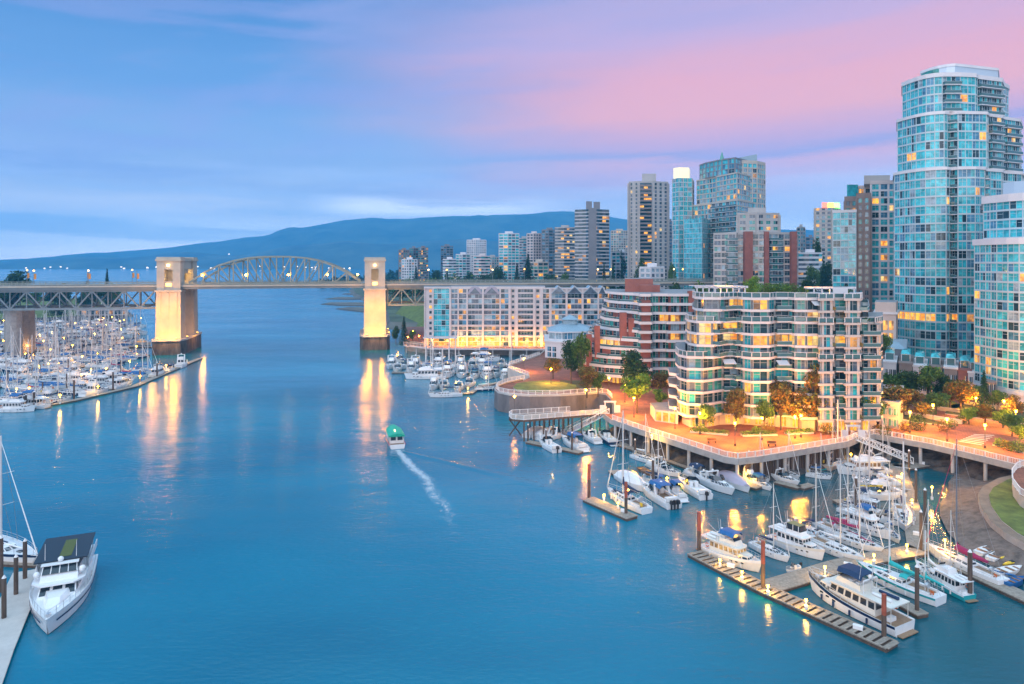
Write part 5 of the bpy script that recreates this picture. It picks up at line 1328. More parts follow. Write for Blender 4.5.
def place(bt, name, cat, stern, bow, label, group=None, proto=None, z=0.0):
    """set a boat between its stern and its bow on the water"""
    a, c = P(*stern, z), P(*bow, z); d = c-a; L = d.length; mid = (a+c)/2
    t_ = proto if proto is not None and proto.get('fresh') else None
    r_ = bt.thing(name, cat) if not isinstance(bt, bpy.types.Object) else dup(bt, (0, 0, 0))
    k = L/r_['L']; r_.location = (mid.x, mid.y, z); r_.rotation_euler = (0, 0, math.atan2(d.y, d.x)); r_.scale = (k, max(k*.8, min(k, 1.15)), max(.72, min(k, 1.12))); r_['label'] = label
    if group: r_['group'] = group
    return r_
GM = 'boats moored below the promenade'
# ---- float docks
def dock(path, w, label, z=.5, slats=False, m=None, group='floating docks'):
    pth = [P(x, y, z) for x, y in path]; b = MB(); m = m or wood; fl = MB()
    for a, c in zip(pth, pth[1:]):
        d = (c-a).normalized(); n = Vector((-d.y, d.x, 0))
        if slats:
            L = (c-a).length
            for s_ in (-1, 1): b.obox(a+n*(s_*w/2-(.2 if s_ > 0 else .0))-Vector((0, 0, .1)), c-a, n*.2, Vector((0, 0, .14)), m)
            k = 0
            while k < L-.1: b.obox(a+d*k-n*(w/2-.2)-Vector((0, 0, .06)), d*.62, n*(w-.4), Vector((0, 0, .08)), m); k += .98
            b.obox(a-n*w*.46-Vector((0, 0, .7)), c-a, n*w*.92, Vector((0, 0, .5)), pile_w)
        else:
            b.obox(a-n*w/2-Vector((0, 0, .14)), c-a, n*w, Vector((0, 0, .14)), m)
            b.obox(a-n*w*.45-Vector((0, 0, .8)), c-a, n*w*.9, Vector((0, 0, .66)), pile_w)
    return tag(b.build('float_dock', None, pth[0]), label, 'dock', group)
dock([(694, 552), (764, 588), (892, 645)], 2.6, 'outermost slatted float with three reddish piles along its edge', slats=True)
dock([(768, 586), (806, 575), (838, 565), (875, 557), (919, 549)], 3.2, 'main float running from the slatted outer float to the foot of the lamp-lit spine')
dock([(919, 549), (914, 520), (906, 492), (898, 470), (896, 464)], 3.0, 'lamp-lit spine float leading from the gangway foot past the sailboats')
dock([(862, 580), (923, 614)], 1.8, 'short finger float beside the teal trimmed ketch')
dock([(912, 510), (862, 514)], 1.7, 'finger float behind the boat with the blue cabin top')
dock([(905, 490), (850, 500), (835, 501)], 1.6, 'finger float beside the white yacht carrying yellow kayaks')
dock([(898, 467), (932, 462), (936, 464)], 3.4, 'timber landing float at the foot of the right gangway')
dock([(960, 566), (1024, 596), (1060, 612)], 2.6, 'float at the kayak rack below the gravel bank')
dock([(585, 432), (619, 443), (665, 458), (712, 474), (760, 487)], 2.6, 'long straight float parallel to the promenade below its piles')
dock([(613, 470), (634, 483), (660, 484), (694, 478), (722, 474)], 2.2, 'lamp-lit branch float among the small motorboats')
dock([(588, 498), (632, 517)], 2.6, 'short float at the stern of the lone sloop with a red pile at each end', slats=False)
dock([(528, 441), (552, 446), (581, 452)], 2.0, 'low float beside the boats under the viewing pier')
dock([(560, 433), (586, 432)], 2.4, 'landing float at the foot of the left gangway')
dock([(776, 481), (800, 487), (812, 484)], 1.8, 'small finger float beside the white cruiser by the timber bulkhead')
# ---- piles
def pile(px, py, top_py, m, r, label, group='mooring piles', base_z=0.0):
    p = P(px, py); h = ZZ(top_py, p.y); b = MB(); b.tube((p.x, p.y, -1.5), (p.x, p.y, h*.55), r, r, 8, m if m is pile_w else pile_w); b.tube((p.x, p.y, h*.55), (p.x, p.y, h), r*1.0, r*.97, 8, m)
    if m is not pile_red: b.tube((p.x, p.y, h), (p.x, p.y, h+.35), r*.95, .05, 8, white)
    return tag(b.build('mooring_pile', None, (p.x, p.y, 0)), label, 'pile', group)
for a in ((699, 553, 512, pile_red, .27, 'reddish pile at the far end of the slatted outer float'), (763, 591, 541, pile_red, .27, 'reddish pile at the joint of the slatted float and the main float'), (884, 640, 594, pile_red, .27, 'reddish pile at the near end of the slatted outer float'),
          (589, 498, 464, pile_red, .28, 'reddish pile at the outer corner of the short float'), (626, 516, 482, pile_red, .27, 'reddish pile beside the stern of the lone sloop'), (653, 487, 460, pile_w, .25, 'dark pile between the fishing boat and the lamp-lit branch float'),
          (917, 614, 567, pile_w, .25, 'dark pile at the end of the finger float beside the teal trimmed ketch'), (970, 598, 552, pile_w, .28, 'thick brown pile in front of the racing yacht with the crimson cover'), (921, 553, 512, pile_w, .22, 'dark pile where the main float meets the spine float'),
          (925, 528, 490, pile_w, .25, 'dark pile with a white cap beside the spine float and open water'), (856, 520, 478, pile_w, .24, 'brown pile in front of the yacht carrying yellow kayaks'), (909, 478, 451, pile_w, .22, 'brown pile behind the landing float of the right gangway'), (916, 505, 470, pile_w, .22, 'brown pile halfway along the spine float'),
          (572, 452, 433, pile_w, .22, 'dark pile beside the blue topped cruiser under the viewing pier'), (635, 455, 440, pile_w, .22, 'short pile beside the long straight float'), (749, 478, 452, pile_w, .22, 'dark pile in front of the promenade corner'), (528, 441, 425, pile_w, .2, 'thin pile at the outer end of the low float'), (546, 447, 430, pile_w, .2, 'thin pile in the middle of the low float')):
    pile(*a)
# ---- named boats of the right marina
place(trawler(13.2, cream, gel, blue_canvas, None, cream, gm=litmat('saloon_glow', (.10, .06, .03), (.7, .4, .12), .8, 1.2)), 'motor_yacht', 'motor yacht', (704, 549), (762, 574), 'cream trawler yacht with a blue bimini moored behind the slatted outer float')
place(sailboat(11.5, gel, None, navy, None, 1.25), 'sailboat', 'sailboat', (752, 546), (790, 564), 'white sloop with a navy boom cover tucked behind the cream trawler yacht')
place(trawler(14, gel, cream, mat('khaki_canvas', (.26, .23, .10), .8), None, gel, True), 'motor_yacht', 'motor yacht', (772, 540), (825, 562), 'white trawler yacht with a khaki topped flybridge enclosure')
place(sailboat(13, gel, None, white, None, 1.45), 'sailboat', 'sailboat', (809, 541), (865, 566), 'white sloop with a very tall bare mast beside the khaki topped trawler')
place(sailboat(12.5, mat('grey_gelcoat', (.36, .40, .43), .3), gel, magenta_canvas, magenta_canvas, 1.3, cv=2.2), 'sailboat', 'sailboat', (817, 527), (872, 549), 'grey hulled sloop with a crimson boom cover and crimson dodger')
place(trawler(12.5, gel, gel, blue_canvas, None, gel, gm=tint), 'motor_yacht', 'motor yacht', (845, 522), (892, 541), 'white trawler with a wide bright blue bimini behind the crimson covered sloop')
place(sailboat(13.5, gel, teal_hull, teal_canvas, teal_canvas, 1.05, True, white, teal_hull, cv=1.5), 'sailboat', 'ketch', (941, 605), (856, 570), 'white two masted ketch with turquoise stripe and turquoise sail covers')
place(trawler(14.5, gel, navy_hull, navy, navy_hull, cream), 'motor_yacht', 'motor yacht', (905, 634), (808, 588), 'navy striped cabin cruiser with a navy flybridge canopy along the slatted float')
place(trawler(10.5, teal_hull, gel, None, teal_hull, gel, mast=False), 'motor_yacht', 'motor yacht', (970, 601), (924, 577), 'cabin boat with a dark teal hull beside the turquoise ketch')
place(sailboat(16, gel, gel, magenta_canvas, None, 1.5, False, mat('dark_mast', (.14, .17, .22), .4), navy_hull, magenta_canvas, .24, cv=2.6), 'sailboat', 'sailboat', (1004, 588), (926, 552), 'long white racing yacht with crimson boom cover, dark mast and dark red furled jib')
place(sailboat(9, gel, None, navy, None, 1.3), 'sailboat', 'sailboat', (900, 509), (906, 534), 'small white sloop pointing at the camera at the tip of the spine finger')
yk = place(cruiser(12, gel, None, None, None, True, 0, True), 'motor_yacht', 'motor yacht', (901, 497), (849, 500), 'broad white yacht moored broadside with yellow kayaks on its roof')
for i in (0, 1): place(kayak(3.6, yellow_paint), 'kayak', 'kayak', (860+i*7, 486.5), (876+i*7, 486.5), ('yellow kayak at the bow end of the white yacht roof', 'yellow kayak at the stern end of the white yacht roof')[i], 'kayaks on the yacht', z=3.55)
place(cruiser(10.5, gel, None, None), 'motorboat', 'motorboat', (897, 486), (855, 488), 'white cruiser moored just behind the yacht with the yellow kayaks')
place(sailboat(10.5, gel, None, navy, navy, 1.4), 'sailboat', 'sailboat', (892, 481), (852, 483), 'white sloop with a navy dodger behind the kayak carrying yacht')
place(trawler(12.5, gel, gel, None, None, gel, gm=litmat('cabin_curtain', (.12, .05, .03), (.5, .25, .12), .3, 1.4)), 'motor_yacht', 'motor yacht', (888, 473), (836, 474), 'large white trawler with curtained windows next to the landing float')
place(skiff(2.6, red_paint, red_paint), 'float_buoy', 'buoy', (876, 470), (880, 470), 'bright red round mooring fender on the big white trawler', z=4.6) if False else None
place(sailboat(9.5, mat('sand_hull', (.55, .40, .30), .4), None, white, None, 1.25), 'sailboat', 'sailboat', (826, 470), (846, 459), 'sand coloured sloop against the timber bulkhead with its bow up to the shore')
place(cruiser(9, gel, None, None, None, False), 'motorboat', 'motorboat', (787, 463), (812, 472), 'white open cruiser by the timber bulkhead with a dinghy at its bow')
place(skiff(4, blue_canvas, blue_canvas), 'dinghy', 'dinghy', (814, 468), (822, 463), 'blue dinghy between two white boats at the timber bulkhead')
place(skiff(4, teal_canvas, gel), 'dinghy', 'dinghy', (818, 471), (829, 468), 'teal dinghy at the timber bulkhead')
place(cruiser(11, gel, None, None, None, True, 0, True), 'motorboat', 'motorboat', (737, 479), (767, 489), 'white flybridge cruiser at the promenade corner')
place(covered(8.5, mat('lilac_cover', (.45, .40, .48), .7)), 'motorboat', 'motorboat', (722, 478), (750, 494), 'motorboat under a lilac cover left of the flybridge cruiser')
place(cruiser(10.5, gel, None, None, None, True), 'motorboat', 'motorboat', (701, 480), (735, 497), 'white sports cruiser with raked windscreen beside the lilac covered boat')
place(cruiser(8.5, gel, None, None, None, False, 1), 'motorboat', 'motorboat', (706, 500), (678, 483), 'white sports boat with a dark outboard hanging at its stern')
place(cruiser(9.5, gel, None, blue_canvas, None, True, 3), 'motorboat', 'fishing boat', (674, 509), (640, 488), 'white fishing boat with three outboards and a small blue top')
place(cruiser(6, gel, None, blue_canvas, None, False), 'motorboat', 'motorboat', (683, 502), (666, 489), 'small motorboat under a bright blue canopy beside the fishing boat')
place(sailboat(9.5, gel, None, navy, navy, 1.5, jib=white), 'sailboat', 'sailboat', (647, 514), (607, 494), 'lone white sloop moored at the short outer float')
place(covered(9, white), 'motorboat', 'motorboat', (620, 478), (648, 494), 'motorboat shrouded in a big white cover next to the branch float')
place(cruiser(7.5, cream, None, None, None, True), 'motorboat', 'motorboat', (650, 466), (674, 476), 'cream motorboat in lamp light between the two long floats')
place(skiff(4.5, woodw, woodw), 'rowing_boat', 'rowing boat', (640, 469), (652, 477), 'varnished wooden rowing boat in lamp light beside the cream motorboat')
for s_, b_, m_, lab in (((622, 440), (632, 444), green_canvas, 'green canoe on the landward side of the long straight float'), ((636, 446), (650, 451), yellow_paint, 'yellow canoe on the landward side of the long straight float'), ((688, 462), (698, 467), blue_canvas, 'blue skiff tied behind the long straight float')):
    place(skiff(4.5, m_, m_), 'canoe', 'small boat', s_, b_, lab)
place(skiff(4.8, gel, mat('grey_inside', (.2, .22, .25), .6)), 'dinghy', 'dinghy', (671, 457), (686, 463), 'white dinghy tied behind the long straight float')
place(covered(5, red_paint), 'dinghy', 'dinghy', (704, 469), (715, 472), 'small boat under a pinkish red cover at the end of the long float')
place(covered(8, blue_canvas), 'motorboat', 'motorboat', (718, 473), (736, 477), 'motorboat under a blue cover below the promenade corner')
place(cruiser(10, gel, None, None, None, True), 'motorboat', 'motorboat', (769, 476), (800, 487), 'white motorboat right of the promenade corner below the timber bulkhead')
place(sailboat(9, gel, None, white, None, 1.35), 'sailboat', 'sailboat', (774, 471), (800, 480), 'slim white sloop behind the motorboat at the timber bulkhead')
place(cruiser(4.2, gel, None, None, None, False, 1), 'tender', 'tender', (800, 570), (786, 573), 'little white tender nosed into the corner behind the slatted float')
place(covered(8, white), 'motorboat', 'motorboat', (526, 438), (545, 431), 'outermost of the white covered boats under the viewing pier')
place(covered(8, gel), 'motorboat', 'motorboat', (536, 440), (556, 433), 'second white covered boat under the viewing pier')
place(cruiser(8, gel, None, None, None, True), 'motorboat', 'motorboat', (546, 441), (566, 434), 'white open cruiser under the viewing pier beside two covered boats')
place(cruiser(7.5, gel, None, None, None, False, 1), 'motorboat', 'motorboat', (557, 453), (538, 442), 'white speedboat with one outboard outside the low float')
place(cruiser(8.5, gel, None, blue_canvas, None, False), 'motorboat', 'motorboat', (584, 452), (561, 440), 'white cruiser with a rounded blue top under the left gangway')
place(cruiser(7.5, navy_hull, None, None, None, False), 'motorboat', 'motorboat', (614, 446), (598, 435), 'blue hulled cruiser in lamp light under the promenade')
for a_ in ((sailboat(9.5, gel, None, navy, None, 1.4), (838, 511), (866, 520), 'white sloop with a navy cover lying between the blue topped trawler and the kayak yacht'), (sailboat(9, gel, navy_hull, white, None, 1.45), (843, 505), (872, 511), 'white sloop with a dark stripe just in front of the kayak yacht'), (sailboat(9, cream, None, blue_canvas, None, 1.4), (884, 531), (900, 545), 'cream sloop with a blue cover beside the tip of the main float'), (sailboat(10, gel, None, navy, navy, 1.35), (790, 527), (836, 546), 'white sloop with navy dodger behind the khaki topped trawler'),
           (sailboat(8.5, gel, None, white, None, 1.45), (870, 466), (892, 462), 'slim white sloop right behind the big trawler near the gangway'), (sailboat(9, gel, None, blue_canvas, None, 1.35), (806, 476), (832, 480), 'white sloop with blue cover on the finger float by the bulkhead'), (cruiser(9, gel, None, navy, None, True), (881, 522), (902, 527), 'white cruiser with a navy top between the blue topped trawler and the spine float'), (cruiser(8.5, gel, None, None, None, True), (654, 470), (681, 478), 'white cruiser tucked behind the sports boat with the outboard'), (cruiser(7.5, gel, None, blue_canvas, None, False), (752, 482), (772, 492), 'white boat with blue top in front of the flybridge cruiser at the corner'), (sailboat(8.5, gel, None, navy, None, 1.5), (747, 476), (770, 483), 'white sloop with its mast before the promenade corner'), (sailboat(10.5, gel, None, white, None, 1.35), (948, 590), (915, 566), 'white sloop with a bare boom between the turquoise ketch and the teal hulled boat'), (sailboat(9.5, gel, teal_hull, white, None, 1.3), (936, 569), (962, 583), 'white sloop with a teal stripe beside the long racing yacht')):
    sl = 'sloop' in a_[3]; place(a_[0], 'sailboat' if sl else 'motorboat', 'sailboat' if sl else 'motorboat', a_[1], a_[2], a_[3])
for a_ in ((cruiser(8.5, gel, None, navy, None, True), (688, 474), (714, 486), 'white cruiser with navy top berthed between the branch float and the long float'), (cruiser(8, gel, None, None, None, True, 1), (712, 486), (690, 476), 'white outboard cruiser berthed stern out beside the raked sports cruiser'), (cruiser(7.5, cream, None, teal_canvas, None, False), (742, 486), (727, 478), 'cream boat with a teal top beside the lilac covered boat'), (cruiser(9, gel, None, None, None, True, 0, True), (806, 458), (832, 464), 'white flybridge cruiser deep in the corner by the right gangway'), (sailboat(9, gel, None, blue_canvas, None, 1.4), (815, 465), (846, 468), 'white sloop with blue cover between the sand coloured sloop and the big trawler'),
           (sailboat(9.5, gel, navy_hull, navy, None, 1.35), (894, 492), (852, 494), 'white sloop with dark stripe wedged between the kayak yacht and the cruiser behind it'), (trawler(10, gel, gel, navy), (880, 515), (848, 507), 'small white trawler with a navy bimini on the finger behind the blue topped one'), (sailboat(10, gel, None, magenta_canvas, None, 1.4), (828, 534), (884, 556), 'white sloop with a crimson cover between the bare masted sloop and the main float'), (cruiser(7, gel, None, blue_canvas, None, False), (666, 490), (650, 481), 'small white boat with blue canopy by the dark pile on the branch float'), (sailboat(8.5, gel, None, navy, None, 1.4), (640, 482), (672, 492), 'white sloop with a navy cover behind the fishing boat'), (cruiser(8, gel, None, None, None, True), (598, 444), (582, 436), 'white cruiser beside the landing float of the left gangway'), (sailboat(9, gel, None, white, None, 1.4), (632, 457), (656, 465), 'white sloop lying along the long straight float near the tall yellow lamp')):
    sl = 'sloop' in a_[3]; place(a_[0], 'sailboat' if sl else 'motorboat', 'sailboat' if sl else 'motorboat', a_[1], a_[2], a_[3])
# ---- dock boxes and power posts on the floats
for k, (px, py) in enumerate(((731, 567), (858, 629), (848, 566), (917, 535), (899, 478), (640, 480), (700, 476), (624, 512), (690, 467), (922, 464))):
    p = P(px, py, .5); b = MB(); b.box(p, (1.0, .45, .42), gel, -.6, (1, .9)); b.box(p+Vector((0, 0, .42)), (1.06, .5, .08), white, -.6, (.95, .6))
    tag(b.build('dock_box', None, p), 'small white storage box standing on a moorings float', 'storage box', 'white boxes on the floats')
# ---- kayak rack and small craft at the right
rk = P(1004, 566)
for i, (s_, b_, m_, lab) in enumerate((((1000, 560), (1023, 553), yellow_paint, 'yellow kayak at the back of the rack float'), ((1003, 566), (1026, 560), yellow_paint, 'yellow kayak at the front of the rack float'), ((992, 571), (1016, 577), blue_canvas, 'blue kayak lying low beside the rack float'))):
    place(kayak(4.2, m_), 'kayak', 'kayak', s_, b_, lab, 'kayaks on the float', z=.75)
for s_, b_, m_, lab in (((978, 555), (996, 549), gel, 'white upturned dinghy nearest the racing yacht mast'), ((990, 561), (1008, 554), gel, 'white dinghy between the upturned dinghy and the yellow kayaks'), ((996, 575), (1022, 570), white, 'long pale rowing shell on the rack float'), ((1006, 585), (1024, 580), blue_canvas, 'blue dinghy at the near end of the rack float')):
    place(skiff(3.8, m_, m_), 'dinghy', 'dinghy', s_, b_, lab, 'dinghies on the float', z=.5)
# ---- gangways
def gangway(a, c, w, label, m=white):
    A, C = Vector(a), Vector(c); d = C-A; n = Vector((-d.y, d.x, 0)).normalized(); t_ = thing('gangway', label, 'gangway', A, 'sloping gangways')
    q = MB(); q.obox(A-n*w/2, d, n*w, Vector((0, 0, .15)), alu); q.build('deck', t_); K = 11
    for s_ in (-1, 1):
        q = MB(); o = n*(s_*w/2)
        q.beam(A+o+Vector((0, 0, 1.3)), C+o+Vector((0, 0, 1.3)), .16, .16, m); q.beam(A+o+Vector((0, 0, .1)), C+o+Vector((0, 0, .1)), .18, .22, m)
        for k in range(K+1):
            p = A+d*k/K+o; q.beam(p, p+Vector((0, 0, 1.3)), .1, .1, m)
            if k < K: q.beam(p+Vector((0, 0, .1 if k % 2 else 1.3)), A+d*(k+1)/K+o+Vector((0, 0, 1.3 if k % 2 else .1)), .1, .1, m)
        q.build('side_truss', t_)
gangway(P(608, 413, ZP), P(568, 433, .6), 1.9, 'white trussed gangway from the viewing pier down to the floats')
gangway(P(852, 438, ZP), P(912, 463, .6), 2.0, 'white trussed gangway from the promenade bend down to the landing float')
for x, y, lab in ((610, 412.5, 'white gate frame at the head of the left gangway'), (853, 438.5, 'white gate frame at the head of the right gangway')):
    p = P(x, y, ZP); b = MB()
    for dx in (-1.2, 1.2): b.box((p.x+dx, p.y, ZP), (.3, .3, 2.5), w_white)
    b.box((p.x, p.y, ZP+2.5), (3.0, .4, .35), w_white); b.box((p.x-1.9, p.y, ZP), (1.2, .2, 1.8), w_white); b.box((p.x+1.9, p.y, ZP), (1.2, .2, 1.8), w_white)
    tag(b.build('gate', None, (p.x, p.y, ZP)), lab, 'gate')
# ---- small marina below the pale waterfront block
GC = 'boats in the small marina below the pale block'
pc = [cruiser(10, gel, None, None, None, True, 0, True), cruiser(9, gel, None, navy), trawler(11.5, gel, gel, None), trawler(11, gel, gel, blue_canvas), sailboat(10.5, gel, None, navy, None, 1.4, mr=1.8), sailboat(10, gel, None, blue_canvas, None, 1.35, mr=1.8), cruiser(8.5, cream, None, None)]
pc = [b_.thing(('motorboat', 'motorboat', 'motor_yacht', 'motor_yacht', 'sailboat', 'sailboat', 'motorboat')[i], ('motorboat', 'motorboat', 'motor yacht', 'motor yacht', 'sailboat', 'sailboat', 'motorboat')[i]) for i, b_ in enumerate(pc)]
used = set()
def placec(i, stern, bow, label):
    a, c = P(*stern), P(*bow); d = c-a
    r_ = pc[i] if i not in used else dup(pc[i], (0, 0, 0)); used.add(i)
    k = d.length/r_['L']; k = min(1.3, max(.75, k)); r_.location = (a+c)/2; r_.rotation_euler = (0, 0, math.atan2(d.y, d.x)); r_.scale = (k, k, min(k, 1.05)); r_['label'] = label; r_['group'] = GC
row1 = [(0, 394, 'end boat of the back row nearest the bridge gateway'), (1, 406, 'navy topped cruiser second in the back row from the gateway'), (0, 418, 'white flybridge cruiser third in the back row from the gateway'), (4, 429, 'white sloop fourth in the back row with a navy boom cover'), (2, 440, 'white trawler in the middle of the back row beside the navy covered sloop'), (5, 451, 'sloop with a blue boom cover in the back row'), (0, 461, 'white cruiser just right of the blue covered sloop in the back row'), (6, 473, 'cream cruiser in the back row left of the largest yacht'), (6, 503, 'cream cruiser in the back row right of the largest yacht'), (4, 513, 'navy covered sloop in the back row near the plaza'), (0, 524, 'white flybridge cruiser near the plaza wall lamp'), (2, 536, 'white trawler closest to the plaza wall')]
for i, px, lab in row1: placec(i, (px+rnd.uniform(-2, 2), 364.5), (px+(px-512)*.05, 370.5+rnd.uniform(-1, 1.5)) if px < 500 else (px-3, 368), lab)
placec(3, (470, 361), (500, 361.5), 'largest white yacht lying broadside at the back below the pale block')
row2 = [(2, (446, 378), (404, 379), 'white motor yacht broadside at the front left corner of the small marina'), (3, (449, 373), (446, 379), 'blue topped trawler end-on right of the front corner yacht'), (0, (462, 373), (461, 380), 'white cruiser end-on in the middle row'), (1, (476, 374), (473, 381), 'navy topped cruiser in the middle row left of the yellow lit float'), (3, (489, 374), (486, 381), 'blue topped trawler in the middle row near the park wall'), (4, (462, 396), (428, 397.5), 'white sloop lying broadside at the front of the small marina'), (6, (446, 386), (441, 391), 'cream cruiser behind the broadside sloop'), (6, (461, 388), (455, 393), 'cream cruiser off the bow of the blue hulled sloop'), (5, (421, 370), (438, 373), 'sloop with blue boom cover between the two left rows')]
for a in row2: placec(*a)
for a in ((6, (398, 368), (397, 374), 'cream cruiser at the outer end of the second row'), (0, (412, 369), (410, 374), 'white flybridge cruiser behind the front corner yacht'), (1, (497, 373), (494, 379), 'navy topped cruiser between the middle row and the park wall'), (2, (508, 376), (503, 381), 'white trawler squeezed beside the round park wall'), (6, (472, 384), (466, 389), 'cream cruiser beside the yellow lamp of the front float'), (0, (436, 386), (431, 391.5), 'white flybridge cruiser behind the stern of the broadside sloop'), (5, (434, 366), (432, 371), 'sloop with blue boom cover close behind the middle float'), (4, (456, 367), (455, 372), 'navy covered sloop close behind the middle float'), (1, (520, 372), (514, 376), 'navy topped cruiser by the plaza steps'), (3, (484, 366), (481, 371), 'blue topped trawler before the largest white yacht'), (6, (396, 360), (404, 363), 'cream cruiser moored under the corner of the waterfront deck')): placec(*a)
place(sailboat(12, navy_hull, gel, white, None, 1.3, mr=1.8), 'sailboat', 'sailboat', (474, 391), (499, 390), 'dark blue hulled sloop next to the round park seawall')
dock([(392, 372), (470, 372.5), (540, 370)], 2.0, 'float between the two rows of boats below the pale block')
dock([(430, 392), (470, 393), (480, 386), (500, 382)], 1.8, 'yellow lit front float of the small marina by the round park')
# ---- crowded marina under the bridge approach
GL = 'boats in the crowded marina below the bridge approach'
var = []
def addv(b_, name, cat, lab): o = tag(b_.merged(name).build(name), lab, cat, GL); o['L'] = b_.L; var.append([o, 0])
W_ = ' in the marina below the bridge'
addv(sailboat(10.5, gel, None, navy, None, 1.35, rig=True, mr=1.9), 'sailboat', 'sailboat', 'white sloop with a navy boom cover'+W_)
addv(sailboat(10, gel, None, blue_canvas, blue_canvas, 1.4, mr=1.8), 'sailboat', 'sailboat', 'white sloop with bright blue cover and dodger'+W_)
addv(sailboat(11, gel, navy_hull, white, None, 1.3, mr=1.8), 'sailboat', 'sailboat', 'white sloop with a dark sheer stripe and white cover'+W_)
addv(sailboat(9.5, cream, None, magenta_canvas, None, 1.35, mr=1.8), 'sailboat', 'sailboat', 'cream sloop with a crimson boom cover'+W_)
addv(sailboat(11.5, navy_hull, gel, blue_canvas, None, 1.3, mr=1.8), 'sailboat', 'sailboat', 'navy hulled sloop with a blue cover'+W_)
addv(cruiser(10, gel, None, navy, None, True), 'motorboat', 'motorboat', 'white cruiser under a navy canopy'+W_)
addv(cruiser(9.5, gel, None, None, None, True, 0, True), 'motorboat', 'motorboat', 'white flybridge cruiser'+W_)
addv(trawler(11.5, gel, gel, blue_canvas), 'motor_yacht', 'motor yacht', 'white trawler with a blue bimini'+W_)
addv(trawler(12, cream, gel, None), 'motor_yacht', 'motor yacht', 'cream trawler with a bare flybridge'+W_)
addv(covered(9, blue_canvas), 'motorboat', 'motorboat', 'boat under a bright blue cover'+W_)
addv(covered(8.5, mat('pale_cover', (.55, .55, .56), .7)), 'motorboat', 'motorboat', 'boat under a pale grey cover'+W_)
wts = [8, 9, 6, 4, 4, 4, 4, 4, 3, 4, 3]
lampspots = []
rg = random.Random(21); nb_ = 0
def mark(i, loc, rz, k, lab=None):
    o, used_ = var[i]
    if used_: o = o.copy(); COL.objects.link(o)
    else: var[i][1] = 1
    o.location = loc; o.rotation_euler = (0, 0, rz); o.scale = (k, k, k); o['label'] = lab or var[i][0]['label']; return o
col = 0; X_ = -146.0
float_b = []
while X_ > -345:
    y = max(196, -X_/.745)+rg.uniform(0, 4); y1 = 470+rg.uniform(-10, 10)
    if X_ > -150: y1 = 292
    y1 = min(y1, -X_/.535)
    float_b.append((X_, y-3, y1))
    while y < y1:
        for sd in (-1, 1):
            if rg.random() < .12: continue
            i = rg.choices(range(len(var)), wts)[0]; x = X_+sd*6.6
            px = CX+F*x/y
            if px < -30: continue
            if abs(px-24) < 14 and y < 322 and y > 296: continue   # the bridge pier stands here
            if px > 140 and y > 300: continue               # open water before the gateway
            mark(i, (x+rg.uniform(-.6, .6), y, 0), (0 if sd > 0 else math.pi)+rg.uniform(-.04, .04)+(math.pi if rg.random() < .3 else 0), rg.uniform(.86, 1.08)); nb_ += 1
        y += rg.uniform(4.5, 5.6)
        if rg.random() < .26: lampspots.append((X_, y))
    col += 1; X_ -= 25.5
for k, (x, y0, y1) in enumerate(float_b):
    b = MB(); b.box((x, (y0+y1)/2, .3), (2.2, y1-y0, .2), wood); b.box((x, (y0+y1)/2, -.4), (1.9, y1-y0-.4, .7), pile_w)
    yy = y0+4
    while yy < y1-3:
        for sd in (-1, 1): b.box((x+sd*5.0, yy, .28), (7.8, .8, .18), wood)
        yy += 9.8
    tag(b.build('float_dock', None, (x, y0, 0)), ('outermost long float of the crowded marina facing open water' if k == 0 else 'long float with boats on both sides inside the crowded marina'), 'dock', 'long floats of the crowded marina')
    yy = y0+6
    while yy < y1:
        for sd in (-1, 1):
            if rg.random() < .5: continue
            q = MB(); q.tube((x+sd*1.4, yy, -1), (x+sd*1.4, yy, 5.0), .2, .19, 6, pile_w); tag(q.build('mooring_pile', None, (x+sd*1.4, yy, 0)), 'dark pile rising beside a float of the crowded marina', 'pile', 'piles of the crowded marina')
        yy += 16
# outer edge: boats lying along the float beside the channel
eo = [((2, 408), (30, 404.5), 5, 'white cruiser at the near corner of the crowded marina'), ((38, 406), (72, 400), 0, 'white sloop lying along the near edge of the crowded marina'), ((82, 397), (110, 391), 6, 'white flybridge cruiser lying along the outer float'), ((112, 389.5), (133, 384), 7, 'white trawler with blue bimini nearest open water'), ((152, 377.5), (165, 373), 8, 'cream trawler on the outer float before the gateway'), ((166, 372.5), (176, 369), 5, 'cruiser with navy canopy on the outer float before the gateway'), ((178, 368.5), (187, 364.5), 6, 'white flybridge cruiser at the foot of the gateway tower')]
for s_, b_, i, lab in eo:
    a, c = P(*s_), P(*b_); d = c-a; o = mark(i, (a+c)/2, math.atan2(d.y, d.x), min(1.5, d.length/var[i][0]['L']), lab)
dock([(-10, 410), (30, 408), (76, 399.5), (134, 386), (160, 375), (190, 362), (201, 358)], 2.2, 'curving outer float of the crowded marina ending at the gateway tower')
for px, py, tp in ((26, 410, 395), (34, 409, 392), (74, 400.5, 380), (113, 391.5, 372), (140, 384, 370), (157, 377.5, 363), (24, 410.5, 396)):
    pile(px, py, tp, pile_w, .28, 'dark mooring pile along the curving outer float of the crowded marina', 'piles of the curving outer float')
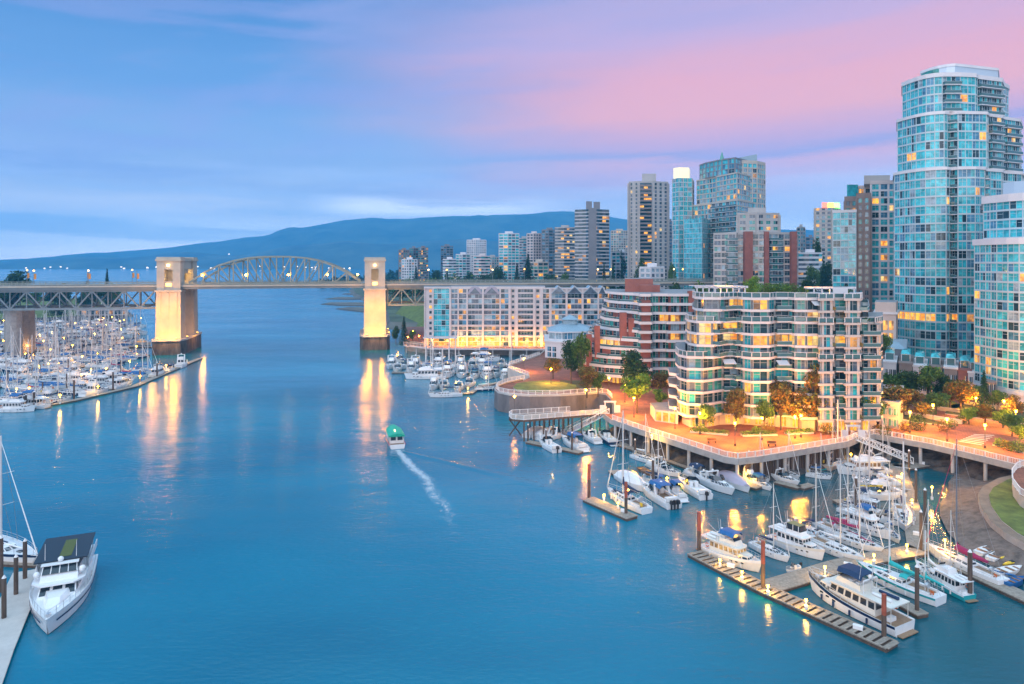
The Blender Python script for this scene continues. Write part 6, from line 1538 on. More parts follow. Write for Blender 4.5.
# ---- sheds on piles behind the crowded marina
D = 500
bt = Bld('net_shed', 'long low shed on dark piles behind the crowded marina', 'shed', PD(112, D, 0), seed=120)
a_ = ccw(pts((76, D), (128, D+6), (128, D+16), (76, D+10))); bt.wall.prism(a_, 3.6, 7.6, w_grey, w_roof)
bt.wall.prism(offset(a_, .8), 7.6, 8.6, w_white, w_roof); bt.wall.prism(offset(a_, 1.5), 3.0, 3.6, pile_w)
for k in range(11):
    a, c = pts((78+k*4.5, D+.2+k*.53), (81.4+k*4.5, D+.55+k*.53)); bt.pane(a, c, 4.4, 7.0, (.0, -1), [lit2 if k % 3 == 1 else g_dark], w_white, 1, out=.08)
q = bt.part('pile_row')
for k in range(16): a = pts((76+k*3.4, D+.5+k*.4))[0]; q.tube((a[0], a[1], -1), (a[0], a[1], 3.2), .35, .35, 6, pile_w)
bt.done()
place(trawler(14, cream, gel, None, None, cream, gm=lit1), 'motor_yacht', 'motor yacht', (132, 345), (152, 345), 'golden lit cream yacht alone in the gap beside the gateway tower')
dock([(130, 346.5), (156, 346.5)], 2.4, 'short float in front of the golden lit yacht by the gateway tower')

# ---- big yacht and sloop at the left edge
def bigyacht(L):
    bt = Boat(L); B = L*.34; hull(bt, L, B, .085*L, .115*L, gel, gel, black_rub, gel, .06, 1.25, .93); d_ = .085*L
    house(bt, -L*.40, L*.17, B*.80, B*.62, d_-.1, 1.45, 1.9, .1, gel, .90, (.35, .86), 6)
    house(bt, -L*.02, L*.36, B*.62, B*.22, d_+.05, .75, L*.13, 0, gel, .85, None, name='foredeck_trunk')
    z1 = d_+1.35; q = bt.p('upper_deck'); q.prism([(-L*.49, -B*.45), (L*.06, -B*.42), (L*.12, -B*.26), (L*.12, B*.26), (L*.06, B*.42), (-L*.49, B*.45)], z1-.02, z1+.16, gel)
    for sd in (-1, 1): q.beam((-L*.48, sd*B*.45, z1+.55), (-L*.1, sd*B*.43, z1+.55), .1, .8, gel)
    house(bt, -L*.30, L*.07, B*.74, B*.60, z1+.16, .8, .9, .1, gel, .97, None, name='flybridge')
    house(bt, -L*.20, L*.04, B*.66, B*.56, z1+.9, .75, .8, 0, tint, .95, None, name='windscreen', roof=gel)
    q = bt.p('screen_frame')
    for k in range(5): y = (k-2)*B*.14; q.beam((L*.04+.04, y, z1+.92), (L*.04-.74, y*.95, z1+1.66), .09, .09, gel)
    q = bt.p('hardtop'); q.box((-L*.24, 0, z1+1.95), (L*.44, B*.86, .14), mat('hardtop_canvas', (.012, .026, .045), .6)); q.box((-L*.22, B*.05, z1+2.1), (L*.30, B*.2, .03), mat('olive_panel', (.09, .11, .025), .8))
    for x in (-L*.43, -L*.05):
        for sd in (-1, 1): q.tube((x, sd*B*.39, z1+.1), (x, sd*B*.39, z1+1.96), .06, .06, 5, alu)
    q.box((-L*.02, 0, z1+1.78), (L*.08, B*.6, .12), gel)
    q = bt.p('antenna')
    for sd in (-1, 1): q.tube((-L*.02, sd*B*.25, z1+2.3), (-L*.03, sd*B*.25, z1+4.3), .04, .02, 4, white)
    q.ball((-L*.02, 0, z1+2.2), .35, gel, 8, 6)
    for sd in (-1, 1): q.ball((L*.02, sd*B*.36, z1+.9), .42, gel, 8, 6)
    q = bt.p('anchor_windlass'); q.box((L*.43, 0, bt.sheer(L*.43)-.1), (.7, .4, .3), alu)
    q = bt.p('side_stripe')
    for sd in (-1, 1):
        pv_ = None
        for i in range(10):
            t = .02+.9*i/9; x = -L/2+L*t; p = Vector((x, sd*(bt.hb(t)*.985+.02), bt.sheer(x)*.62))
            if pv_: q.beam(pv_, p, .04, .16, navy_hull)
            pv_ = p
    rails(bt, -L*.1, L*.485, .95, .85, 10); return bt
place(bigyacht(20), 'motor_yacht', 'motor yacht', (72, 570), (46, 640), 'large white motor yacht with navy hardtop pointing at the camera', None)
place(sailboat(13, gel, navy_hull, white, None, 1.18), 'sailboat', 'sailboat', (-46, 541), (38, 568), 'white sloop at the left float with its bow toward the big yacht')
dock([(30, 570), (-8, 654), (-50, 760)], 3.8, 'grey float running down beside the large white motor yacht', m=conc_l)
dock([(44, 562), (8, 560), (-40, 556)], 2.2, 'small cross float behind the bow of the left sloop', m=wood)
for a in ((1, 592, 538, 'dark pile at the picture edge beside the left float'), (16, 598, 557, 'dark pile in the water beside the left float'), (25, 582, 541, 'dark pile beside the bow of the left sloop'), (4, 622, 578, 'dark pile standing lowest beside the left float')):
    pile(a[0], a[1], a[2], pile_w, .26, a[3], 'piles of the left float')

# ---- water taxi with a green roof, and its wake
def taxi(L):
    bt = Boat(L); B = L*.42; hull(bt, L, B, .9, 1.2, gel, red_paint, black_rub, teak, .05, 1.6, .9)
    house(bt, -L*.36, L*.30, B*.80, B*.62, .8, 1.5, .3, .1, gel, .96, (.4, .9), 4)
    q = bt.p('roof'); rows = []
    for i in range(9):
        k = i/8; x = -L*.44+L*.84*k; w = B*.50*(1 if k < .7 else 1-.5*((k-.7)/.3)**2); h = 2.3; rows.append([(x, -w, h), (x, -w*.92, h+.22), (x, -w*.5, h+.55), (x, 0, h+.66), (x, w*.5, h+.55), (x, w*.92, h+.22), (x, w, h)])
    q.loft(rows, green_canvas, smooth=True); q.add(rows[0], [tuple(range(7))], green_canvas); q.add(rows[-1], [tuple(reversed(range(7)))], green_canvas)
    q = bt.p('roof_light'); q.box((-L*.2, .2, 3.0), (.8, .14, .1), warmw)
    q = bt.p('window_post_row')
    for x in (-.36, -.2, 0, .2):
        for sd in (-1, 1): q.tube((L*x, sd*B*.41, .9), (L*x, sd*B*.44, 2.35), .05, .05, 5, white)
    q = bt.p('rub_rail')
    for sd in (-1, 1): q.beam((-L*.48, sd*B*.47, .8), (L*.1, sd*B*.5, .85), .12, .2, red_paint)
    return bt
tx = place(taxi(7.5), 'water_taxi', 'ferry', (397.5, 449), (392, 437), 'small harbour ferry with a bright green roof trailing a white wake')
foam = bpy.data.materials.new('wake_foam'); foam.use_nodes = True; t = foam.node_tree; pb = t.nodes['Principled BSDF']; pb.inputs['Base Color'].default_value = (.80, .86, .90, 1); pb.inputs['Roughness'].default_value = .8
g = t.nodes.new('ShaderNodeNewGeometry'); n1_ = t.nodes.new('ShaderNodeTexNoise'); n1_.inputs['Scale'].default_value = .75; n1_.inputs['Detail'].default_value = 7; n1_.inputs['Roughness'].default_value = .72; n1_.inputs['Distortion'].default_value = .9; t.links.new(g.outputs['Position'], n1_.inputs['Vector'])
at_ = t.nodes.new('ShaderNodeAttribute'); at_.attribute_name = 'foam'
ad_ = t.nodes.new('ShaderNodeMath'); ad_.operation = 'ADD'; t.links.new(n1_.outputs[0], ad_.inputs[0]); t.links.new(at_.outputs['Fac'], ad_.inputs[1])
mr_ = t.nodes.new('ShaderNodeMapRange'); mr_.interpolation_type = 'SMOOTHSTEP'; mr_.inputs[1].default_value = .84; mr_.inputs[2].default_value = 1.28; mr_.inputs[4].default_value = .5; t.links.new(ad_.outputs[0], mr_.inputs[0]); t.links.new(mr_.outputs[0], pb.inputs['Alpha'])
path = [(397.5, 450), (404, 458), (413, 467), (424, 478), (433, 490), (441, 503), (450, 518), (458, 532), (470, 548)]
wp = dense([P(*p_)[:2] for p_ in path], .8); nw = len(wp); b = MB(); rows = []; fd = []
for i, (o, lf) in enumerate(zip(inset(wp, 0), inset(wp, 1))):
    k = i/(nw-1); n_v = Vector((lf[0]-o[0], lf[1]-o[1])); w = 1.3+3.4*k; row = []
    for u in range(-5, 6):
        wob = .35*math.sin(i*.31)*k*2; row.append((o[0]+n_v.x*(w*u/5+wob), o[1]+n_v.y*(w*u/5+wob), .035)); fd.append(max(0, (1-abs(u)/5)**.8*(.72*(1-k)**.6+.16)))
    rows.append(row)
b.loft(rows, foam, smooth=True); fo = struct(b.build('wake_foam'), 'stuff')
at2 = fo.data.attributes.new('foam', 'FLOAT', 'POINT'); at2.data.foreach_set('value', fd)
# the bow wave running off to the side
b = MB(); rows = []; a, c = P(404, 452), P(600, 512); d = (c-a); L = d.length; d.normalize(); n = Vector((-d.y, d.x, 0))
for i in range(60):
    k = i/59; o = a+d*L*k+n*(3*math.sin(k*2.2)); w = 1.1+2.6*k; h = .11*(1-k)**.6+.015
    rows.append([tuple(o+n*w*u+Vector((0, 0, h*(.5+.5*math.cos(math.pi*u))*(1 if abs(u) < 1 else 0)-.01))) for u in (-1, -.75, -.5, -.25, 0, .25, .5, .75, 1)])
b.loft(rows, wm, smooth=True); struct(b.build('bow_wave'))
# ================================================================== TREES AND PLANTING
def leafm(name, c, v=.45): return mat(name, c, .75, 0, v, .9, spec=.2)
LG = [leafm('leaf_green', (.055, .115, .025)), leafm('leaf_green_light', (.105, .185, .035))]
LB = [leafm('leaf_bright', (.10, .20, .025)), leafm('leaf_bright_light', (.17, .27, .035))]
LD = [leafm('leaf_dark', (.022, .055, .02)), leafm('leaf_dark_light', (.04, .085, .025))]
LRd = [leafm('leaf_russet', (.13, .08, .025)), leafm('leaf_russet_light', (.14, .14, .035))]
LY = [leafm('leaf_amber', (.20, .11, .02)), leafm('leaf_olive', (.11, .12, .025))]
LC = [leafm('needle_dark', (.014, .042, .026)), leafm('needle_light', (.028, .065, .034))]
bark = mat('bark', (.09, .065, .05), .9, 0, .3, 3)
def leaves(q, c, r, n, size, ms, rg, flat=.8):
    for _ in range(n):
        while True:
            d = Vector((rg.uniform(-1, 1), rg.uniform(-1, 1), rg.uniform(-1, 1)))
            if .05 < d.length < 1: break
        p = Vector(c)+Vector((d.x*r, d.y*r, d.z*r*flat)); u = Vector((rg.gauss(0, 1), rg.gauss(0, 1), rg.gauss(0, .6))).normalized(); w = u.cross(Vector((rg.gauss(0, 1), rg.gauss(0, 1), rg.gauss(0, 1)))).normalized(); s_ = size*rg.uniform(.55, 1.25)
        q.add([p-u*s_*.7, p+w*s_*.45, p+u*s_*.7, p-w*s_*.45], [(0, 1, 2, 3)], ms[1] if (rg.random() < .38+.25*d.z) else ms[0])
def broad(h, r, ms, seed, n=2600, leaf=.36, trunk=.34, sq=.8):
    rg = random.Random(seed); tr = MB(); cr = MB(); hz_ = h*trunk
    tr.tube((0, 0, -.2), (rg.uniform(-.1, .1), rg.uniform(-.1, .1), hz_), h*.028, h*.02, 7, bark)
    nc = 13; cl = []
    for i in range(nc):
        a = i*2.4+rg.uniform(-.4, .4); k = rg.uniform(.15, 1); zz = hz_+(h-hz_)*rg.uniform(.12, .86); env = math.sin(math.pi*min(.95, max(.12, (zz-hz_*.7)/(h-hz_*.7))))**.6
        rr = r*rg.uniform(.34, .52); c = Vector((math.cos(a)*r*.68*env*k, math.sin(a)*r*.68*env*k, min(zz, h-rr*.7))); cl.append((c, rr))
        tr.tube((0, 0, hz_*rg.uniform(.75, 1)), c, h*.011, h*.004, 4, bark, caps=False)
    tot = sum(x[1]**2 for x in cl)
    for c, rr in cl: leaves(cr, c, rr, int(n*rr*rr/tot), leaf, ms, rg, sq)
    return tr, cr
def conifer(h, r, ms, seed, n=1100, leaf=.5):
    rg = random.Random(seed); tr = MB(); cr = MB(); tr.tube((0, 0, -.2), (0, 0, h*.96), h*.02, .03, 6, bark)
    for i in range(n):
        k = rg.random()**.75; z = h*(.08+.92*(1-k)); a = rg.uniform(0, 2*math.pi); rad = r*k*rg.uniform(.35, 1)*(1+.22*math.sin(a*3+z*2.2)); p = Vector((math.cos(a)*rad, math.sin(a)*rad, z-rad*.28))
        u = Vector((math.cos(a), math.sin(a), -.45)).normalized(); w = Vector((-math.sin(a), math.cos(a), rg.uniform(-.4, .4))).normalized(); s_ = leaf*rg.uniform(.6, 1.3)
        cr.add([p-u*s_*.6, p+w*s_*.4, p+u*s_*.8, p-w*s_*.4], [(0, 1, 2, 3)], ms[1] if rg.random() < .35 else ms[0])
    return tr, cr
TP = {}
def tree(kind, x, y, z, h, r, label, group=None):
    spec = {'green': ('b', LG), 'bright': ('b', LB), 'dark': ('b', LD), 'russet': ('b', LRd), 'amber': ('b', LY), 'conifer': ('c', LC), 'column': ('c', LD)}[kind]
    key = (kind, rnd.randint(0, 1))
    nm = {'c': 'conifer_tree', 'b': 'broadleaf_tree'}[spec[0]]
    if key not in TP:
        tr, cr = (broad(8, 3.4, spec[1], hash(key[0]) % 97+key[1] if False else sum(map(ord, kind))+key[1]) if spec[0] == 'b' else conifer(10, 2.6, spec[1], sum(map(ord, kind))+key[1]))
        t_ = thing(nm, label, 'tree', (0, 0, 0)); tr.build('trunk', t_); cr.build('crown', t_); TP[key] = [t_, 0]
    t_, u = TP[key]
    if u: t_ = dup(t_, (0, 0, 0))
    else: TP[key][1] = 1
    H0, R0 = (8, 3.4) if spec[0] == 'b' else (10, 2.6)
    t_.location = (x, y, z); t_.rotation_euler = (0, 0, rnd.uniform(0, 6.28)); t_.scale = (r/R0, r/R0, h/H0); t_['label'] = label
    if group: t_['group'] = group
    elif 'group' in t_: del t_['group']
    return t_
def treepx(kind, px, base, top, wpx, label, z=ZP, group=None):
    p = P(px, base, z); return tree(kind, p.x, p.y, z-.06, ZZ(top, p.y)-z, wpx/2*p.y/F, label, group)
treepx('bright', 637, 413, 370, 33, 'bright lime green tree beside the brick promenade lamp')
treepx('dark', 634, 396, 350, 34, 'dark green tree just behind the bright lime green one')
treepx('russet', 587, 397, 366, 26, 'russet tree beside the round park lamp')
treepx('dark', 571, 384, 340, 24, 'dark tree hugging the white pavilion')
treepx('green', 581, 386, 331, 22, 'tall airy green tree in front of the white pavilion')
treepx('amber', 553, 379, 358, 22, 'amber lit small tree on the lamp-lit plaza')
treepx('russet', 660, 396, 372, 22, 'dark red tree at the foot of the curved brick block')
treepx('russet', 736, 431, 388, 26, 'slim russet tree left in the row before the wavy banded block')
treepx('russet', 781, 430, 380, 30, 'tall russet tree in the middle of the row before the wavy banded block')
treepx('amber', 816, 431, 363, 36, 'tallest amber tree before the wavy banded block')
treepx('amber', 799, 431, 388, 34, 'short amber tree tucked beside the tallest amber one')
treepx('green', 852, 428, 388, 46, 'green tree with a spreading crown at the right end of the wavy banded block')
treepx('green', 836, 428, 392, 34, 'olive green tree between the promenade lamps and the beige bays')
treepx('russet', 893, 424, 386, 48, 'wide russet brown tree left of the round clipped shrub')
treepx('dark', 876, 418, 392, 26, 'dark tree under the low beige annex')
for i, (px, b_, t_, w, k, lab) in enumerate(((912, 403, 366, 26, 'dark', 'dark garden tree before the brown townhouse'), (928, 404, 364, 28, 'green', 'green garden tree in the middle of the townhouse row'), (944, 404, 370, 24, 'dark', 'dark garden tree before the plain brown townhouse'), (961, 414, 380, 36, 'amber', 'golden tree glowing round a street lamp'), (984, 411, 370, 18, 'column', 'tall narrow dark tree before the pale townhouse'), (998, 412, 390, 18, 'green', 'small green tree under the curved white banded tower'), (1015, 420, 395, 24, 'amber', 'amber lit tree at the right edge of the garden'), (985, 424, 404, 24, 'amber', 'low amber tree beside the garden steps'), (905, 398, 372, 20, 'green', 'green garden tree beside the low annex'))):
    treepx(k, px, b_, t_, w, lab)
for a in (('green', 872, 428, 398, 34, 'green lamp-lit tree behind the gate frame of the right gangway'), ('russet', 908, 412, 388, 34, 'russet tree glowing beside the garden lamp'), ('green', 936, 414, 392, 30, 'green tree above the middle pale wall'), ('green', 894, 402, 376, 30, 'green tree behind the low annex'), ('green', 976, 408, 384, 26, 'green tree between the golden tree and the narrow dark one'), ('amber', 950, 408, 386, 26, 'amber tree left of the golden tree'), ('russet', 922, 420, 402, 22, 'low russet tree behind the round clipped shrub'), ('green', 1012, 436, 414, 26, 'green tree over the planted strip'), ('bright', 1003, 428, 408, 22, 'small yellow green tree right of the garden lamp')):
    treepx(*a)
for a in (('green', 886, 396, 372, 24, 'small green tree between the townhouses and the low annex'), ('bright', 969, 424, 406, 20, 'yellow green tree beside the garden steps'), ('green', 1020, 446, 424, 20, 'green tree at the planted corner by the picture edge'), ('dark', 858, 420, 396, 22, 'dark tree at the end of the tree row'), ('green', 706, 433, 404, 20, 'small green tree at the left end of the wavy banded block'), ('green', 764, 431, 398, 22, 'small green tree between the two russet trees'), ('green', 598, 396, 372, 20, 'green tree beside the park lawn path'), ('bright', 660, 408, 388, 18, 'small yellow green tree right of the bright lime one')):
    treepx(*a)
for px, d, z, top, w, k, lab in ((884, 206, 12, 334, 16, 'green', 'tree rising behind the first townhouses'), (870, 200, 8, 346, 14, 'dark', 'dark tree behind the low annex roof'), (700, 300, 6, 280, 26, 'green', 'green tree between the terraced blocks and the glass towers'), (676, 300, 6, 283, 22, 'dark', 'dark tree behind the curved brick block'), (728, 300, 6, 281, 24, 'green', 'second green tree behind the roof pergola'), (806, 330, 9, 277, 26, 'dark', 'dark tree at the foot of the red brick piers'), (846, 280, 9, 286, 20, 'green', 'green tree below the stepped glass block')):
    tree(k, (px-CX)*d/F, d, z, ZZ(top, d)-z, w/2*d/F, lab)
# trees near the bridge gateway and along the far shores
for px, d, top, w, k, lab in ((404, 326, 316, 13, 'conifer', 'pointed conifer right of the right gateway tower'), (396, 330, 326, 10, 'dark', 'small dark tree tucked behind the right gateway tower'), (412, 333, 330, 9, 'green', 'small green tree by the plaza lamps next to the pale block'), (14, 470, 271, 36, 'dark', 'broad dark tree rising behind the bridge deck at the far left'), (107, 520, 269, 13, 'conifer', 'lone pointed conifer rising behind the bridge approach'), (64, 540, 283, 14, 'dark', 'round dark tree just showing above the bridge railing')):
    tree(k, (px-CX)*d/F, d, 3, ZZ(top, d)-3, w/2*d/F, lab)
for i in range(16):
    px = rnd.uniform(-12, 122); d = rnd.uniform(500, 640)
    tree(rnd.choice(('dark', 'green', 'dark', 'conifer')), (px-CX)*d/F, d, 3, rnd.uniform(14, 24), rnd.uniform(6, 10), 'dark tree of the shore grove seen through the bridge truss', 'grove behind the crowded marina')
k_ = 0
for px, d, top, w, k, lab in ((528, 560, 254, 26, 'conifer', 'largest conifer before the pinkish grey tower'), (517, 570, 264, 16, 'conifer', 'conifer left of the largest one'), (497, 600, 267, 22, 'dark', 'wide dark tree below the pale teal striped tower'), (486, 620, 271, 16, 'dark', 'dark tree at the foot of the pinkish low block'), (604, 470, 264, 12, 'conifer', 'first of three conifers right of the striped tower'), (613, 470, 262, 12, 'conifer', 'middle of three conifers right of the striped tower'), (622, 475, 265, 12, 'conifer', 'last of three conifers right of the striped tower'), (641, 430, 258, 15, 'dark', 'dark tree at the foot of the grey slab tower'), (672, 420, 262, 10, 'green', 'small green tree below the slim aqua tower'),
                              (621, 640, 244, 12, 'dark', 'round dark tree above the white houses near the striped tower'), (818, 480, 238, 14, 'dark', 'dark tree below the tower with coloured roof lights'), (826, 440, 256, 20, 'dark', 'broad dark tree behind the roof garden'), (812, 420, 266, 16, 'green', 'green tree left behind the roof garden'), (416, 700, 266, 12, 'conifer', 'conifer beside the small brown towers'), (436, 720, 270, 14, 'dark', 'dark tree below the lone dark tower'), (447, 740, 268, 10, 'conifer', 'pointed conifer below the lone dark tower'), (471, 700, 272, 16, 'dark', 'dark tree below the tall plain white tower'), (552, 540, 270, 18, 'dark', 'dark tree below the dark blue-grey tower'), (566, 520, 272, 12, 'green', 'green tree at the left foot of the striped tower')):
    tree(k, (px-CX)*d/F, d, 9, ZZ(top, d)-9, w/2*d/F, lab)
# the wooded point: a far mass of crowns
b = MB(); rg = random.Random(31)
for i in range(150):
    px = rg.uniform(318, 640); d = rg.uniform(1180, 1500); h = rg.uniform(20, 30) if px > 385 else 8+14*(px-318)/67; p = PD(px, d, 2)
    leaves(b, (p.x, p.y, h*.5), h*.55, 46, 5.0, LD if rg.random() < .7 else LC, rg, .9)
struct(b.build('far_wood'), 'stuff')
b = MB()
for i in range(110):
    px = rg.uniform(390, 640); d = rg.uniform(600, 760); h = rg.uniform(14, 25); p = PD(px, d, 6)
    leaves(b, (p.x, p.y, 8+h*.5), h*.5, 90, 2.0, LD if rg.random() < .7 else LG, rg, .8)
struct(b.build('parkway_trees'), 'stuff')
# shrubs, hedges, beds
def shrub(px, py, r, ms, label, z=ZP, sq=.85, group=None, n=420, name='shrub', leaf=.2):
    p = P(px, py, z); q = MB(); g_ = random.Random(int(px*7+py)); q2 = MB()
    leaves(q, (p.x, p.y, z+r*sq*.8), r, n, leaf, ms, g_, sq); q.tube((p.x, p.y, z-.1), (p.x, p.y, z+r*.7), .08, .05, 5, bark)
    return tag(q.build(name, None, (p.x, p.y, z)), label, 'shrub', group)
shrub(917, 430, 2.0, LD, 'round clipped dark shrub beside the promenade', sq=1.0, n=1200)
shrub(943, 431, 1.7, LY, 'yellowish round shrub right of the clipped dark one'); shrub(951, 428, 1.4, LG, 'green shrub touching the yellowish one'); shrub(962, 423, 1.3, LG, 'small green shrub by the garden wall')
for i, (px, py, ms, lab) in enumerate(((1000, 447, LG, 'green bed shrub nearest the promenade corner'), (1008, 450, LY, 'amber bed shrub in the planted strip'), (1017, 452, LG, 'green bed shrub at the picture edge'), (878, 432, LY, 'golden shrub left of the wide russet tree'), (886, 436, LG, 'green shrub below the wide russet tree'), (905, 431, LRd, 'russet shrub beside the clipped dark one'), (577, 393, LRd, 'dark red shrub on the park lawn'), (975, 415, LG, 'green shrub by the lamp under the curved tower'), (930, 416, LG, 'low green shrub in front of the garden walls'), (700, 433, LG, 'low shrub at the left foot of the wavy banded block'), (757, 434, LG, 'low green shrub before the lit ground floor'), (768, 434, LRd, 'russet shrub before the lit ground floor'), (826, 434, LY, 'golden shrub under the tallest amber tree'), (862, 430, LG, 'green shrub at the end of the tree row'))): shrub(px, py, rnd.uniform(1.1, 1.7), ms, lab)
zr_ = 7.6+10*2.61+.6
q = MB(); g_ = random.Random(4)
for i in range(9): p = PD(760+i*4.2, 158.5, zr_); leaves(q, (p.x, p.y, zr_+1.5), 1.6, 420, .22, LG if i % 3 else LB, g_, .95)
tag(q.build('roof_hedge', None, PD(776, 161, zr_)), 'thick green hedge on the roof garden of the wavy banded block', 'hedge')
for px, d, r, ms, lab in ((803, 160, 1.3, LG, 'roof shrub at the right end of the roof hedge'), (748, 163, 1.0, LB, 'light roof shrub at the left end of the roof hedge'), (845, 161, 1.0, LG, 'roof shrub beside the roof stair')):
    p = PD(px, d, zr_); q = MB(); leaves(q, (p.x, p.y, zr_+r*.7), r, 420, .22, ms, g_, .9); tag(q.build('roof_shrub', None, p), lab, 'shrub')
tree('bright', *PD(752, 176, 5)[:2], zr_-3, ZZ(274, 176)-zr_+3, 2.6, 'lime green tree on the roof behind the roof hedge')
for i, (x, f_) in enumerate(((724, 0), (748, 0), (762, 0), (835, 8), (845, 8), (868, 8), (825, 8), (700, 8))):
    p = PD(x, 156 if x < 800 else 151.5, 0); z = 7.6+f_*2.61+.66; q = MB(); leaves(q, (p.x, p.y+.4, z+.4), .7, 160, .18, LG, g_, .7); tag(q.build('terrace_plant', None, (p.x, p.y, z)), 'planting spilling over a terrace edge of the wavy banded block', 'plant', 'terrace planting of the wavy banded block')
# garden walls, steps and benches of the right-hand garden
gw = mat('garden_stone', (.46, .42, .38), .8, var=.12, scale=.5)
for a, c, h, lab in (((905, 415), (962, 424), .8, 'long low pale wall nearest the promenade in the garden'), ((930, 409), (988, 417), .8, 'middle low pale wall of the garden'), ((888, 421), (908, 424), .7, 'short low pale wall beside the wide russet tree'), ((965, 405), (1010, 412), .9, 'upper low pale wall below the townhouses')):
    A, C = P(*a, ZP), P(*c, ZP); b = MB(); b.beam(A+Vector((0, 0, h/2)), C+Vector((0, 0, h/2)), .7, h, gw); b.beam(A+Vector((0, 0, h+.06)), C+Vector((0, 0, h+.06)), .9, .12, conc_l); tag(b.build('garden_wall', None, A), lab, 'wall')
b = MB()
for k in range(7): A, C = P(958+k*2.6, 441-k*1.1, ZP), P(982+k*2.0, 445-k*1.6, ZP); b.beam(A+Vector((0, 0, .0)), C+Vector((0, 0, .0)), .5, .06, conc_l)
struct(b.build('path_stripes'))
for pl_, m_ in (([(880, 418), (905, 421), (930, 424), (955, 427), (930, 420), (905, 411), (885, 408)], soil_m), ([(945, 414), (990, 420), (1024, 424), (1040, 410), (990, 404), (950, 405)], soil_m), ([(992, 445), (1030, 455), (1060, 452), (1010, 442)], soil_m), ([(905, 402), (950, 400), (965, 408), (925, 411)], grass_m), ([(560, 386), (600, 392), (604, 388), (585, 381), (560, 381)], soil_m)):
    b = MB(); b.prism(ccw([D2(*p) for p in pl_]), ZP-.05, ZP+.18, conc_l, m_); struct(b.build('planting_bed'))
for px, py, lab in ((712, 443, 'timber bench left on the brick promenade'), (772, 446, 'timber bench in the middle of the brick promenade'), (900, 436, 'timber bench near the right gangway')):
    p = P(px, py, ZP); t_ = thing('park_bench', lab, 'bench', p); b = MB(); b.box((p.x, p.y, ZP+.4), (1.8, .5, .07), woodw); b.build('seat', t_); b = MB(); b.box((p.x, p.y+.28, ZP+.5), (1.8, .07, .45), woodw); b.build('backrest', t_)
    for s_ in (-.7, .7): b = MB(); b.box((p.x+s_, p.y, ZP), (.1, .5, .4), black_rub); b.build('leg', t_)

# ================================================================== LAMPS
sod = mat('sodium_globe', (1, .6, .2), .4, emit=(1, .38, .012), estr=70)
sod2 = mat('dock_globe', (1, .7, .2), .4, emit=(1, .48, .015), estr=36)
pole_m = mat('lamp_pole', (.05, .055, .06), .5)
def lamp(px, py, label, h=4.6, z=ZP, power=5600, col=(1, .38, .035), r=.26, name='promenade_lamp', group='lamps along the promenade', m=sod, gm=None, base=None):
    p = P(px, py, z+h); t_ = thing(name, label, 'street lamp', (p.x, p.y, z), group)
    b = MB(); b.tube((p.x, p.y, z if base is None else base), (p.x, p.y, z+h-r*.8), .07, .05, 6, gm or pole_m); b.box((p.x, p.y, z), (.3, .3, .5), gm or pole_m); b.build('pole', t_)
    b = MB(); b.ball((p.x, p.y, z+h), r, m, 10, 8); b.build('globe', t_)
    b = MB(); b.tube((p.x, p.y, z+h+r*.85), (p.x, p.y, z+h+r*1.3), r*.5, .05, 6, gm or pole_m); b.build('cap', t_)
    if power: point_light('lamp_glow', (p.x, p.y-.0, z+h-r*1.6-.15), power, col, .2, t_)
    return t_
for a in ((634, 398, 'promenade lamp under the bright lime green tree'), (675, 408, 'promenade lamp left of the wavy banded block'), (735, 423, 'promenade lamp before the slim russet tree'), (795, 416.5, 'left one of the close pair of lamps by the amber trees'), (801, 415.5, 'right one of the close pair of lamps by the amber trees'), (864, 408, 'promenade lamp at the end of the tree row'), (609, 378, 'lamp at the foot of the curved brick block'), (586, 390, 'lamp on the path behind the round park'), (551, 369, 'lamp on the plaza before the white pavilion'), (933, 405, 'garden lamp over the low pale walls'), (961, 391, 'street lamp inside the golden tree'), (1004, 401, 'street lamp at the foot of the curved white banded tower'), (985, 425, 'garden lamp nearest the garden steps'), (524, 358.5, 'lamp on the plaza edge by the small marina'), (625, 385, 'lamp half hidden behind the dark tree'), (762, 418, 'lamp glowing between the two russet trees'), (910, 412, 'lamp beside the wide russet tree'), (892, 406, 'added glow lamp behind the wide russet tree'), (976, 398, 'added glow lamp before the pale townhouse'), (947, 419, 'added glow lamp over the short path between the low walls'), (1016, 411, 'added glow lamp at the picture edge below the curved tower'), (700, 413, 'added glow lamp beside the lit ground floor of the wavy banded block'), (1030, 428, 'lamp just outside the picture by the planted strip')):  # some garden lamps and one by the banded block are added for orange glow
    lamp(*a)
lamp(514.5, 396.5, 'red-orange lamp on a post in the water before the round park', 4.0, 3.0, 500, (1, .35, .08), .3, 'channel_light', None, base=-1.5)
for px, py, lab in ((413, 331, 'left lamp of the deck corner by the gateway'), (419, 336, 'right lamp of the deck corner by the gateway'), (408, 337, 'lamp at the outer end of the waterfront deck')):
    lamp(px, py, lab, 4.0, 4.0, 700, group='lamps on the waterfront deck')
DK = dict(name='dock_lamp', group='dock lamps', m=sod2, col=(1, .52, .06), z=.5, gm=white)
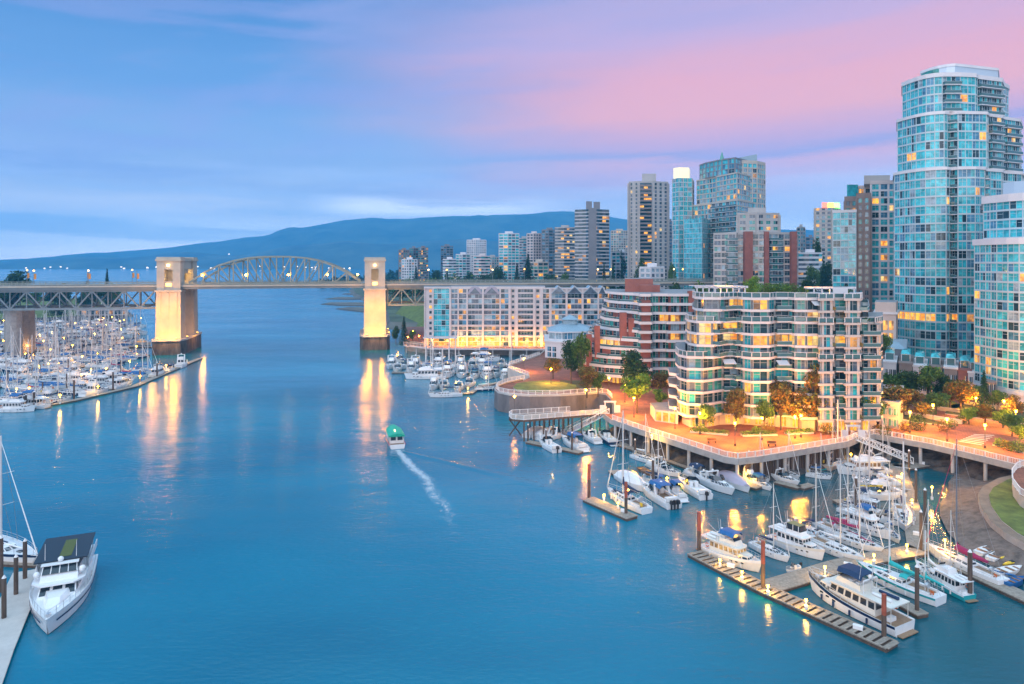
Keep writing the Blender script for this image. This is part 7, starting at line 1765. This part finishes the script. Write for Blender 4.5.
for px, py, h, pw, lab in ((604, 495, 1.0, 160, 'dock lamp at the outer corner of the short float'), (618, 503, .9, 130, 'dock lamp in the middle of the short float'), (595, 420, 2.4, 260, 'lamp halfway up the left gangway'), (652, 435, 5.0, 420, 'tall yellow lamp over the long straight float'), (667, 478, 1.1, 170, 'dock lamp beside the cream motorboat'), (678, 481, 1.0, 150, 'dock lamp on the branch float behind the sports boats'), (628, 490, 1.0, 120, 'dock lamp beside the big white boat cover'),
                       (768, 586, 1.1, 200, 'dock lamp at the joint of the slatted float'), (742, 572, 1.1, 150, 'dock lamp beside the bow of the cream trawler yacht'), (720, 560, .9, 150, 'dock lamp amidships of the cream trawler yacht'), (806, 600, 1.1, 130, 'dock lamp beside the navy striped cabin cruiser'), (825, 567, 1.6, 220, 'dock lamp on the yellow lit main float'), (874, 555, 1.2, 170, 'dock lamp before the bow of the turquoise ketch'), (907, 545, 1.3, 170, 'dock lamp on the main float near the spine'), (932, 487, 2.2, 220, 'lamp on the post at the open water side of the spine float'), (945, 540, 2.6, 200, 'yellow lamp beside the long racing yacht'), (851, 454, 1.6, 140, 'lamp at the bulkhead behind the sand coloured sloop'), (902, 474, 1.4, 200, 'dock lamp near the landing float'), (912, 500, 1.0, 140, 'dock lamp halfway along the spine float'), (746, 474, 1.8, 200, 'lamp at the far end of the long straight float'), (456, 383, 1.8, 240, 'yellow lamp on the front float of the small marina'), (468, 388, 1.6, 200, 'yellow lamp off the blue hulled sloop'), (486, 377, 1.8, 200, 'yellow lamp in the middle of the small marina'), (433, 371, 1.8, 160, 'lamp between the rows of the small marina')):
    lamp(px, py, lab, h, power=pw*2.4, r=.17, **DK)
# many small lamps of the crowded marina
rg = random.Random(77); lampspots = lampspots[:]
for k, (x, y) in enumerate(lampspots):
    h = rg.uniform(2.8, 4.2); t_ = thing('marina_lamp', 'small amber lamp on a post among the boats of the crowded marina', 'lamp', (x, y, .5), 'amber lamps of the crowded marina')
    b = MB(); b.tube((x, y, .5), (x, y, .5+h), .07, .06, 5, white); b.build('pole', t_); b = MB(); b.ball((x, y, .5+h+.2), .21, sod if k % 3 else sod2, 8, 6); b.build('globe', t_)
    if k % 3 != 1: point_light('lamp_glow', (x, y, .3+h), 650, (1, .45, .10), .3, t_)
for px, py, lab in ((60, 402, 'amber lamp at the edge of the crowded marina between two moored boats'), (98, 393.5, 'amber lamp on the outer float near open water'), (140, 383, 'lamp where the outer float bends toward the gateway'), (166, 372, 'amber lamp on the outer float before the gateway'), (184, 364, 'amber lamp at the gateway end of the outer float')):
    lamp(px, py-7, lab, 2.6, power=380, r=.24, **DK)

# lights of the houses on the far slopes and shore
b = MB(); rg = random.Random(8); hl = mat('far_house_lights', (.8, .8, .8), .5, emit=(1, .8, .55), estr=2.2, sample=False)
for i in range(70):
    if i < 34: px = rg.gauss(585, 22); py = rg.gauss(243, 5)
    elif i < 46: px = rg.gauss(300, 40); py = rg.uniform(252, 262)
    else: px = rg.uniform(0, 380); py = rg.uniform(266, 268.4)
    d_ = 4080 if i >= 46 else 5000+(262-py)*45; p = PD(px, d_, max(3, ZZ(py, d_))); b.box((p.x, p.y, p.z-4), (rg.uniform(5, 11), 6, rg.uniform(4, 7)), hl)
struct(b.build('far_houses'), 'stuff')
# low clipped hedges and planters along the foot of the wavy banded block
for k, (x0, y0, x1, y1, lab) in enumerate(((690, 432, 728, 435, 'low hedge left along the foot of the wavy banded block'), (742, 436, 776, 435, 'low hedge before the lit windows of the wavy banded block'), (786, 434.5, 812, 433, 'short low hedge beside the tallest amber tree'), (824, 432, 858, 429, 'low hedge at the right foot of the wavy banded block'))):
    A, C = P(x0, y0, ZP), P(x1, y1, ZP); q = MB(); g_ = random.Random(k)
    for i in range(12): o = A.lerp(C, (i+.5)/12); leaves(q, (o.x, o.y, ZP+.55), .8, 90, .2, LG, g_, .7)
    q.beam(A+Vector((0, 0, .15)), C+Vector((0, 0, .15)), 1.3, .3, conc_l); tag(q.build('hedge', None, A), lab, 'hedge')
